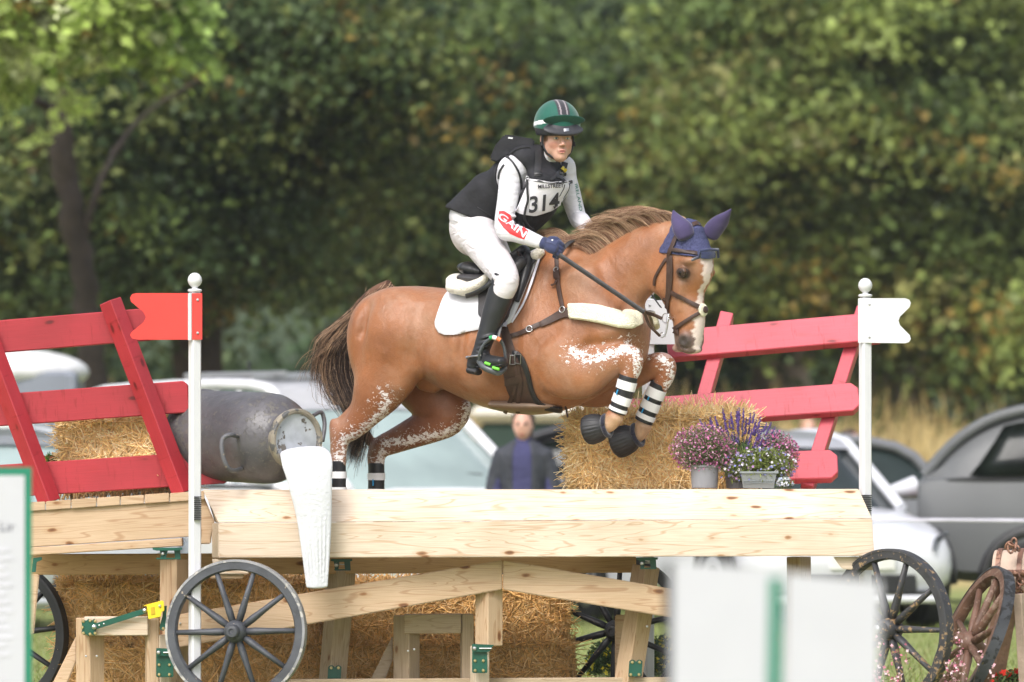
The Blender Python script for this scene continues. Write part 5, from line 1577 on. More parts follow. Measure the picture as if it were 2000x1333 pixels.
pxbeam('deck_board', (1120, 966), (1660, 966), -.2, 14, .60, PN, jump)
pxbeam('deck_board', (1120, 966), (1660, 966), .42, 14, .60, PN, jump)
pxbeam('deck_board', (1120, 965), (1660, 965), 1.04, 14, .60, PN, jump)
pxbeam('rear_beam', (1560, 1040), (1560, 1240), .5, 46, .14, PD, jump)
# A-shaped brace
def quad(name, pts, y, th, mat, par=None, bevel=.004):
    return prism(name, pts, y, y+th, mat, par or jump, bevel)
solid('brace', [P(335, 1268, -.70), P(335, 1203, -.70), P(981, 1094, -.70), P(981, 1152, -.70)], [P(335, 1268, -.60), P(335, 1203, -.60), P(981, 1094, -.60), P(981, 1152, -.60)], PN, jump, .005)
solid('brace', [P(982.5, 1152, -.70), P(982.5, 1094, -.70), P(1420, 1169, -.70), P(1420, 1225, -.70)], [P(982.5, 1152, -.60), P(982.5, 1094, -.60), P(1420, 1169, -.60), P(1420, 1225, -.60)], PN, jump, .005)
def post(name, lo, hi, wf, ws, y, mat, yaw=35, label=None):
    """square post seen on its edge: front face wf px and side face ws px wide"""
    A, B = P(*lo, y), P(*hi, y)
    w = math.hypot(wf, ws)/S
    o = beam(name, A, B, w, w, mat, jump, up=(math.sin(math.atan2(ws, wf)), -math.cos(math.atan2(ws, wf)), 0))
    return o
post('post', (340, 1420), (340, 1093), 22, 34, -.50, PN)
post('post', (297, 1420), (297, 1208), 22, 6, -.72, PN)
post('post', (176, 1420), (176, 1207), 27, 29, -.66, PN)
post('post', (321, 1420), (318, 1240), 22, 10, -.70, PP)
pxbeam('crossbar', (165, 1223), (290, 1223), -.74, 36, .10, PP, jump)
solid('strut', [P(100, 1340, -.62), P(150, 1240, -.62), P(150, 1291, -.62), P(130, 1340, -.62)], [P(100, 1340, -.52), P(150, 1240, -.52), P(150, 1291, -.52), P(130, 1340, -.52)], PN, jump)
solid('strut', [P(50, 1240, -.7), P(50, 1122, -.7), P(77, 1122, -.7), P(66, 1240, -.7)], [P(50, 1240, -.6), P(50, 1122, -.6), P(77, 1122, -.6), P(66, 1240, -.6)], PN, jump)
# middle frame
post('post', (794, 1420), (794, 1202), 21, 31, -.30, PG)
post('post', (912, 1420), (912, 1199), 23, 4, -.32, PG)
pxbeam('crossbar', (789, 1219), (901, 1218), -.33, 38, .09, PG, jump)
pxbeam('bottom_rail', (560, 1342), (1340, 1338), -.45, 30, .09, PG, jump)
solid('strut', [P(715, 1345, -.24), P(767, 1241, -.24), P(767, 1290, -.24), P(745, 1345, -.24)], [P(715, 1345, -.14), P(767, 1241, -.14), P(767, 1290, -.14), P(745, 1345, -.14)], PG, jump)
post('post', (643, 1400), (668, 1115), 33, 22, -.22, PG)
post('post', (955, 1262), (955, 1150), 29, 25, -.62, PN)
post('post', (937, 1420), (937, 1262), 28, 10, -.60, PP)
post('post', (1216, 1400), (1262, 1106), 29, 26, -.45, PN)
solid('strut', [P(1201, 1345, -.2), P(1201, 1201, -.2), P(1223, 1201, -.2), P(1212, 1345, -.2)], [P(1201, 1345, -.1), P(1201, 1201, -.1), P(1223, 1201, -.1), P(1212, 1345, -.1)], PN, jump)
post('post', (1564, 1400), (1560, 1088), 24, 25, -.3, PN)
for pts in ([(413, 1092), (490, 1092), (485, 1122), (425, 1122)], [(1627, 1088), (1712, 1088), (1714, 1112), (1705, 1114), (1672, 1114), (1645, 1112)]):
    quad('wheel_block', pts, -.80, .12, PP)
quad('wheel_block', [(408, 1122), (478, 1122), (474, 1131), (412, 1131)], -.78, .12, PN)

# metal joints
def plate(pts, y, bolts=(), mat=None, th=.006, name='bracket'):
    o = prism(name, pts, y-th, y, mat or M['green_metal'], jump, .0015)
    for bx, by in bolts:
        lathe('bolt', [(.0, 0), (.0085, 0), (.008, .004), (.005, .007), (0, .0075)], Matrix.Translation(P(bx, by, y-th)) @ Matrix.Rotation(math.radians(90), 4, 'X'), M['brass'], o, 10)
    return o
def rrect(x0, y0, x1, y1): return [(x0, y0+2), (x0+2, y0), (x1-2, y0), (x1, y0+2), (x1, y1-2), (x1-2, y1), (x0+2, y1), (x0, y1-2)]
wv_ = [(159, 1214), (163, 1210), (168, 1213), (173, 1209), (179, 1213), (184, 1209), (189, 1213), (187, 1219), (190, 1226), (187, 1232), (189, 1239), (184, 1242), (179, 1238), (173, 1243), (168, 1239), (163, 1241), (159, 1236), (161, 1226)]
plate(wv_, -.80, ((163, 1214), (176, 1213), (186, 1214), (163, 1237), (176, 1239), (186, 1237), (161, 1226)))
o = prism('strap_bar', [(180, 1220), (283, 1188), (288, 1190), (288, 1197), (284, 1199), (190, 1229), (183, 1229)], -.825, -.815, M['green_metal'], jump, .0015)
for bx, by, r_ in ((184, 1225, .013), (283, 1193, .013), (194, 1222, .005), (203, 1219, .005)):
    lathe('bolt', [(0, 0), (r_, 0), (r_*.9, r_*.6), (r_*.5, r_*.9), (0, r_)], Matrix.Translation(P(bx, by, -.826)) @ Matrix.Rotation(math.radians(90), 4, 'X'), M['steel'], o, 12)
y_ = prism('yellow_bracket', [(278, 1184), (284, 1182), (318, 1173), (320, 1176), (321, 1193), (316, 1196), (314, 1205), (290, 1210), (287, 1184)], -.85, -.815, M['yellow_metal'], jump, .002)
prism('slot', [(294, 1187), (302, 1185), (303, 1200), (295, 1202)], -.8525, -.8505, simple('slot_shade', (0.5, 0.33, 0.01), .6), y_, 0)
lathe('bolt', [(0, 0), (.009, 0), (.006, .008), (0, .009)], Matrix.Translation(P(312, 1184, -.851)) @ Matrix.Rotation(math.radians(90), 4, 'X'), M['steel'], y_, 10)
plate([(319, 1185), (326, 1183), (324, 1226), (319, 1233), (312, 1230), (312, 1222), (317, 1205)], -.80, ((319, 1228),))
for x0, y0, yy in ((305, 1266, -.79), (922, 1258, -.70)):
    w_ = 34 if x0 < 400 else 30; h_ = 57
    plate(rrect(x0, y0+14, x0+w_, y0+h_), yy, ((x0+6, y0+33), (x0+w_-8, y0+33), (x0+6, y0+52), (x0+w_-8, y0+52)))
    plate([(x0, y0), (x0+43, y0+2), (x0+34, y0+15), (x0+30, y0+16), (x0, y0+16)], yy-.02, ())
    tube('hinge_pin', [P(x0+14, y0+9, yy-.03), P(x0+38, y0+9, yy-.03)], .004, M['steel'], jump, 8)
    lathe('bolt', [(0, 0), (.011, 0), (.008, .008), (0, .010)], Matrix.Translation(P(x0+5, y0+9, yy-.03)) @ Matrix.Rotation(math.radians(90), 4, 'X'), M['steel'], jump, 12)
for x0, y0, yy in ((298, 1070, -.70), (646, 1092, -.45), (1243, 1089, -.66)):
    w_ = 58 if x0 < 400 else 42
    plate([(x0, y0), (x0+w_, y0), (x0+w_, y0+4), (x0+w_-8, y0+6), (x0+8, y0+6), (x0, y0+4)], yy, th=.05)
    plate([(x0+6, y0+5), (x0+17, y0+5), (x0+15, y0+22), (x0+8, y0+21)] if x0 > 400 else [(x0+14, y0+5), (x0+30, y0+5), (x0+26, y0+22), (x0+16, y0+21)], yy, th=.02)
    plate([(x0+w_-16, y0+5), (x0+w_-4, y0+5), (x0+w_-3, y0+22), (x0+w_-14, y0+22)], yy, th=.02)
    plate([(x0+6, y0+20), (x0+w_-3, y0+20), (x0+w_-3, y0+23), (x0+8, y0+23)], yy, th=.04)
    tube('hinge_pin', [P(x0+10, y0+11, yy-.01), P(x0+w_-6, y0+11, yy-.01)], .003, M['steel'], jump, 8)
    lathe('bolt', [(0, 0), (.011, 0), (.007, .008), (0, .009)], Matrix.Translation(P(x0+(20 if x0 < 400 else 11), y0+12, yy-.025)) @ Matrix.Rotation(math.radians(90), 4, 'X'), M['steel'], jump, 12)
for x0, y0, yy in ((641, 1300, -.30), (1229, 1289, -.53)):
    plate([(x0, y0+3), (x0+4, y0), (x0+9, y0), (x0+13, y0+4), (x0+17, y0), (x0+22, y0), (x0+26, y0+3), (x0+24, y0+33), (x0-2, y0+33)], yy, ((x0+6, y0+5), (x0+20, y0+5), (x0+3, y0+29), (x0+19, y0+29)))
plate([(65, 1090), (82, 1088), (82, 1094), (72, 1098), (70, 1118), (62, 1118)], -.62)
for bx, by, yy in ((168, 1282, -.75), (189, 1282, -.74), (352, 1218, -.705), (1264, 1224, -.53), (797, 1272, -.38), (809, 1269, -.38)):
    lathe('screw', [(0, 0), (.006, 0), (.005, .003), (0, .004)], Matrix.Translation(P(bx, by, yy)) @ Matrix.Rotation(math.radians(90), 4, 'X'), M['steel'], jump, 10)

# ------------------------------------------------------------------ wheels
def worn(name, base, chip, thr=0.62, sc=22, rough=.5):
    m = bpy.data.materials.new(name); nt, b, new, ln = nodes(m); v = coords(nt)
    f1 = noise(nt, v, sc, 6, .65); f2 = noise(nt, v, 2.5, 3)
    ad = new('ShaderNodeMath'); ad.operation = 'MULTIPLY_ADD'; ln(f2, ad.inputs[0]); ad.inputs[1].default_value = .5; ln(f1, ad.inputs[2])
    fac = ramp(nt, ad.outputs[0], [(thr+.25, (0, 0, 0)), (thr+.28, (1, 1, 1))])
    bc = ramp(nt, noise(nt, v, 9, 4), [(.3, tuple(x*.75 for x in base)), (.7, tuple(x*1.3 for x in base))])
    cc = ramp(nt, noise(nt, v, 15, 3), [(.3, tuple(x*.7 for x in chip)), (.7, chip)])
    ln(mixc(nt, fac, bc, cc), b.inputs['Base Color']); b.inputs['Roughness'].default_value = rough
    iv = new('ShaderNodeMath'); iv.operation = 'MULTIPLY_ADD'; ln(fac, iv.inputs[0]); iv.inputs[1].default_value = -.7; ln(f1, iv.inputs[2])
    bump(nt, b, iv.outputs[0], .6, .006)
    return m
wm_grey = worn('wheel_paint_grey', (0.060, 0.064, 0.076), (0.50, 0.42, 0.34), .68, 34)
wm_black = worn('wheel_paint_black', (0.018, 0.018, 0.022), (0.30, 0.22, 0.15), .68)
wm_chip = worn('wheel_paint_chipped', (0.038, 0.038, 0.042), (0.38, 0.25, 0.13), .57, 38)
wm_rust = worn('wheel_rust', (0.15, 0.080, 0.055), (0.30, 0.20, 0.15), .56, 34)
wm_tyre = worn('iron_tyre', (0.23, 0.23, 0.24), (0.5, 0.48, 0.45), .55)
def wheel(label, c, nrm, R, mat, tyre, nsp=10, rot=0, w=.050, group='cartwheels', rimw=.055, hub=.055, rot_up=(0, 0, 1)):
    nrm = Vector(nrm).normalized()
    up = Vector(rot_up); up = (up - nrm*up.dot(nrm)).normalized(); sd = up.cross(nrm)
    Mx = Matrix((sd, up, nrm)).transposed().to_4x4(); Mx.translation = c
    t = empty('cartwheel', tuple(c), label, 'cart wheel', group)
    def rot_ring(name, prof, m_, seg=72):
        bm = bmesh.new(); rings = []
        for k in range(seg):
            a = 2*math.pi*k/seg
            rings.append([bm.verts.new(Mx @ Vector((r*math.cos(a), r*math.sin(a), z))) for r, z in prof])
        for k in range(seg):
            A, B = rings[k], rings[(k+1) % seg]
            for i in range(len(prof)): bm.faces.new((A[i], A[(i+1) % len(prof)], B[(i+1) % len(prof)], B[i]))
        return link(name, auto_smooth(bm_mesh(bm, name), 40), t, m_)
    hw = w/2
    rot_ring('rim', [(R-.012, -hw), (R-.012, hw), (R-rimw+.006, hw), (R-rimw, hw-.008), (R-rimw, -hw+.008), (R-rimw+.006, -hw)], mat)
    rot_ring('tyre', [(R-.0125, -hw-.003), (R, -hw-.001), (R, hw+.001), (R-.0125, hw+.003)], tyre)
    for k in range(nsp):
        a = rot + 2*math.pi*k/nsp
        d = Vector((math.cos(a), math.sin(a), 0)); z0 = .018*(1 if k % 2 else -1)*0
        bm = bmesh.new()
        pts = [Mx @ (d*(hub-.01) + Vector((0, 0, z0))), Mx @ (d*(hub+.05)), Mx @ (d*(R*.5)), Mx @ (d*(R-rimw+.004))]
        bm_tube(bm, pts, [.020, .023, .018, .015], 8, up=nrm, flat=(1.15, .85))
        link('spoke', bm_mesh(bm, 'spoke', True), t, mat)
    h = lathe('hub', [(0, -.075), (.030, -.075), (.034, -.06), (.046, -.05), (hub, -.03), (hub+.004, 0), (hub, .03), (.046, .048), (.036, .055), (.034, .085), (.028, .092), (.014, .094), (.012, .088), (0, .088)], Mx, mat, t, 24)
    return t, Mx
wheel('grey painted spoked wheel standing before the red flag\'s pole', P(461, 1234, -1.02), (-.22, -1, .03), 137/S*1.0, wm_grey, wm_tyre, rot=.02)
t_, Mx = wheel('chipped black spoked wheel under the table\'s right end beside the white boards', P(1738, 1229, -.95), (-1.0, -1, .02), 153/S, wm_chip, wm_chip, rot=math.radians(36), w=.05)
lathe('axle_cap', [(0, .0945), (.022, .0945), (.022, .104), (.012, .110), (0, .110)], Mx, M['steel'], t_, 16)
wheel('black spoked wheel partly hidden by the green-bordered sign', P(8, 1240, .30), (-.55, -1, 0), 145/S, wm_black, wm_black, rot=.12)
wheel('black spoked wheel behind the table, seen beyond the straw bale through the bracing', P(1203, 1232, .55), (-.30, -1, 0), 150/S, wm_black, wm_black, rot=math.radians(50))
nf = Vector((-.90, -.22, .40))
wheel('rusty brown spoked wheel with a cracked black rim leaning at the right edge', P(1895, 1258, -.35), nf, 160/S, wm_rust, worn('cracked_rubber', (0.05, 0.053, 0.06), (0.02, 0.02, 0.02), .5), nsp=10, rot=.3, w=.055, rimw=.062, hub=.055)

# ------------------------------------------------------------------ flag poles
def flag_pole(px, y, top, ball, fl, fmat, label, bottom=1420, back=False):
    t = empty('flag_pole', (P(px, 917, y).x, y, 0), label, 'flag pole', 'boundary flags')
    r = 12.5/S
    sq = simple('pole_plastic', (0.69, 0.69, 0.72), .35, .03)
    beam('pole', P(px, bottom, y), P(px, top, y), r*1.6, r*1.6, sq, t, up=(math.sin(math.radians(28)), -math.cos(math.radians(28)), 0), bevel=.008)
    lathe('ball', [(0, 0), (.026, 0), (.034, .003), (.036, .010), (.030, .015), (.014, .018), (.014, .024), (.026, .034), (.034, .048), (.036, .060), (.033, .075), (.022, .090), (.010, .096), (0, .097)], Matrix.Translation(P(px, ball, y)), sq, t, 24)
    f = prism('flag', fl, y-.034, y-.030, fmat, t, .001)
    return t
fy = 573
flagL = [(395, 573), (395, 664), (270, 664), (258, 662), (254, 655), (256, 650), (280, 630), (285, 620), (280, 610), (256, 590), (254, 582), (258, 575), (266, 573)]
p_ = flag_pole(380.5, -.93, 571, 571, flagL, M['red_plastic'], 'white pole with a red swallow-tailed flag at the table\'s left end')
for by in (586, 651): lathe('screw', [(0, 0), (.008, 0), (.006, .004), (0, .005)], Matrix.Translation(P(386, by, -.965)) @ Matrix.Rotation(math.pi/2, 4, 'X'), M['steel'], p_, 10)
tube('pole_front', [P(371, 665, -.965), P(371, 573, -.965)], .010, simple('pole_edge', (0.69, 0.69, 0.72), .35, .03), p_, 8, smooth=False)
for k in range(13):
    z = 970 + k*3.7
    prism('rib', [(379, z), (393.5, z), (393.5, z+2), (379, z+2)], -.972, -.955, M['black_rubber'], p_)
flagR = [(1676, 583), (1768, 583), (1776, 586), (1779, 592), (1777, 600), (1758, 619), (1755, 627), (1758, 636), (1777, 655), (1779, 663), (1775, 669), (1768, 671), (1676, 670)]
p_ = flag_pole(1690, -.50, 581, 581, flagR, M['white_plastic'], 'white pole with a white swallow-tailed flag at the table\'s right end')
for by in (595, 659): lathe('screw', [(0, 0), (.006, 0), (.005, .003), (0, .004)], Matrix.Translation(P(1698, by, -.535)) @ Matrix.Rotation(math.pi/2, 4, 'X'), M['steel'], p_, 10)
for k in range(9):
    z = 967 + k*3.7
    prism('rib', [(1680, z), (1702.5, z), (1702.5, z+2), (1680, z+2)], -.538, -.525, M['black_rubber'], p_)
flagB = [(1251, 587), (1340, 587), (1340, 673), (1251, 673)]
p_ = flag_pole(1266, .85, 600, 590, flagB, M['white_plastic'], 'white pole and white flag half hidden behind the horse\'s head')
for by in (597, 661): lathe('screw', [(0, 0), (.006, 0), (.005, .003), (0, .004)], Matrix.Translation(P(1269, by, .815)) @ Matrix.Rotation(math.pi/2, 4, 'X'), M['steel'], p_, 10)

# ------------------------------------------------------------------ red cart sides
RW = M['red_wood']
L_ = empty('wooden_rack', (P(180, 917, -.3).x, -.3, 1.0), 'red painted slatted cart side leaning left beside the red flag', 'wooden rack', 'red slatted cart racks')
def rail(name, a, b, y, h, w, par, cut=.0, y2=None): return pxbeam(name, a, b, y, h, w, RW, par, cut=cut or None, yb=y2, bevel=.005)
rail('rail', (-120, 668), (315, 632), -.30, 63, .06, L_, .012)
rail('rail', (-60, 806), (369, 775), -.30, 62, .06, L_, .022)
rail('rail', (-20, 942), (447, 912), -.30, 64, .06, L_, .026)
beam('post', P(215, 588, -.38), P(358, 963, -.40), .085, .085, RW, L_, up=(0.75, -.66, .2))
beam('post', P(-52, 588, -.38), P(97, 982, -.40), .085, .085, RW, L_, up=(0.75, -.66, .2))
R_ = empty('wooden_rack', (P(1500, 917, .6).x, .6, 1.0), 'red painted slatted cart side behind the straw and flowers on the right', 'wooden rack', 'red slatted cart racks')
def yr(py): return .52 + (955-py)/S*.62
def rail2(a, b, h, cut):
    A, B = P(*a, yr(a[1])), P(*b, yr(a[1]))
    up = (0, .52, .85)
    return beam('rail', A, B, .055, h/S, M['red_skylit'], R_, up=up, bevel=.005, cut=cut)
rail2((1303, 678), (1724, 641), 66, .026)
rail2((1225, 812), (1678, 779), 66, .036)
rail2((1400, 918), (1636, 911), 66, .036)
beam('post', P(1420, 620, yr(620)+.07), P(1325, 958, yr(958)+.07), .11, .07, M['red_skylit'], R_, up=(0, .52, .85))
beam('post', P(1686, 610, yr(610)+.07), P(1576, 958, yr(958)+.07), .11, .07, M['red_skylit'], R_, up=(0, .52, .85))

# ------------------------------------------------------------------ milk can and its painted stream
can = empty('milk_can', tuple(P(440, 957, -.5)), 'weathered dark metal milk can lying on the table with its pale inside showing', 'milk can')
ax = Vector((math.cos(math.radians(52)), -math.sin(math.radians(52)), -.03)).normalized()
Mc = ax.to_track_quat('Z', 'Y').to_matrix().to_4x4(); Mc.translation = P(580, 859, -.76)
can_m = worn('can_metal', (0.095, 0.090, 0.098), (0.16, 0.148, 0.135), .58, 34, .34)
lathe('can_body', [(0, -.84), (.225, -.84), (.237, -.82), (.237, -.80), (.230, -.79), (.232, -.27), (.228, -.21), (.210, -.155), (.180, -.115), (.152, -.09), (.138, -.065), (.134, -.04), (.138, -.03)], Mc, can_m, can, 48)
lathe('can_rim', [(.134, -.05), (.146, -.045), (.155, -.02), (.157, .0), (.151, .012), (.139, .012), (.131, 0), (.130, -.05)], Mc, worn('can_rim_metal', (0.10, 0.10, 0.10), (0.32, 0.28, 0.22), .45, 16, .55), can, 48)
lathe('can_inside', [(.1295, -.01), (.1225, -.05), (.122, -.10), (.150, -.17), (.14, -.18), (0, -.18)], Mc, worn('can_tin', (0.42, 0.44, 0.48), (0.16, 0.14, 0.12), .62, 12, .3), can, 40)
q0 = [P(470, 856, -.70), P(452, 850, -.82), P(435, 858, -.84), P(434, 885, -.85), P(443, 911, -.84), P(456, 920, -.80), P(472, 916, -.68)]
tube('handle', q0, [.010, .012, .0125, .012, .012, .012, .012], worn('handle_metal', (0.10, 0.10, 0.11), (0.4, 0.33, 0.25), .55), can, 10, curve=5)
tube('handle', [P(612, 812, -.62), P(628, 806, -.56), P(634, 830, -.56), P(630, 862, -.60)], .011, can_m, can, 8, curve=4)
mv = Vox((-1.25, -1.10, .50), (-.88, -.60, 1.36), .0045)
mv.chain([(P(572, 888, -.70), .024, .085), (P(590, 884, -.82), .026, .114), (P(600, 903, -.95), .028, .126), (P(606, 945, -.975), .028, .110), (P(613, 1005, -.97), .026, .090), (P(617, 1080, -.965), .024, .071), (P(619, 1146, -.955), .020, .054)], (1, 0, .12), .02, sub=6, end=.5)
for k in range(7):
    o_ = (k-3)*.75
    mv.chain([(P(614+o_*11.5, 1010, -1.006+abs(o_)*.008), .002, .003), (P(615+o_*10.5, 1050, -.998+abs(o_)*.006), .004, .005), (P(618+o_*8.5, 1100, -.985+abs(o_)*.005), .004, .005), (P(619+o_*7, 1160, -.975+abs(o_)*.004), .004, .005)], (1, 0, 0), .008, op='sub')
me, _ = mv.mesh('milk_stream')
ms = link('milk_stream', me, None, simple('painted_foam', (0.62, 0.63, 0.67), .8, .03, 8, .7, 60, bdist=.006))
tag(ms, 'white painted foam stream of milk pouring from the can over the table front', 'milk stream')

# ------------------------------------------------------------------ straw bales
straw_m = colmat('straw', .5, 1.25, 20, .05, spec=.4)
core_m = simple('straw_core', (0.66, 0.46, 0.21), .9, .4, 30, 1, 60, bdist=.02)
def bale(c, dim, rz, n, seed, label, rx=0.0, bright=1.0, wild=1.0):
    t = empty('straw_bale', tuple(c), label, 'straw bale', 'straw bales')
    R = Euler((rx, 0, rz)).to_matrix(); Rn = np.array(R)
    bm = bmesh.new()
    bmesh.ops.create_cube(bm, size=1)
    bmesh.ops.transform(bm, matrix=Matrix.Translation(c) @ R.to_4x4() @ Matrix.Diagonal((dim[0]-.03, dim[1]-.03, dim[2]-.03, 1)), verts=bm.verts)
    bmesh.ops.bevel(bm, geom=list(bm.edges), offset=.07, segments=3, affect='EDGES')
    link('bale_core', bm_mesh(bm, 'bale_core', True), t, core_m)
    rg = np.random.default_rng(seed)
    fa = np.array([dim[1]*dim[2], dim[1]*dim[2], dim[0]*dim[2]*1.6, dim[0]*dim[2]*.3, dim[0]*dim[1]*1.2, dim[0]*dim[1]*.05]); fa /= fa.sum()
    fi = rg.choice(6, n, p=fa)
    nrm = np.array([(-1, 0, 0), (1, 0, 0), (0, -1, 0), (0, 1, 0), (0, 0, 1), (0, 0, -1)], float)[fi]
    hd = np.array(dim)/2
    u = rg.uniform(-1, 1, (n, 3)); p = u*hd*(1-np.abs(nrm)) + nrm*hd
    q8 = ((np.abs(p/hd)**9).sum(1, keepdims=True))**(1/9); p = p/q8
    p -= nrm*rg.uniform(0, .02, (n, 1))
    d = rg.normal(0, 1, (n, 3)); d -= nrm*(d*nrm).sum(1, keepdims=True)
    d /= np.linalg.norm(d, axis=1, keepdims=True)
    out = rg.uniform(-.04, .20, (n, 1)); w_ = rg.random(n) < .06*wild; out[w_] = rg.uniform(.5, 1.6, (w_.sum(), 1))
    endf = (fi < 2); out[endf] += .35*wild*rg.random((endf.sum(), 1))
    d = d + nrm*out; d /= np.linalg.norm(d, axis=1, keepdims=True)
    L = rg.uniform(.05, .20, (n, 1)); L[w_] *= 1.1
    sp_ = rg.random(n) < .006*wild; d[sp_] = nrm[sp_]*1.2 + rg.normal(0, .5, (sp_.sum(), 3)); d[sp_] /= np.linalg.norm(d[sp_], axis=1, keepdims=True); L[sp_] = rg.uniform(.14, .26, (sp_.sum(), 1))
    a = p - d*L*.4; b_ = p + d*L*.6; mid = p + rg.normal(0, .05, (n, 3))*L + nrm*L*.06
    pts = np.stack([a, mid, b_], 1) @ Rn.T + np.array(c)
    cl = np.array((0.98, 0.70, 0.33))*rg.uniform(.55, 1.04, (n, 1))*np.array((1, 1, 1))
    pale = rg.random(n) < .25; cl[pale] = np.array((0.96, 0.79, 0.50))*rg.uniform(.85, 1.05, (pale.sum(), 1))
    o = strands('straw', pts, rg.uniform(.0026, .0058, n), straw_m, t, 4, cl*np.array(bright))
    o['kind'] = 'stuff'
    for s_ in (-1, 1):                                                   # twine
        q = [(-hd[0]-.005, s_*dim[1]*.22, -hd[2]), (-hd[0]-.005, s_*dim[1]*.22, hd[2]+.004), (hd[0]+.005, s_*dim[1]*.22, hd[2]+.004), (hd[0]+.005, s_*dim[1]*.22, -hd[2])]
        tube('twine', [Vector(c) + R @ Vector(x_) for x_ in q], .0025, simple('twine', (0.5, 0.25, 0.05), .7), t, 5)
    return t
TOP = 1.09
bale(P(1290, 881, .24), (.90, .40, .38), .06, 16000, 1, 'golden straw bale on the table behind the horse\'s front hooves and the flowers', wild=1.8)
bale(P(245, 890, .05), (.58, .42, .38), -.25, 8000, 2, 'small bright straw bale behind the left red cart side')
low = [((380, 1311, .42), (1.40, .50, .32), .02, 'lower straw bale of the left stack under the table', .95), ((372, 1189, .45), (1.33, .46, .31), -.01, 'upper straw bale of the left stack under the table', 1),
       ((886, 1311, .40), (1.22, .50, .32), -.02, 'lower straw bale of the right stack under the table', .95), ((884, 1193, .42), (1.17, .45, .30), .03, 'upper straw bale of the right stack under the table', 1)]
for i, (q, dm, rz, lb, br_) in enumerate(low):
    bale(P(*q), dm, rz, 12000, 10+i, lb, bright=(.80*br_, .68*br_, .56*br_), wild=.8)  # shade under the table painted into the straw as a darker, browner tint
# ------------------------------------------------------------------ flowers
petal_m = colmat('petal', .6, 1, 10, .03, spec=.2, trans=.2)
green_m = colmat('herb', .6, 1, 10, .05, spec=.3, trans=.2)
def blossoms(name, pts, size, cols, parent, rg, petals=5):
    """small five-petalled flowers facing outwards"""
    n = len(pts); pts = np.asarray(pts)
    nr = rg.normal(0, 1, (n, 3)) + np.array((0, -.8, .5)); nr /= np.linalg.norm(nr, axis=1, keepdims=True)
    a = np.cross(nr, rg.normal(0, 1, (n, 3))); a /= np.linalg.norm(a, axis=1, keepdims=True); b = np.cross(nr, a)
    r = size*rg.uniform(.7, 1.25, (n, 1))
    V = [pts - nr*r*.25]
    for k in range(petals*2):
        an = math.pi*k/petals; rr = r if k % 2 == 0 else r*.55
        V.append(pts + a*rr*math.cos(an) + b*rr*math.sin(an) + nr*r*.12*(k % 2 == 0))
    V = np.stack(V, 1); m_ = petals*2+1
    base = (np.arange(n)*m_)[:, None]
    F = np.concatenate([base + np.array([[0, 1+k, 1+(k+1) % (petals*2)]]) for k in range(petals*2)])
    o = link(name, mesh_np(name, V.reshape(-1, 3), F, col=np.repeat(cols, m_, axis=0)), parent, petal_m)
    o['kind'] = 'stuff'
    return o
def small_leaves(name, pts, size, cols, parent, rg, narrow=.35, up=.3):
    n = len(pts); pts = np.asarray(pts)
    d = rg.normal(0, 1, (n, 3)) + np.array((0, 0, up)); d /= np.linalg.norm(d, axis=1, keepdims=True)
    s = np.cross(d, rg.normal(0, 1, (n, 3))); s /= np.linalg.norm(s, axis=1, keepdims=True); nn = np.cross(d, s)
    L = size*rg.uniform(.6, 1.3, (n, 1))
    V = np.stack([pts, pts+d*L*.5+s*L*narrow*.5+nn*L*.08, pts+d*L-nn*L*.1, pts+d*L*.5-s*L*narrow*.5+nn*L*.08], 1).reshape(-1, 3)
    o = link(name, mesh_np(name, V, np.arange(n*4).reshape(n, 4), col=np.repeat(cols, 4, axis=0)), parent, green_m)
    o['kind'] = 'stuff'
    return o
def dome(rg, n, c, r, lo=.0, bottom=-.35):
    u = rg.normal(0, 1, (n*2, 3)); u /= np.linalg.norm(u, axis=1, keepdims=True); u = u[u[:, 2] > bottom][:n]
    return np.array(c) + u*np.array(r)*rg.uniform(lo, 1, (len(u), 1))**.5
def bush(name, label, cat, c, r, root, nst, nleaf, nfl, fsize, pal, lsize=.02, lcol=(0.09, 0.13, 0.035), seed=0, pot=None, stem_r=.0009, group=None, narrow=.35, low=-.35, shell=.7):
    rg = np.random.default_rng(seed)
    t = empty(name, tuple(root), label, cat, group)
    if pot: pot(t)
    pf = dome(rg, nfl, c, r, shell, low); ps = dome(rg, nst, c, r, .2, low)
    rt = np.array(root) + rg.normal(0, .02, (len(ps), 3))*np.array((1, 1, .2))
    mid = (ps*.6+rt*.4) + rg.normal(0, .012, ps.shape) + np.array((0, 0, .02))
    cl = np.array(lcol)*rg.uniform(.6, 1.5, (len(ps), 1))
    s_ = strands('stem', np.stack([rt, mid, ps], 1), np.full(len(ps), stem_r), green_m, t, 3, cl); s_['kind'] = 'stuff'
    pl = dome(rg, nleaf, c, np.array(r)*.95, .15, low)
    small_leaves('leaf', pl, lsize, np.array(lcol)*rg.uniform(.5, 1.7, (len(pl), 1)), t, rg, narrow)
    pal = np.array(pal)
    blossoms('blossom', pf, fsize, pal[rg.integers(0, len(pal), len(pf))]*rg.uniform(.8, 1.15, (len(pf), 1)), t, rg)
    return t
zinc = simple('zinc', (0.27, 0.30, 0.31), .45, .12, 6, .1, 30, metal=.5)
bucket_m = simple('grey_bucket', (0.25, 0.26, 0.28), .5, .06, 5)
def bucket(t):
    c = P(1376, 957, -.38); c.z = TOP+.003
    lathe('pot', [(0, 0), (.062, 0), (.066, .004), (.072, .105), (.077, .108), (.077, .118), (.070, .118), (.066, .10), (0, .10)], Matrix.Translation(c), bucket_m, t, 32)
PK = [(0.58, 0.16, 0.36), (0.66, 0.28, 0.46), (0.46, 0.10, 0.30), (0.66, 0.42, 0.54)]
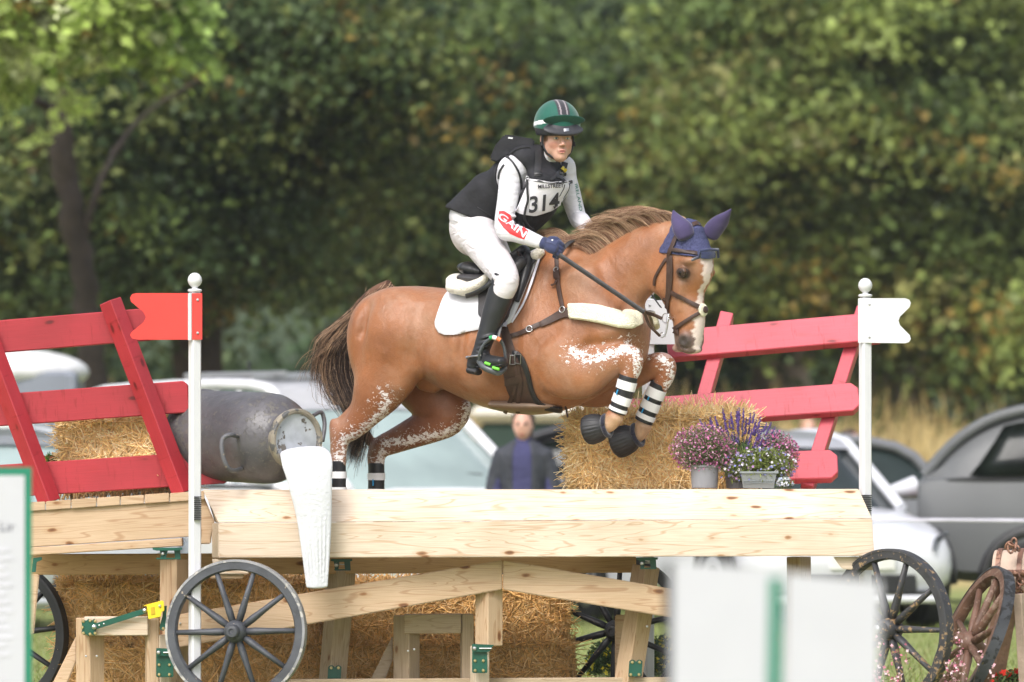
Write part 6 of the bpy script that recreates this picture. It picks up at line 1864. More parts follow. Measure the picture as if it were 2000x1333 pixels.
bush('potted_plant', 'airy pink baby\'s breath in a plain grey bucket on the table', 'potted plant', P(1373, 878, -.38), (.175, .14, .130), P(1376, 925, -.38), 900, 5200, 1700, .0060, PK, .017, (0.13, 0.165, 0.07), 3, bucket, .0008, narrow=.2, shell=.25, low=-.85)
def lav_pot(t):
    c = P(1440, 957, -.25); c.z = TOP+.003
    lathe('pot', [(0, 0), (.055, 0), (.068, .10), (.068, .11), (0, .10)], Matrix.Translation(c), bucket_m, t, 24)
rg = np.random.default_rng(9)
lv = empty('potted_plant', tuple(P(1440, 957, -.25)), 'lavender with dark purple flower spikes between the pink plants', 'potted plant')
lav_pot(lv)
tips = [P(rg.uniform(1375, 1510), 0, -.25 + rg.uniform(-.07, .07)) for _ in range(90)]
pth, spk = [], []
for tp in tips:
    px, _ = px_of(tp)
    py = rg.uniform(812, 880) + abs(px-1455)*.08 + (12 if px < 1410 else 0)*rg.random()
    q = P(px, py, tp.y); rt = P(1445+(px-1445)*.30, 930, -.25)
    pth.append([list(rt), list(rt.lerp(q, .55)+Vector((0, 0, .02))), list(q)]); spk.append((q, (q-rt).normalized()))
o_ = strands('stem', pth, np.full(len(pth), .0014), green_m, lv, 4, np.array((0.14, 0.20, 0.09))*rg.uniform(.7, 1.3, (len(pth), 1))); o_['kind'] = 'stuff'
small_leaves('leaf', dome(rg, 1500, P(1445, 905, -.25), (.13, .08, .10), .1), .045, np.array((0.10, 0.17, 0.055))*rg.uniform(.5, 1.6, (1500, 1)), lv, rg, .10, 1.2)
proto = None
for q, d in spk[:84]:
    if proto is None:
        bm = bmesh.new()
        for k in range(7):
            z = k*.0062; r_ = .0062*(1-.07*k)
            bmesh.ops.create_icosphere(bm, subdivisions=1, radius=r_, matrix=Matrix.Translation((.0015*math.sin(k*2.2), .0015*math.cos(k*2.2), z)) @ Matrix.Diagonal((1, 1, .8, 1)))
        proto = bm_mesh(bm, 'flower_spike'); proto.materials.append(simple('lavender_purple', (0.11, 0.06, 0.24), .7, .3, 120))
    o_ = bpy.data.objects.new('flower_spike', proto); COL.objects.link(o_); o_.parent = lv
    o_.matrix_parent_inverse = Matrix.Translation(-lv.location)
    o_.matrix_basis = Matrix.Translation(q) @ d.to_track_quat('Z', 'Y').to_matrix().to_4x4() @ Matrix.Scale(rg.uniform(1.0, 1.5), 4)
def trough(t):
    bm = bmesh.new()
    y0, y1 = -.46, -.30; zt = P(0, 921, -.46).z
    def ring(x0, x1, ya_, yb_, z): return [bm.verts.new((x0, ya_, z)), bm.verts.new((x1, ya_, z)), bm.verts.new((x1, yb_, z)), bm.verts.new((x0, yb_, z))]
    xa, xb = P(1447, 0, y0).x, P(1519, 0, y0).x
    rs = [ring(xa+.012, xb-.020, y0+.012, y1-.01, TOP+.004), ring(xa+.002, xb-.006, y0+.002, y1, zt-.012), ring(xa-.006, xb+.004, y0-.006, y1+.006, zt-.010), ring(xa-.006, xb+.004, y0-.006, y1+.006, zt), ring(xa+.004, xb-.006, y0+.004, y1-.004, zt), ring(xa+.01, xb-.012, y0+.01, y1-.01, zt-.02)]
    for A, B in zip(rs, rs[1:]):
        for k in range(4): bm.faces.new((A[k], A[(k+1) % 4], B[(k+1) % 4], B[k]))
    bm.faces.new(rs[0][::-1]); bm.faces.new(rs[-1])
    link('pot', bm_mesh(bm, 'pot'), t, zinc)
    for dx in (0, .01):
        tube('ridge', [Vector((xa+.012, y0+.004, TOP+.030+dx)), Vector((xb-.022, y0+.004, TOP+.030+dx))], .0018, zinc, t, 6)
bush('potted_plant', 'zinc trough of trailing green plants with white and lilac flowers', 'potted plant', P(1478, 912, -.38), (.21, .10, .105), P(1482, 925, -.38), 900, 3600, 420, .0085,
     [(0.75, 0.72, 0.78), (0.42, 0.34, 0.68), (0.55, 0.30, 0.60), (0.78, 0.75, 0.78), (0.30, 0.32, 0.70)], .022, (0.17, 0.21, 0.055), 5, trough, .0009, narrow=.25, low=-.8, shell=.5)
bush('potted_plant', 'round pink-flowered plant rising behind the zinc trough', 'potted plant', P(1515, 888, -.22), (.13, .10, .125), P(1515, 945, -.22), 700, 3000, 1100, .0064, PK + [(0.62, 0.16, 0.36)], .016, (0.11, 0.14, 0.05), 6, None, .0007, narrow=.2, shell=.25, low=-.7)
bush('garden_flower', 'tuft of tiny white and pale blue flowers at the foot of the zinc trough', 'flowers', P(1533, 946, -.46), (.045, .04, .035), P(1530, 955, -.46), 60, 200, 90, .008, [(0.78, 0.80, 0.84), (0.55, 0.62, 0.80)], .014, (0.13, 0.17, 0.05), 8)
bush('garden_flower', 'pale blossom trailing over the bale end beside the small bright bale', 'flowers', P(138, 898, -.02), (.06, .05, .07), P(138, 945, -.02), 80, 160, 90, .009, [(0.70, 0.16, 0.34), (0.75, 0.35, 0.5), (0.7, 0.1, 0.08)], .02, (0.12, 0.17, 0.05), 12)
bush('garden_flower', 'yellow and orange flowers low behind the left red cart side', 'flowers', P(98, 905, 0), (.045, .04, .04), P(98, 945, 0), 60, 200, 60, .012, [(0.80, 0.62, 0.10), (0.75, 0.25, 0.15)], .03, (0.10, 0.22, 0.05), 13)
YL = [(0.80, 0.66, 0.03), (0.85, 0.74, 0.10)]
bush('garden_flower', 'yellow chrysanthemums on the grass left of the far wheel\'s lowest spoke', 'flowers', P(1188, 1300, 1.6), (.12, .10, .14), P(1188, 1395, 1.6), 150, 1600, 90, .016, YL, .035, (0.08, 0.13, 0.045), 14, shell=.75)
bush('garden_flower', 'yellow chrysanthemums on the grass right of the white pole', 'flowers', P(1290, 1300, 1.6), (.13, .10, .17), P(1290, 1395, 1.6), 150, 1600, 110, .016, YL, .035, (0.08, 0.13, 0.045), 15, shell=.75)
RD = [(0.62, 0.02, 0.015), (0.75, 0.05, 0.03)]
bush('garden_flower', 'red geranium heads low at the right edge of the photo', 'flowers', P(1975, 1335, -.3), (.10, .08, .065), P(1975, 1400, -.3), 60, 500, 60, .020, RD, .03, (0.10, 0.15, 0.05), 16)
# gaura: wiry stems with pink blooms
for i, (px0, lab, sd) in enumerate(((1725, 'wiry pink gaura flowering in front of the chipped right wheel', 41), (1860, 'wiry pink gaura flowering at the foot of the rusty wheel', 42))):
    rg = np.random.default_rng(sd)
    t = empty('garden_flower', tuple(P(px0, 1400, -1.15)), lab, 'flowers')
    pth, fl = [], []
    for k in range(20):
        tx = px0 + rg.normal(0, 34); ty = rg.uniform(1225 if i else 1240, 1340); yy = -1.15+rg.normal(0, .06)
        rt = P(px0+(tx-px0)*.5, 1400, yy); tp = P(tx, ty, yy); md = rt.lerp(tp, .6)+Vector((rg.normal(0, .02), 0, 0))
        pth.append([list(rt), list(md), list(tp)])
        for s_ in np.linspace(.45, 1, 7): fl.append(list(md.lerp(tp, s_)+Vector(rg.normal(0, .012, 3))))
    o_ = strands('stem', pth, np.full(len(pth), .0013), green_m, t, 3, np.tile((0.22, 0.14, 0.09), (len(pth), 1))); o_['kind'] = 'stuff'
    fl = np.array(fl)
    blossoms('blossom', fl, .009, np.array([(0.72, 0.22, 0.34), (0.80, 0.45, 0.52), (0.82, 0.62, 0.66)])[rg.integers(0, 3, len(fl))], t, rg, 4)
    small_leaves('leaf', fl[::3]-np.array((0, 0, .04)), .025, np.tile((0.14, 0.12, 0.06), (len(fl[::3]), 1)), t, rg)
# ------------------------------------------------------------------ vehicles behind the jump
glass = simple('car_glass', (0.018, 0.026, 0.025), .12, .5, 2.2, spec=.35)
glass_pale = simple('windscreen_glass', (0.32, 0.40, 0.39), .05, .25, .9, spec=.5)
tyre_m = simple('car_tyre', (0.025, 0.025, 0.027), .8)
rim_m = simple('car_rim', (0.45, 0.46, 0.48), .3, .1, metal=.7)
lamp_m = simple('car_lamp', (0.13, 0.14, 0.16), .08, .1, 6, coat=1)
trim_m = simple('car_trim', (0.02, 0.02, 0.022), .5)
def car(name, label, cat, loc, yaw, col, L=4.3, Wd=1.8, Ht=1.5, kind='hatch', gl=None, plate_txt=None, rails=False, windscreen=None, group=None):
    """body along local x (nose at +x): lofted shell, glasshouse, roof, lamps, wheels"""
    t = empty(name, (0, 0, 0), label, cat, group)
    paint = simple(name+'_paint', col, .4, .08, 2, coat=.8 if col[0] > .3 else .0, spec=.5 if col[0] > .3 else .3)
    h = L/2; w = Wd/2
    if kind == 'van':
        st = [(-h, .45, .35, 1.05, .86), (-h+.12, .32, .32, 1.10, .97), (-h*.3, .28, .30, 1.12, 1), (h*.45, .28, .30, 1.12, 1), (h*.72, .28, .32, 1.02, .98), (h-.15, .32, .35, .86, .90), (h, .42, .42, .70, .74)]
        gh = [(-h+.05, 1.08, Ht-.12, .93, .84), (-h+.2, 1.10, Ht-.02, .97, .88), (h*.10, 1.10, Ht, .97, .87), (h*.30, 1.08, Ht-.22, .96, .82), (h*.74, .98, 1.04, .90, .86)]
    elif kind == 'suv':
        st = [(-h, .55, .45, 1.02, .84), (-h+.12, .36, .38, 1.13, .96), (-h*.4, .30, .32, 1.14, 1), (h*.3, .30, .32, 1.08, 1), (h*.7, .30, .34, .98, .97), (h-.12, .34, .38, .86, .88), (h, .45, .45, .75, .72)]
        gh = [(-h+.03, 1.10, 1.14, .84, .78), (-h+.32, 1.14, Ht-.26, .93, .78), (-h+.75, 1.14, Ht-.07, .95, .77), (-h*.30, 1.14, Ht, .95, .78), (h*.05, 1.12, Ht-.02, .95, .78), (h*.22, 1.08, Ht-.12, .93, .76), (h*.56, 1.02, 1.06, .90, .82)]
    else:
        st = [(-h, .50, .42, .90, .82), (-h+.12, .32, .34, .98, .95), (-h*.4, .25, .28, 1.00, 1), (h*.3, .25, .28, .94, 1), (h*.65, .25, .30, .84, .97), (h-.14, .28, .34, .70, .88), (h, .38, .40, .58, .70)]
        gh = [(-h+.12, .96, 1.02, .88, .80), (-h+.48, .98, Ht-.10, .93, .74), (-h*.25, .98, Ht, .95, .76), (h*.08, .95, Ht-.06, .94, .74), (h*.20, .93, Ht-.14, .93, .74), (h*.58, .86, .90, .88, .80)]
    stI = catmull([list(a) for a in st], 4)
    def shell(rows, profs, nm, mat, par):
        bm = bmesh.new(); rings = []
        for x_, pr in zip(rows, profs): rings.append([bm.verts.new((x_, a, b)) for a, b in pr])
        for A, B in zip(rings, rings[1:]):
            for k in range(len(A)): bm.faces.new((A[k], A[(k+1) % len(A)], B[(k+1) % len(B)], B[k]))
        bm.faces.new(rings[0]); bm.faces.new(rings[-1][::-1])
        return link(nm, auto_smooth(bm_mesh(bm, nm), 40), par, mat)
    rows, profs = [], []
    for x_, zb, _, zt, f in stI:
        ww = w*f
        half = [(ww*.86, zb), (ww*.97, zb+.08), (ww, zb+(zt-zb)*.45), (ww*.985, zb+(zt-zb)*.72), (ww*.93, zt-.03), (ww*.80, zt+.015), (ww*.4, zt+.045)]
        rows.append(x_); profs.append(half + [(-a, b) for a, b in half[::-1]])
    B_ = shell(rows, profs, 'body', paint, t)
    g = catmull([list(a) for a in gh], 4)
    rows, profs, rprof = [], [], []
    for x_, z0, z1, f0, f1 in g:
        a0, a1 = w*f0*.97, w*f1*.97
        half = [(a0, z0-.10), (a0*.6+a1*.4, z0+(z1-z0)*.45), (a1, z1-.07), (a1*.93, z1-.02), (a1*.6, z1+.005)]
        rows.append(x_); profs.append(half + [(-a, b) for a, b in half[::-1]])
    if kind == 'suv':                                         # painted pillars and roof, glass set into the sides and the front
        back = [(a, b_) for a, b_ in zip(rows, profs) if a <= h*.24]; fr = [(a, b_) for a, b_ in zip(rows, profs) if a >= h*.20]
        shell([a for a, _ in back], [b_ for _, b_ in back], 'cabin', paint, t)
        shell([a for a, _ in fr], [b_ for _, b_ in fr], 'windscreen', gl or glass, t)
    else: G_ = shell(rows, profs, 'window', gl or glass, t)
    # roof panel and pillars in body colour, just proud of the glass
    bm = bmesh.new(); rr = []
    top = [(x_, z1, f1) for x_, z0, z1, f0, f1 in g if z1 > Ht-(.16 if kind != 'van' else .30)]
    if kind == 'van':
        pn = [(x_, p2) for x_, p2 in zip(rows, profs) if x_ < h*.02]
        shell([a for a, _ in pn], [[(y_*1.012, z_) for y_, z_ in b_] for _, b_ in pn], 'side_panel', paint, t)
    for x_, z1, f1 in top: rr.append([bm.verts.new((x_, w*f1*k_*.985, z1+.018+.02*(1-abs(k_)))) for k_ in (-1, -.85, -.4, 0, .4, .85, 1)])
    for A, B in zip(rr, rr[1:]):
        for k in range(6): bm.faces.new((A[k], A[k+1], B[k+1], B[k]))
    r_ = bmesh.ops.solidify(bm, geom=bm.faces, thickness=.03)
    link('roof', auto_smooth(bm_mesh(bm, 'roof'), 50), t, paint)
    def side_pt(x_, s_, v_):
        i = max(0, min(len(g)-2, next((k for k in range(len(g)-1) if g[k+1][0] >= x_), len(g)-2)))
        f = (x_-g[i][0])/max(1e-6, g[i+1][0]-g[i][0]); q = g[i]+(g[i+1]-g[i])*f
        a0, a1 = w*q[3]*.97, w*q[4]*.97
        if v_ < .45: yy = a0 + (a1-a0)*.4*(v_/.45)
        else: yy = a0*.6+a1*.4 + (a1-(a0*.6+a1*.4))*((v_-.45)/.55)
        return Vector((x_, s_*(yy+.004), q[1]-.03+(q[2]-.05-q[1]+.03)*v_))
    if kind == 'suv':
        for s_ in (-1, 1):
            for x0, x1, sl0, sl1 in ((-h+.36, -h*.50, .30, 0), (-h*.46, -h*.04, 0, 0), (0, h*.40, 0, -.16)):
                bm = bmesh.new(); cols_ = []
                for k in range(6):
                    cols_.append([bm.verts.new(side_pt(x0+(x1-x0)*k/5 + (sl0*(1-k/5)+sl1*k/5)*v_, s_, v_) + Vector((0, s_*.045, 0))) for v_ in (.06, .35, .65, .92)])
                for A, B in zip(cols_, cols_[1:]):
                    for k in range(3): bm.faces.new((A[k], A[k+1], B[k+1], B[k]))
                bmesh.ops.solidify(bm, geom=bm.faces, thickness=.012)
                link('window', bm_mesh(bm, 'window', True), t, gl or glass)
    mids = (-h*.50, -h*.02) if kind != 'van' else ((-h*.5, -h*.05, h*.2) if False else (h*.02,))
    for s_ in (-1, 1):
        for xm in (mids if kind != 'suv' else ()): tube('pillar', [side_pt(xm, s_, v_) for v_ in (0, .45, 1)], .045, paint, t, 6, flat=(.4, 1), up=(0, 1, 0))
        fr_ = [Vector((x_, s_*(w*f1*.97), z1+.0)) for x_, z0, z1, f0, f1 in g]
        tube('roof_pillar', fr_, .045, paint, t, 8)
        tube('belt_line', [Vector((x_, s_*(w*f0*.97+.01), z0-.03)) for x_, z0, z1, f0, f1 in g], .014, trim_m, t, 6)
        for wx in (h*.66, -h*.62):
            lathe('wheel', [(0, -.10), (.20, -.10), (.30, -.10), (.335, -.07), (.335, .07), (.30, .10), (.22, .10)], Matrix.Translation((wx, s_*(w-.10), .335)) @ Matrix.Rotation(math.pi/2, 4, 'X'), tyre_m, t, 28)
            hb_ = lathe('wheel_rim', [(0, -.115), (.05, -.115), (.07, -.095), (.20, -.105), (.215, -.10), (.215, .10), (.20, .105), (.07, .095), (.05, .115), (0, .115)], Matrix.Translation((wx, s_*(w-.10), .335)) @ Matrix.Rotation(math.pi/2, 4, 'X'), rim_m, t, 24)
            bm = bmesh.new()
            pts = [Vector((wx+.385*math.cos(a), s_*(w*.985+.004), .335+.385*math.sin(a))) for a in [math.pi*k/12 for k in range(13)]]
            bm_tube(bm, pts, .045, 8, up=(0, 1, 0), flat=(.5, 1)); link('wheel_arch', bm_mesh(bm, 'wheel_arch', True), t, trim_m)
        tube('mirror', [Vector((h*.30, s_*(w*.95), 1.02 if kind == 'hatch' else 1.12)), Vector((h*.30, s_*(w+.16), 1.06 if kind == 'hatch' else 1.18))], [.05, .085], paint, t, 10)
        for dx in (-.42, .10):
            tube('door_handle', [Vector((h*dx, s_*(w+.006), .86)), Vector((h*dx+.16, s_*(w+.006), .87))], .018, paint if kind != 'suv' else rim_m, t, 8)
        zl = .62 if kind == 'hatch' else .80
        lp = prism('headlight', [(0, 0), (.42, .06), (.44, .14), (.05, .10)], -.05, .05, lamp_m, t, .01, xf=lambda a, b, c, s_=s_, zl=zl: Vector((h+.05-a*.75-(0), s_*(w*.62+a*.58)+c*.3*s_, zl+b-.04+a*.05)))
        tl = box('tail_lamp', (-h-.02, min(s_*w*.60, s_*w*.84), .80), (-h+.06, max(s_*w*.60, s_*w*.84), .98), simple('tail_lamp_red', (0.25, 0.04, 0.035), .25), t, .02)
        if rails: tube('roof_rail', [Vector((-h*.55, s_*w*.70, Ht+.02)), Vector((-h*.5, s_*w*.70, Ht+.07)), Vector((h*.05, s_*w*.70, Ht+.06)), Vector((h*.12, s_*w*.70, Ht))], .018, rim_m, t, 6)
    zg = .36 if kind == 'hatch' else .48
    box('grille', (h-.10, -w*.50, zg-.09), (h+.012, w*.50, zg+.06), trim_m, t, .02)
    box('bumper', (h-.22, -w*.72, zg-.16), (h+.03, w*.72, zg-.10), paint, t, .02)
    pl = box('number_plate', (h+.012, -.26, zg+.09), (h+.03, .26, zg+.20), simple('plate_white', (0.75, 0.75, 0.72), .4), t, .004)
    wsx = windscreen
    tube('wiper', [Vector((g[-2][0], .5, g[-2][2]+.0)), Vector((g[-2][0]-.1, -.1, g[-2][2]+.03))], .012, trim_m, t, 5)
    t.location = loc; t.rotation_euler = (0, 0, yaw)
    for ch in t.children: ch.matrix_parent_inverse = Matrix()
    if plate_txt:
        cu = bpy.data.curves.new('plate', 'FONT'); cu.body = plate_txt; cu.size = .13; cu.align_x = 'CENTER'; cu.align_y = 'CENTER'; cu.extrude = .002
        o = bpy.data.objects.new('tmp', cu); COL.objects.link(o)
        me = bpy.data.meshes.new_from_object(o.evaluated_get(bpy.context.evaluated_depsgraph_get())); bpy.data.objects.remove(o)
        q = bpy.data.objects.new('plate_lettering', me); COL.objects.link(q); me.materials.clear(); me.materials.append(trim_m); q.parent = pl
        q.matrix_basis = Matrix.Translation((h+.033, 0, zg+.145)) @ Matrix.Rotation(math.pi/2, 4, 'Z') @ Matrix.Rotation(math.pi/2, 4, 'X')
    return t
def at(px, y): return (P(px, 917, y).x, y, float(ground_z(np.array(P(px, 917, y).x), np.array(y))))
R_d = math.radians
car('van', 'big white van behind the horse\'s hind legs with a large pale windscreen', 'van', at(640, 19.5), R_d(-58), (0.76, 0.76, 0.79), 4.6, 1.95, 1.86, 'van', glass_pale)
van = bpy.context.scene.objects['van']
for dy in (-.55, .0, .55):
    tube('roof_bar', [Vector((-1.3, dy, 1.95)), Vector((.3, dy, 1.95))], .022, rim_m, van, 6).matrix_parent_inverse = Matrix()
for dx in (-.9, .1):
    tube('roof_bar', [Vector((dx, -.75, 1.92)), Vector((dx, .75, 1.92))], .022, rim_m, van, 6).matrix_parent_inverse = Matrix()
    tube('roof_aerial', [Vector((dx, -.2, 1.92)), Vector((dx, -.2, 2.06))], .016, trim_m, van, 6).matrix_parent_inverse = Matrix()
car('parked_car', 'silver car with a pale windscreen behind the left red cart side', 'car', at(-40, 17.0), R_d(-60), (0.42, 0.44, 0.46), 4.3, 1.8, 1.48, 'hatch', glass_pale)
car('parked_car', 'dark grey car seen past the woman and through the bracing', 'car', at(1335, 23), R_d(180+10), (0.17, 0.175, 0.19), 4.3, 1.8, 1.47, 'hatch')
car('parked_car', 'white car with its nose towards the chipped right wheel', 'car', at(1475, 18.0), R_d(-70), (0.66, 0.67, 0.72), 4.2, 1.8, 1.47, 'hatch', plate_txt='869')
car('parked_car', 'tall grey off-roader at the right edge with a chrome door handle', 'car', at(2395, 18.0), R_d(-7), (0.115, 0.12, 0.125), 4.6, 1.9, 1.70, 'suv')
car('parked_car', 'black estate car with roof rails between the white car and the grey off-roader', 'car', at(1420, 27), R_d(-4), (0.03, 0.03, 0.036), 4.5, 1.82, 1.62, 'suv', rails=True)
# portable toilet
c_ = at(15, 24)
pt = empty('portable_toilet', c_, 'grey portable toilet with a white domed roof behind the left cart side', 'portable toilet')
gp = simple('toilet_plastic', (0.20, 0.22, 0.26), .5, .06, 3, .1, 20)
box('cabin', (c_[0]-.62, c_[1]-.6, c_[2]), (c_[0]+.62, c_[1]+.6, c_[2]+2.02), gp, pt, .03)
box('door_panel', (c_[0]-.45, c_[1]-.62, c_[2]+.1), (c_[0]+.40, c_[1]-.601, c_[2]+1.80), simple('toilet_door', (0.26, 0.28, 0.32), .5), pt, .01)
bm = bmesh.new()
bmesh.ops.create_uvsphere(bm, u_segments=32, v_segments=12, radius=1, matrix=Matrix.Translation((c_[0], c_[1], c_[2]+2.02)) @ Matrix.Diagonal((.70, .68, .20, 1)))
link('roof', bm_mesh(bm, 'roof', True), pt, simple('toilet_roof', (0.72, 0.72, 0.72), .5))
lathe('round_sign', [(0, 0), (.28, 0), (.28, .02), (0, .025)], Matrix.Translation((c_[0]-.02, c_[1]-.625, c_[2]+1.50)) @ Matrix.Rotation(math.pi/2, 4, 'X'), simple('toilet_sign', (0.66, 0.70, 0.68), .5), pt, 32)
for s_ in (-.58, .58): box('corner_post', (c_[0]+s_-.05, c_[1]-.66, c_[2]), (c_[0]+s_+.05, c_[1]-.60, c_[2]+2.0), gp, pt, .02)
# pale trailer far behind
c_ = at(1180, 37.5)
tr = empty('horse_trailer', c_, 'cream trailer roof showing under the horse\'s chest', 'trailer')
cr = simple('trailer_cream', (0.62, 0.58, 0.50), .5, .05)
box('trailer_body', (c_[0]-1.3, c_[1]-.9, c_[2]+.4), (c_[0]+1.0, c_[1]+.9, c_[2]+1.62), simple('trailer_green', (0.012, 0.035, 0.022), .5), tr, .05)
box('trailer_roof', (c_[0]-1.4, c_[1]-1.0, c_[2]+1.625), (c_[0]+1.1, c_[1]+1.0, c_[2]+1.80), cr, tr, .08)
for dx in (-.5, .35): lathe('wheel', [(0, -.09), (.28, -.09), (.32, -.05), (.32, .05), (.28, .09), (0, .09)], Matrix.Translation((c_[0]+dx, c_[1]-.95, c_[2]+.32)) @ Matrix.Rotation(math.pi/2, 4, 'X'), tyre_m, tr, 20)

# ------------------------------------------------------------------ people in the background
def person(label, px, y, face, top_col, coat_col=None, leg_col=(0.03, 0.035, 0.06), hair=(0.06, 0.035, 0.02), hgt=1.68, lean=0.0, arm_out=0.0):
    b0 = Vector(at(px, y)); s = hgt/1.72
    f = Vector((math.sin(face), -math.cos(face), 0)); r = Vector((-f.y, f.x, 0))
    def Q(a, b, z): return b0 + r*a*s + f*b*s + Vector((0, 0, z*s)) + f*lean*max(0, z-.9)
    t = empty('person', tuple(b0), label, 'person')
    def V_(h_=.012): return Vox(tuple(b0 - Vector((.75, .75, .02))), tuple(b0 + Vector((.75, .75, 1.85))), h_)
    v = V_()
    v.chain([(Q(0, 0, .95), .085, .13), (Q(0, 0, 1.15), .075, .11), (Q(0, 0, 1.35), .085, .15), (Q(0, 0, 1.42), .05, .10), (Q(0, .01, 1.50), .045, .045), (Q(0, .02, 1.56), .045, .045)], r, .03)
    v.ell(Q(0, .02, 1.625), (.072, .092, .108), (r, f, (0, 0, 1)), .02); v.ell(Q(0, .05, 1.57), (.052, .055, .058), (r, f, (0, 0, 1)), .03)
    v.ell(Q(0, .118, 1.605), (.012, .018, .026), (r, f, (0, 0, 1)), .01)
    for q in (-1, 1):
        v.ell(Q(.073*q, .005, 1.61), (.012, .018, .03), (r, f, (0, 0, 1)), .01)
        sh, el, ha = Q(.17*q, 0, 1.38), Q(.23*q, -.01+arm_out*.1, 1.12), Q(.20*q, .10+arm_out*.3, .92+arm_out*.2)
        v.chain([(sh, .045, .045), (el, .035, .035), (ha, .024, .024)], f, .02)
        for k in range(5):
            d0 = ha + r*(.028-.014*k)*1.0 + Vector((0, 0, -.02)); v.chain([(d0, .010, .010), (d0+Vector((0, 0, -.06+.006*abs(k-2))), .009, .009), (d0+f*.02+Vector((0, 0, -.085)), .008, .008)], f, .006)
        v.chain([(Q(.09*q, 0, .92), .08, .08), (Q(.10*q, .01, .50), .055, .055), (Q(.10*q, 0, .10), .035, .035), (Q(.10*q, .09, .04), .03, .04)], r, .03)
    me, vv = v.mesh('body')
    q_ = vv - np.array(Q(0, .02, 1.62)); u_ = q_[:, 2]; ff = q_ @ np.array(f); rr = q_ @ np.array(r)
    c = np.tile(np.array((0.60, 0.34, 0.26)), (len(vv), 1))
    for s_ in (-.03, .03): c = lerpc(c, ((np.hypot(rr-s_*s, u_) < .014) & (ff > .05)).astype(float), (0.06, 0.04, 0.03))
    c = lerpc(c, ((np.hypot(rr/1.8, u_+.075) < .012) & (ff > .05)).astype(float), (0.45, 0.15, 0.14))
    set_col(me, c); link('body', me, t, M['skin'])
    v = V_(.014)
    v.ell(Q(0, -.012, 1.655), (.088, .100, .105), (r, f, (0, 0, 1)), .01); v.ell(Q(0, -.07, 1.56), (.07, .05, .09), (r, f, (0, 0, 1)), .03)
    v.plane(Q(0, .055, 1.66), tuple(f*.9 + Vector((0, 0, -.35))))
    me, _ = v.mesh('hair'); link('hair', me, t, simple('hair', hair, .6, .3, 40, .3, 60))
    v = V_()
    v.chain([(Q(0, 0, .90), .12, .17), (Q(0, 0, 1.15), .11, .15), (Q(0, 0, 1.36), .115, .18), (Q(0, 0, 1.44), .07, .09), (Q(0, 0, 1.49), .06, .065)], r, .03)
    for q in (-1, 1): v.chain([(Q(.17*q, 0, 1.38), .062, .062), (Q(.23*q, -.01+arm_out*.1, 1.12), .052, .052), (Q(.20*q, .09+arm_out*.26, .96+arm_out*.18), .038, .038)], f, .03)
    me, _ = v.mesh('sweater'); link('sweater', me, t, simple('sweater', top_col, .9, .12, 12, .5, 30, bdist=.02))
    if coat_col:
        v = V_()
        v.chain([(Q(0, 0, .85), .140, .185), (Q(0, 0, 1.12), .125, .160), (Q(0, 0, 1.36), .13, .185), (Q(0, -.02, 1.45), .07, .10)], r, .03)
        for q in (-1, 1): v.chain([(Q(.17*q, 0, 1.38), .066, .066), (Q(.245*q, -.01, 1.12), .054, .054), (Q(.23*q, .08, .90), .044, .044)], f, .03)
        v.chain([(Q(0, .16, .75), .10, .085), (Q(0, .16, 1.2), .10, .080), (Q(0, .14, 1.6), .12, .06)], r, .01, op='sub')
        me, _ = v.mesh('jacket'); link('jacket', me, t, simple('jacket', coat_col, .75, .2, 12, .6, 14, bdist=.03))
        v = V_(); v.chain([(Q(-.10, -.02, 1.44), .04, .04), (Q(0, -.10, 1.46), .05, .05), (Q(.10, -.02, 1.44), .04, .04)], (0, 0, 1), .02); me, _ = v.mesh('hood'); link('hood', me, t, simple('hood', top_col, .9, .1))
    v = V_()
    for q in (-1, 1): v.chain([(Q(.085*q, 0, .93), .105, .10), (Q(.10*q, .01, .50), .075, .072), (Q(.10*q, 0, .10), .060, .058)], r, .03)
    me, _ = v.mesh('trousers'); link('trousers', me, t, simple('trousers', leg_col, .85))
    v = V_()
    for q in (-1, 1): v.chain([(Q(.10*q, -.03, .045), .045, .045), (Q(.10*q, .13, .035), .035, .045)], r, .02)
    me, _ = v.mesh('shoe'); link('shoe', me, t, trim_m)
    return t
person('woman with tied-back hair in navy sweatshirt and open dark jacket behind the jump', 1022, 16.5, -.1, (0.045, 0.045, 0.12), (0.035, 0.038, 0.05), hgt=1.62)
person('person in a bright yellow coat behind the white car', 1650, 23, .6, (0.75, 0.48, 0.02), None, hgt=1.48, lean=.1)
person('pale-shirted person standing far behind the flowers', 1578, 33, .2, (0.62, 0.50, 0.45), None, hgt=1.66, hair=(0.30, 0.18, 0.10))

# rope line
rp = tube('rope', [P(-300, 1040, 14), P(900, 1030, 14), P(1500, 1019, 14), P(1830, 1016, 14), P(2100, 1018, 14)], .011, simple('rope_white', (0.62, 0.60, 0.70), .6), None, 6)
tag(rp, 'thin white rope strung in front of the parked cars', 'rope')
rope_posts = []

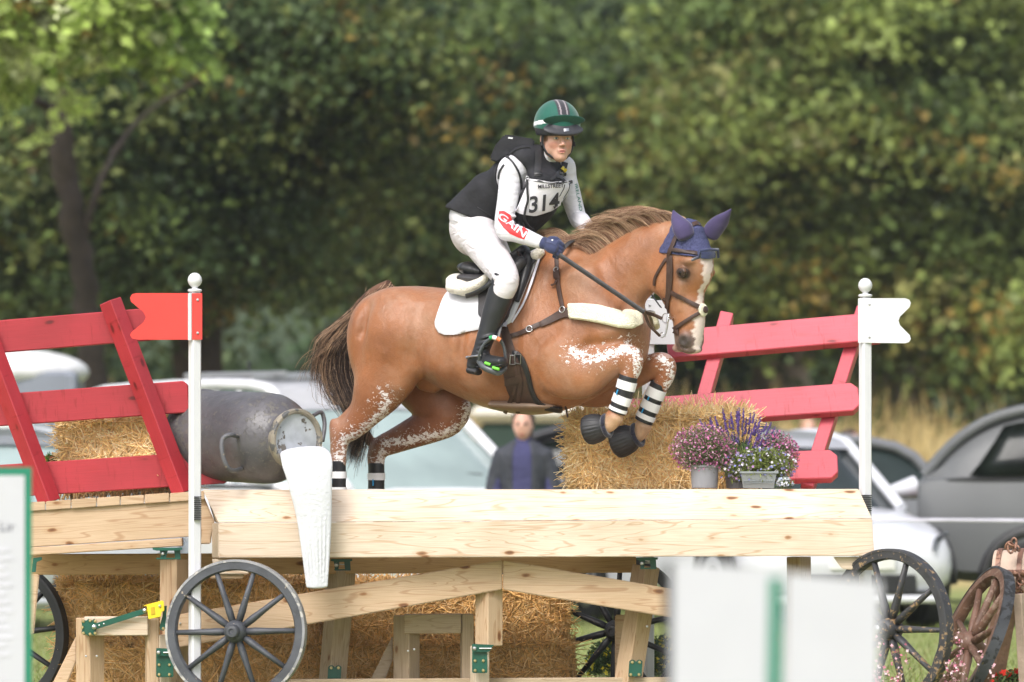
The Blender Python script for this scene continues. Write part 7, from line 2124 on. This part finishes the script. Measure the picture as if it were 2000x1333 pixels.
# old winch at the right edge
wn_ = empty('winch', tuple(P(2010, 1420, -.2)), 'old wooden winch drum with a rusty chain at the right edge', 'winch')
rust = worn('winch_rust', (0.15, 0.07, 0.045), (0.35, 0.18, 0.12), .5)
old = simple('old_wood', (0.24, 0.14, 0.09), .85, .3, 6, .6, 20, bdist=.02)
oldp = simple('pale_old_wood', (0.50, 0.38, 0.30), .85, .2, 6, .5, 20, bdist=.02)
Mw = Matrix.Translation(P(2005, 1132, -.15)) @ Matrix.Rotation(R_d(78), 4, 'Z') @ Matrix.Rotation(math.pi/2, 4, 'X')
lathe('drum', [(0, -.16), (.150, -.16), (.150, .16), (0, .16)], Mw, oldp, wn_, 28)
for z in (-.13, -.02, .11): lathe('drum_band', [(.151, z-.012), (.160, z-.012), (.160, z+.012), (.151, z+.012)], Mw, rust, wn_, 28)
beam('frame_bar', P(1955, 1163, -.25), P(2120, 1160, -.2), .07, 22/S, old, wn_)
beam('frame_leg', P(1965, 1180, -.22), P(1920, 1420, -.10), .09, .09, old, wn_)
beam('frame_leg', P(1955, 1180, .0), P(1900, 1420, .25), .06, .06, oldp, wn_)
beam('frame_leg', P(1990, 1160, -.40), P(2006, 1420, -.42), .045, .045, oldp, wn_)
tube('axle', [P(1968, 1120, -.35), P(2060, 1120, -.25)], .018, rust, wn_, 10)
rg = np.random.default_rng(2)
for i in range(12):
    px = 1970 + i*3.4 if i < 6 else 1994 - (i-6)*1.5
    py = 1066 + 6*math.sin(i*1.7) if i < 6 else 1128 + (i-6)*9
    q = Euler((rg.uniform(0, 3), rg.uniform(0, 3), rg.uniform(0, 3))).to_matrix().to_4x4()
    bm = bmesh.new()
    bm_tube(bm, [Matrix.Translation(P(px, py, -.34)) @ q @ Vector((.024*math.cos(a), .014*math.sin(a), 0)) for a in [2*math.pi*k/12 for k in range(13)]], .0055, 6)
    link('chain_link', bm_mesh(bm, 'chain_link', True), wn_, rust)

# ------------------------------------------------------------------ out-of-focus boards nearer the camera
paper = simple('board_white', (0.51, 0.515, 0.555), .5, .02)
grn_e = simple('board_green', (0.006, 0.19, 0.11), .5, .05)
y = -10.5
s1 = empty('sign_board', (P(-60, 917, y).x, y, 0), 'white sign with a green border cut off by the photo\'s left edge', 'sign')
prism('board', [(-260, 913), (62, 913), (62, 1560), (-260, 1560)], y, y+.02, grn_e, s1)
prism('sheet', [(-246, 929), (48, 929), (48, 1546), (-246, 1546)], y-.003, y-.001, paper, s1)
print_text('Lir', ((14, 1030), (27, 0), (0, -27)), None, 0, simple('sign_ink', (0.10, 0.10, 0.14), .7), s1, 'lettering', ydef=y-.005)
faint = simple('faint_print', (0.58, 0.58, 0.64), .7)
for k in range(13):
    prism('faint_line', [(-200, 1072+k*17), (18+8*math.sin(k*2.1), 1072+k*17), (18+8*math.sin(k*2.1), 1078+k*17), (-200, 1078+k*17)], y-.006, y-.0035, faint, s1)
for px in (-200, 20): prism('sign_leg', [(px-8, 1560), (px+8, 1560), (px+8, 1650), (px-8, 1650)], y, y+.03, grn_e, s1)
y = -20.0
s2 = empty('sign_board', (P(1410, 917, y).x, y, 0), 'blurred white board with a green right edge in the foreground, the left one of two', 'sign', 'white boards near the camera')
prism('board', [(1314, 1096), (1530, 1112), (1530, 1860), (1306, 1860)], y, y+.012, paper, s2)
prism('green_edge', [(1503, 1128), (1526, 1130), (1521, 1860), (1488, 1860)], y-.004, y-.001, grn_e, s2)
prism('board_leg', [(1360, 1860), (1375, 1860), (1375, 1930), (1360, 1930)], y, y+.012, trim_m, s2)
prism('dark_edge', [(1298, 1110), (1306, 1096), (1316, 1096), (1310, 1860), (1296, 1860)], y+.013, y+.02, trim_m, s2)
s3 = empty('sign_board', (P(1625, 917, y).x, y, 0), 'blurred plain white board in the foreground, the right one of two', 'sign', 'white boards near the camera')
prism('board', [(1536, 1118), (1720, 1136), (1706, 1860), (1522, 1860)], y-.02, y-.008, paper, s3)
prism('board_leg', [(1610, 1860), (1625, 1860), (1625, 1930), (1610, 1930)], y-.02, y-.008, trim_m, s3)
# ------------------------------------------------------------------ the air
hm = bpy.data.materials.new('haze_air'); hm.use_nodes = True
hn_ = hm.node_tree; hn_.nodes.remove(hn_.nodes['Principled BSDF'])
pv = hn_.nodes.new('ShaderNodeVolumePrincipled'); pv.inputs['Density'].default_value = 0.00035; pv.inputs['Color'].default_value = (0.92, 0.96, 1, 1); pv.inputs['Anisotropy'].default_value = 0.2
hn_.links.new(pv.outputs[0], hn_.nodes['Material Output'].inputs['Volume'])
hz = box('haze', (-170, -46, -1.2), (170, 335, 100), hm)
tag(hz, 'thin pale air between the camera and the far trees', None, None, 'stuff')
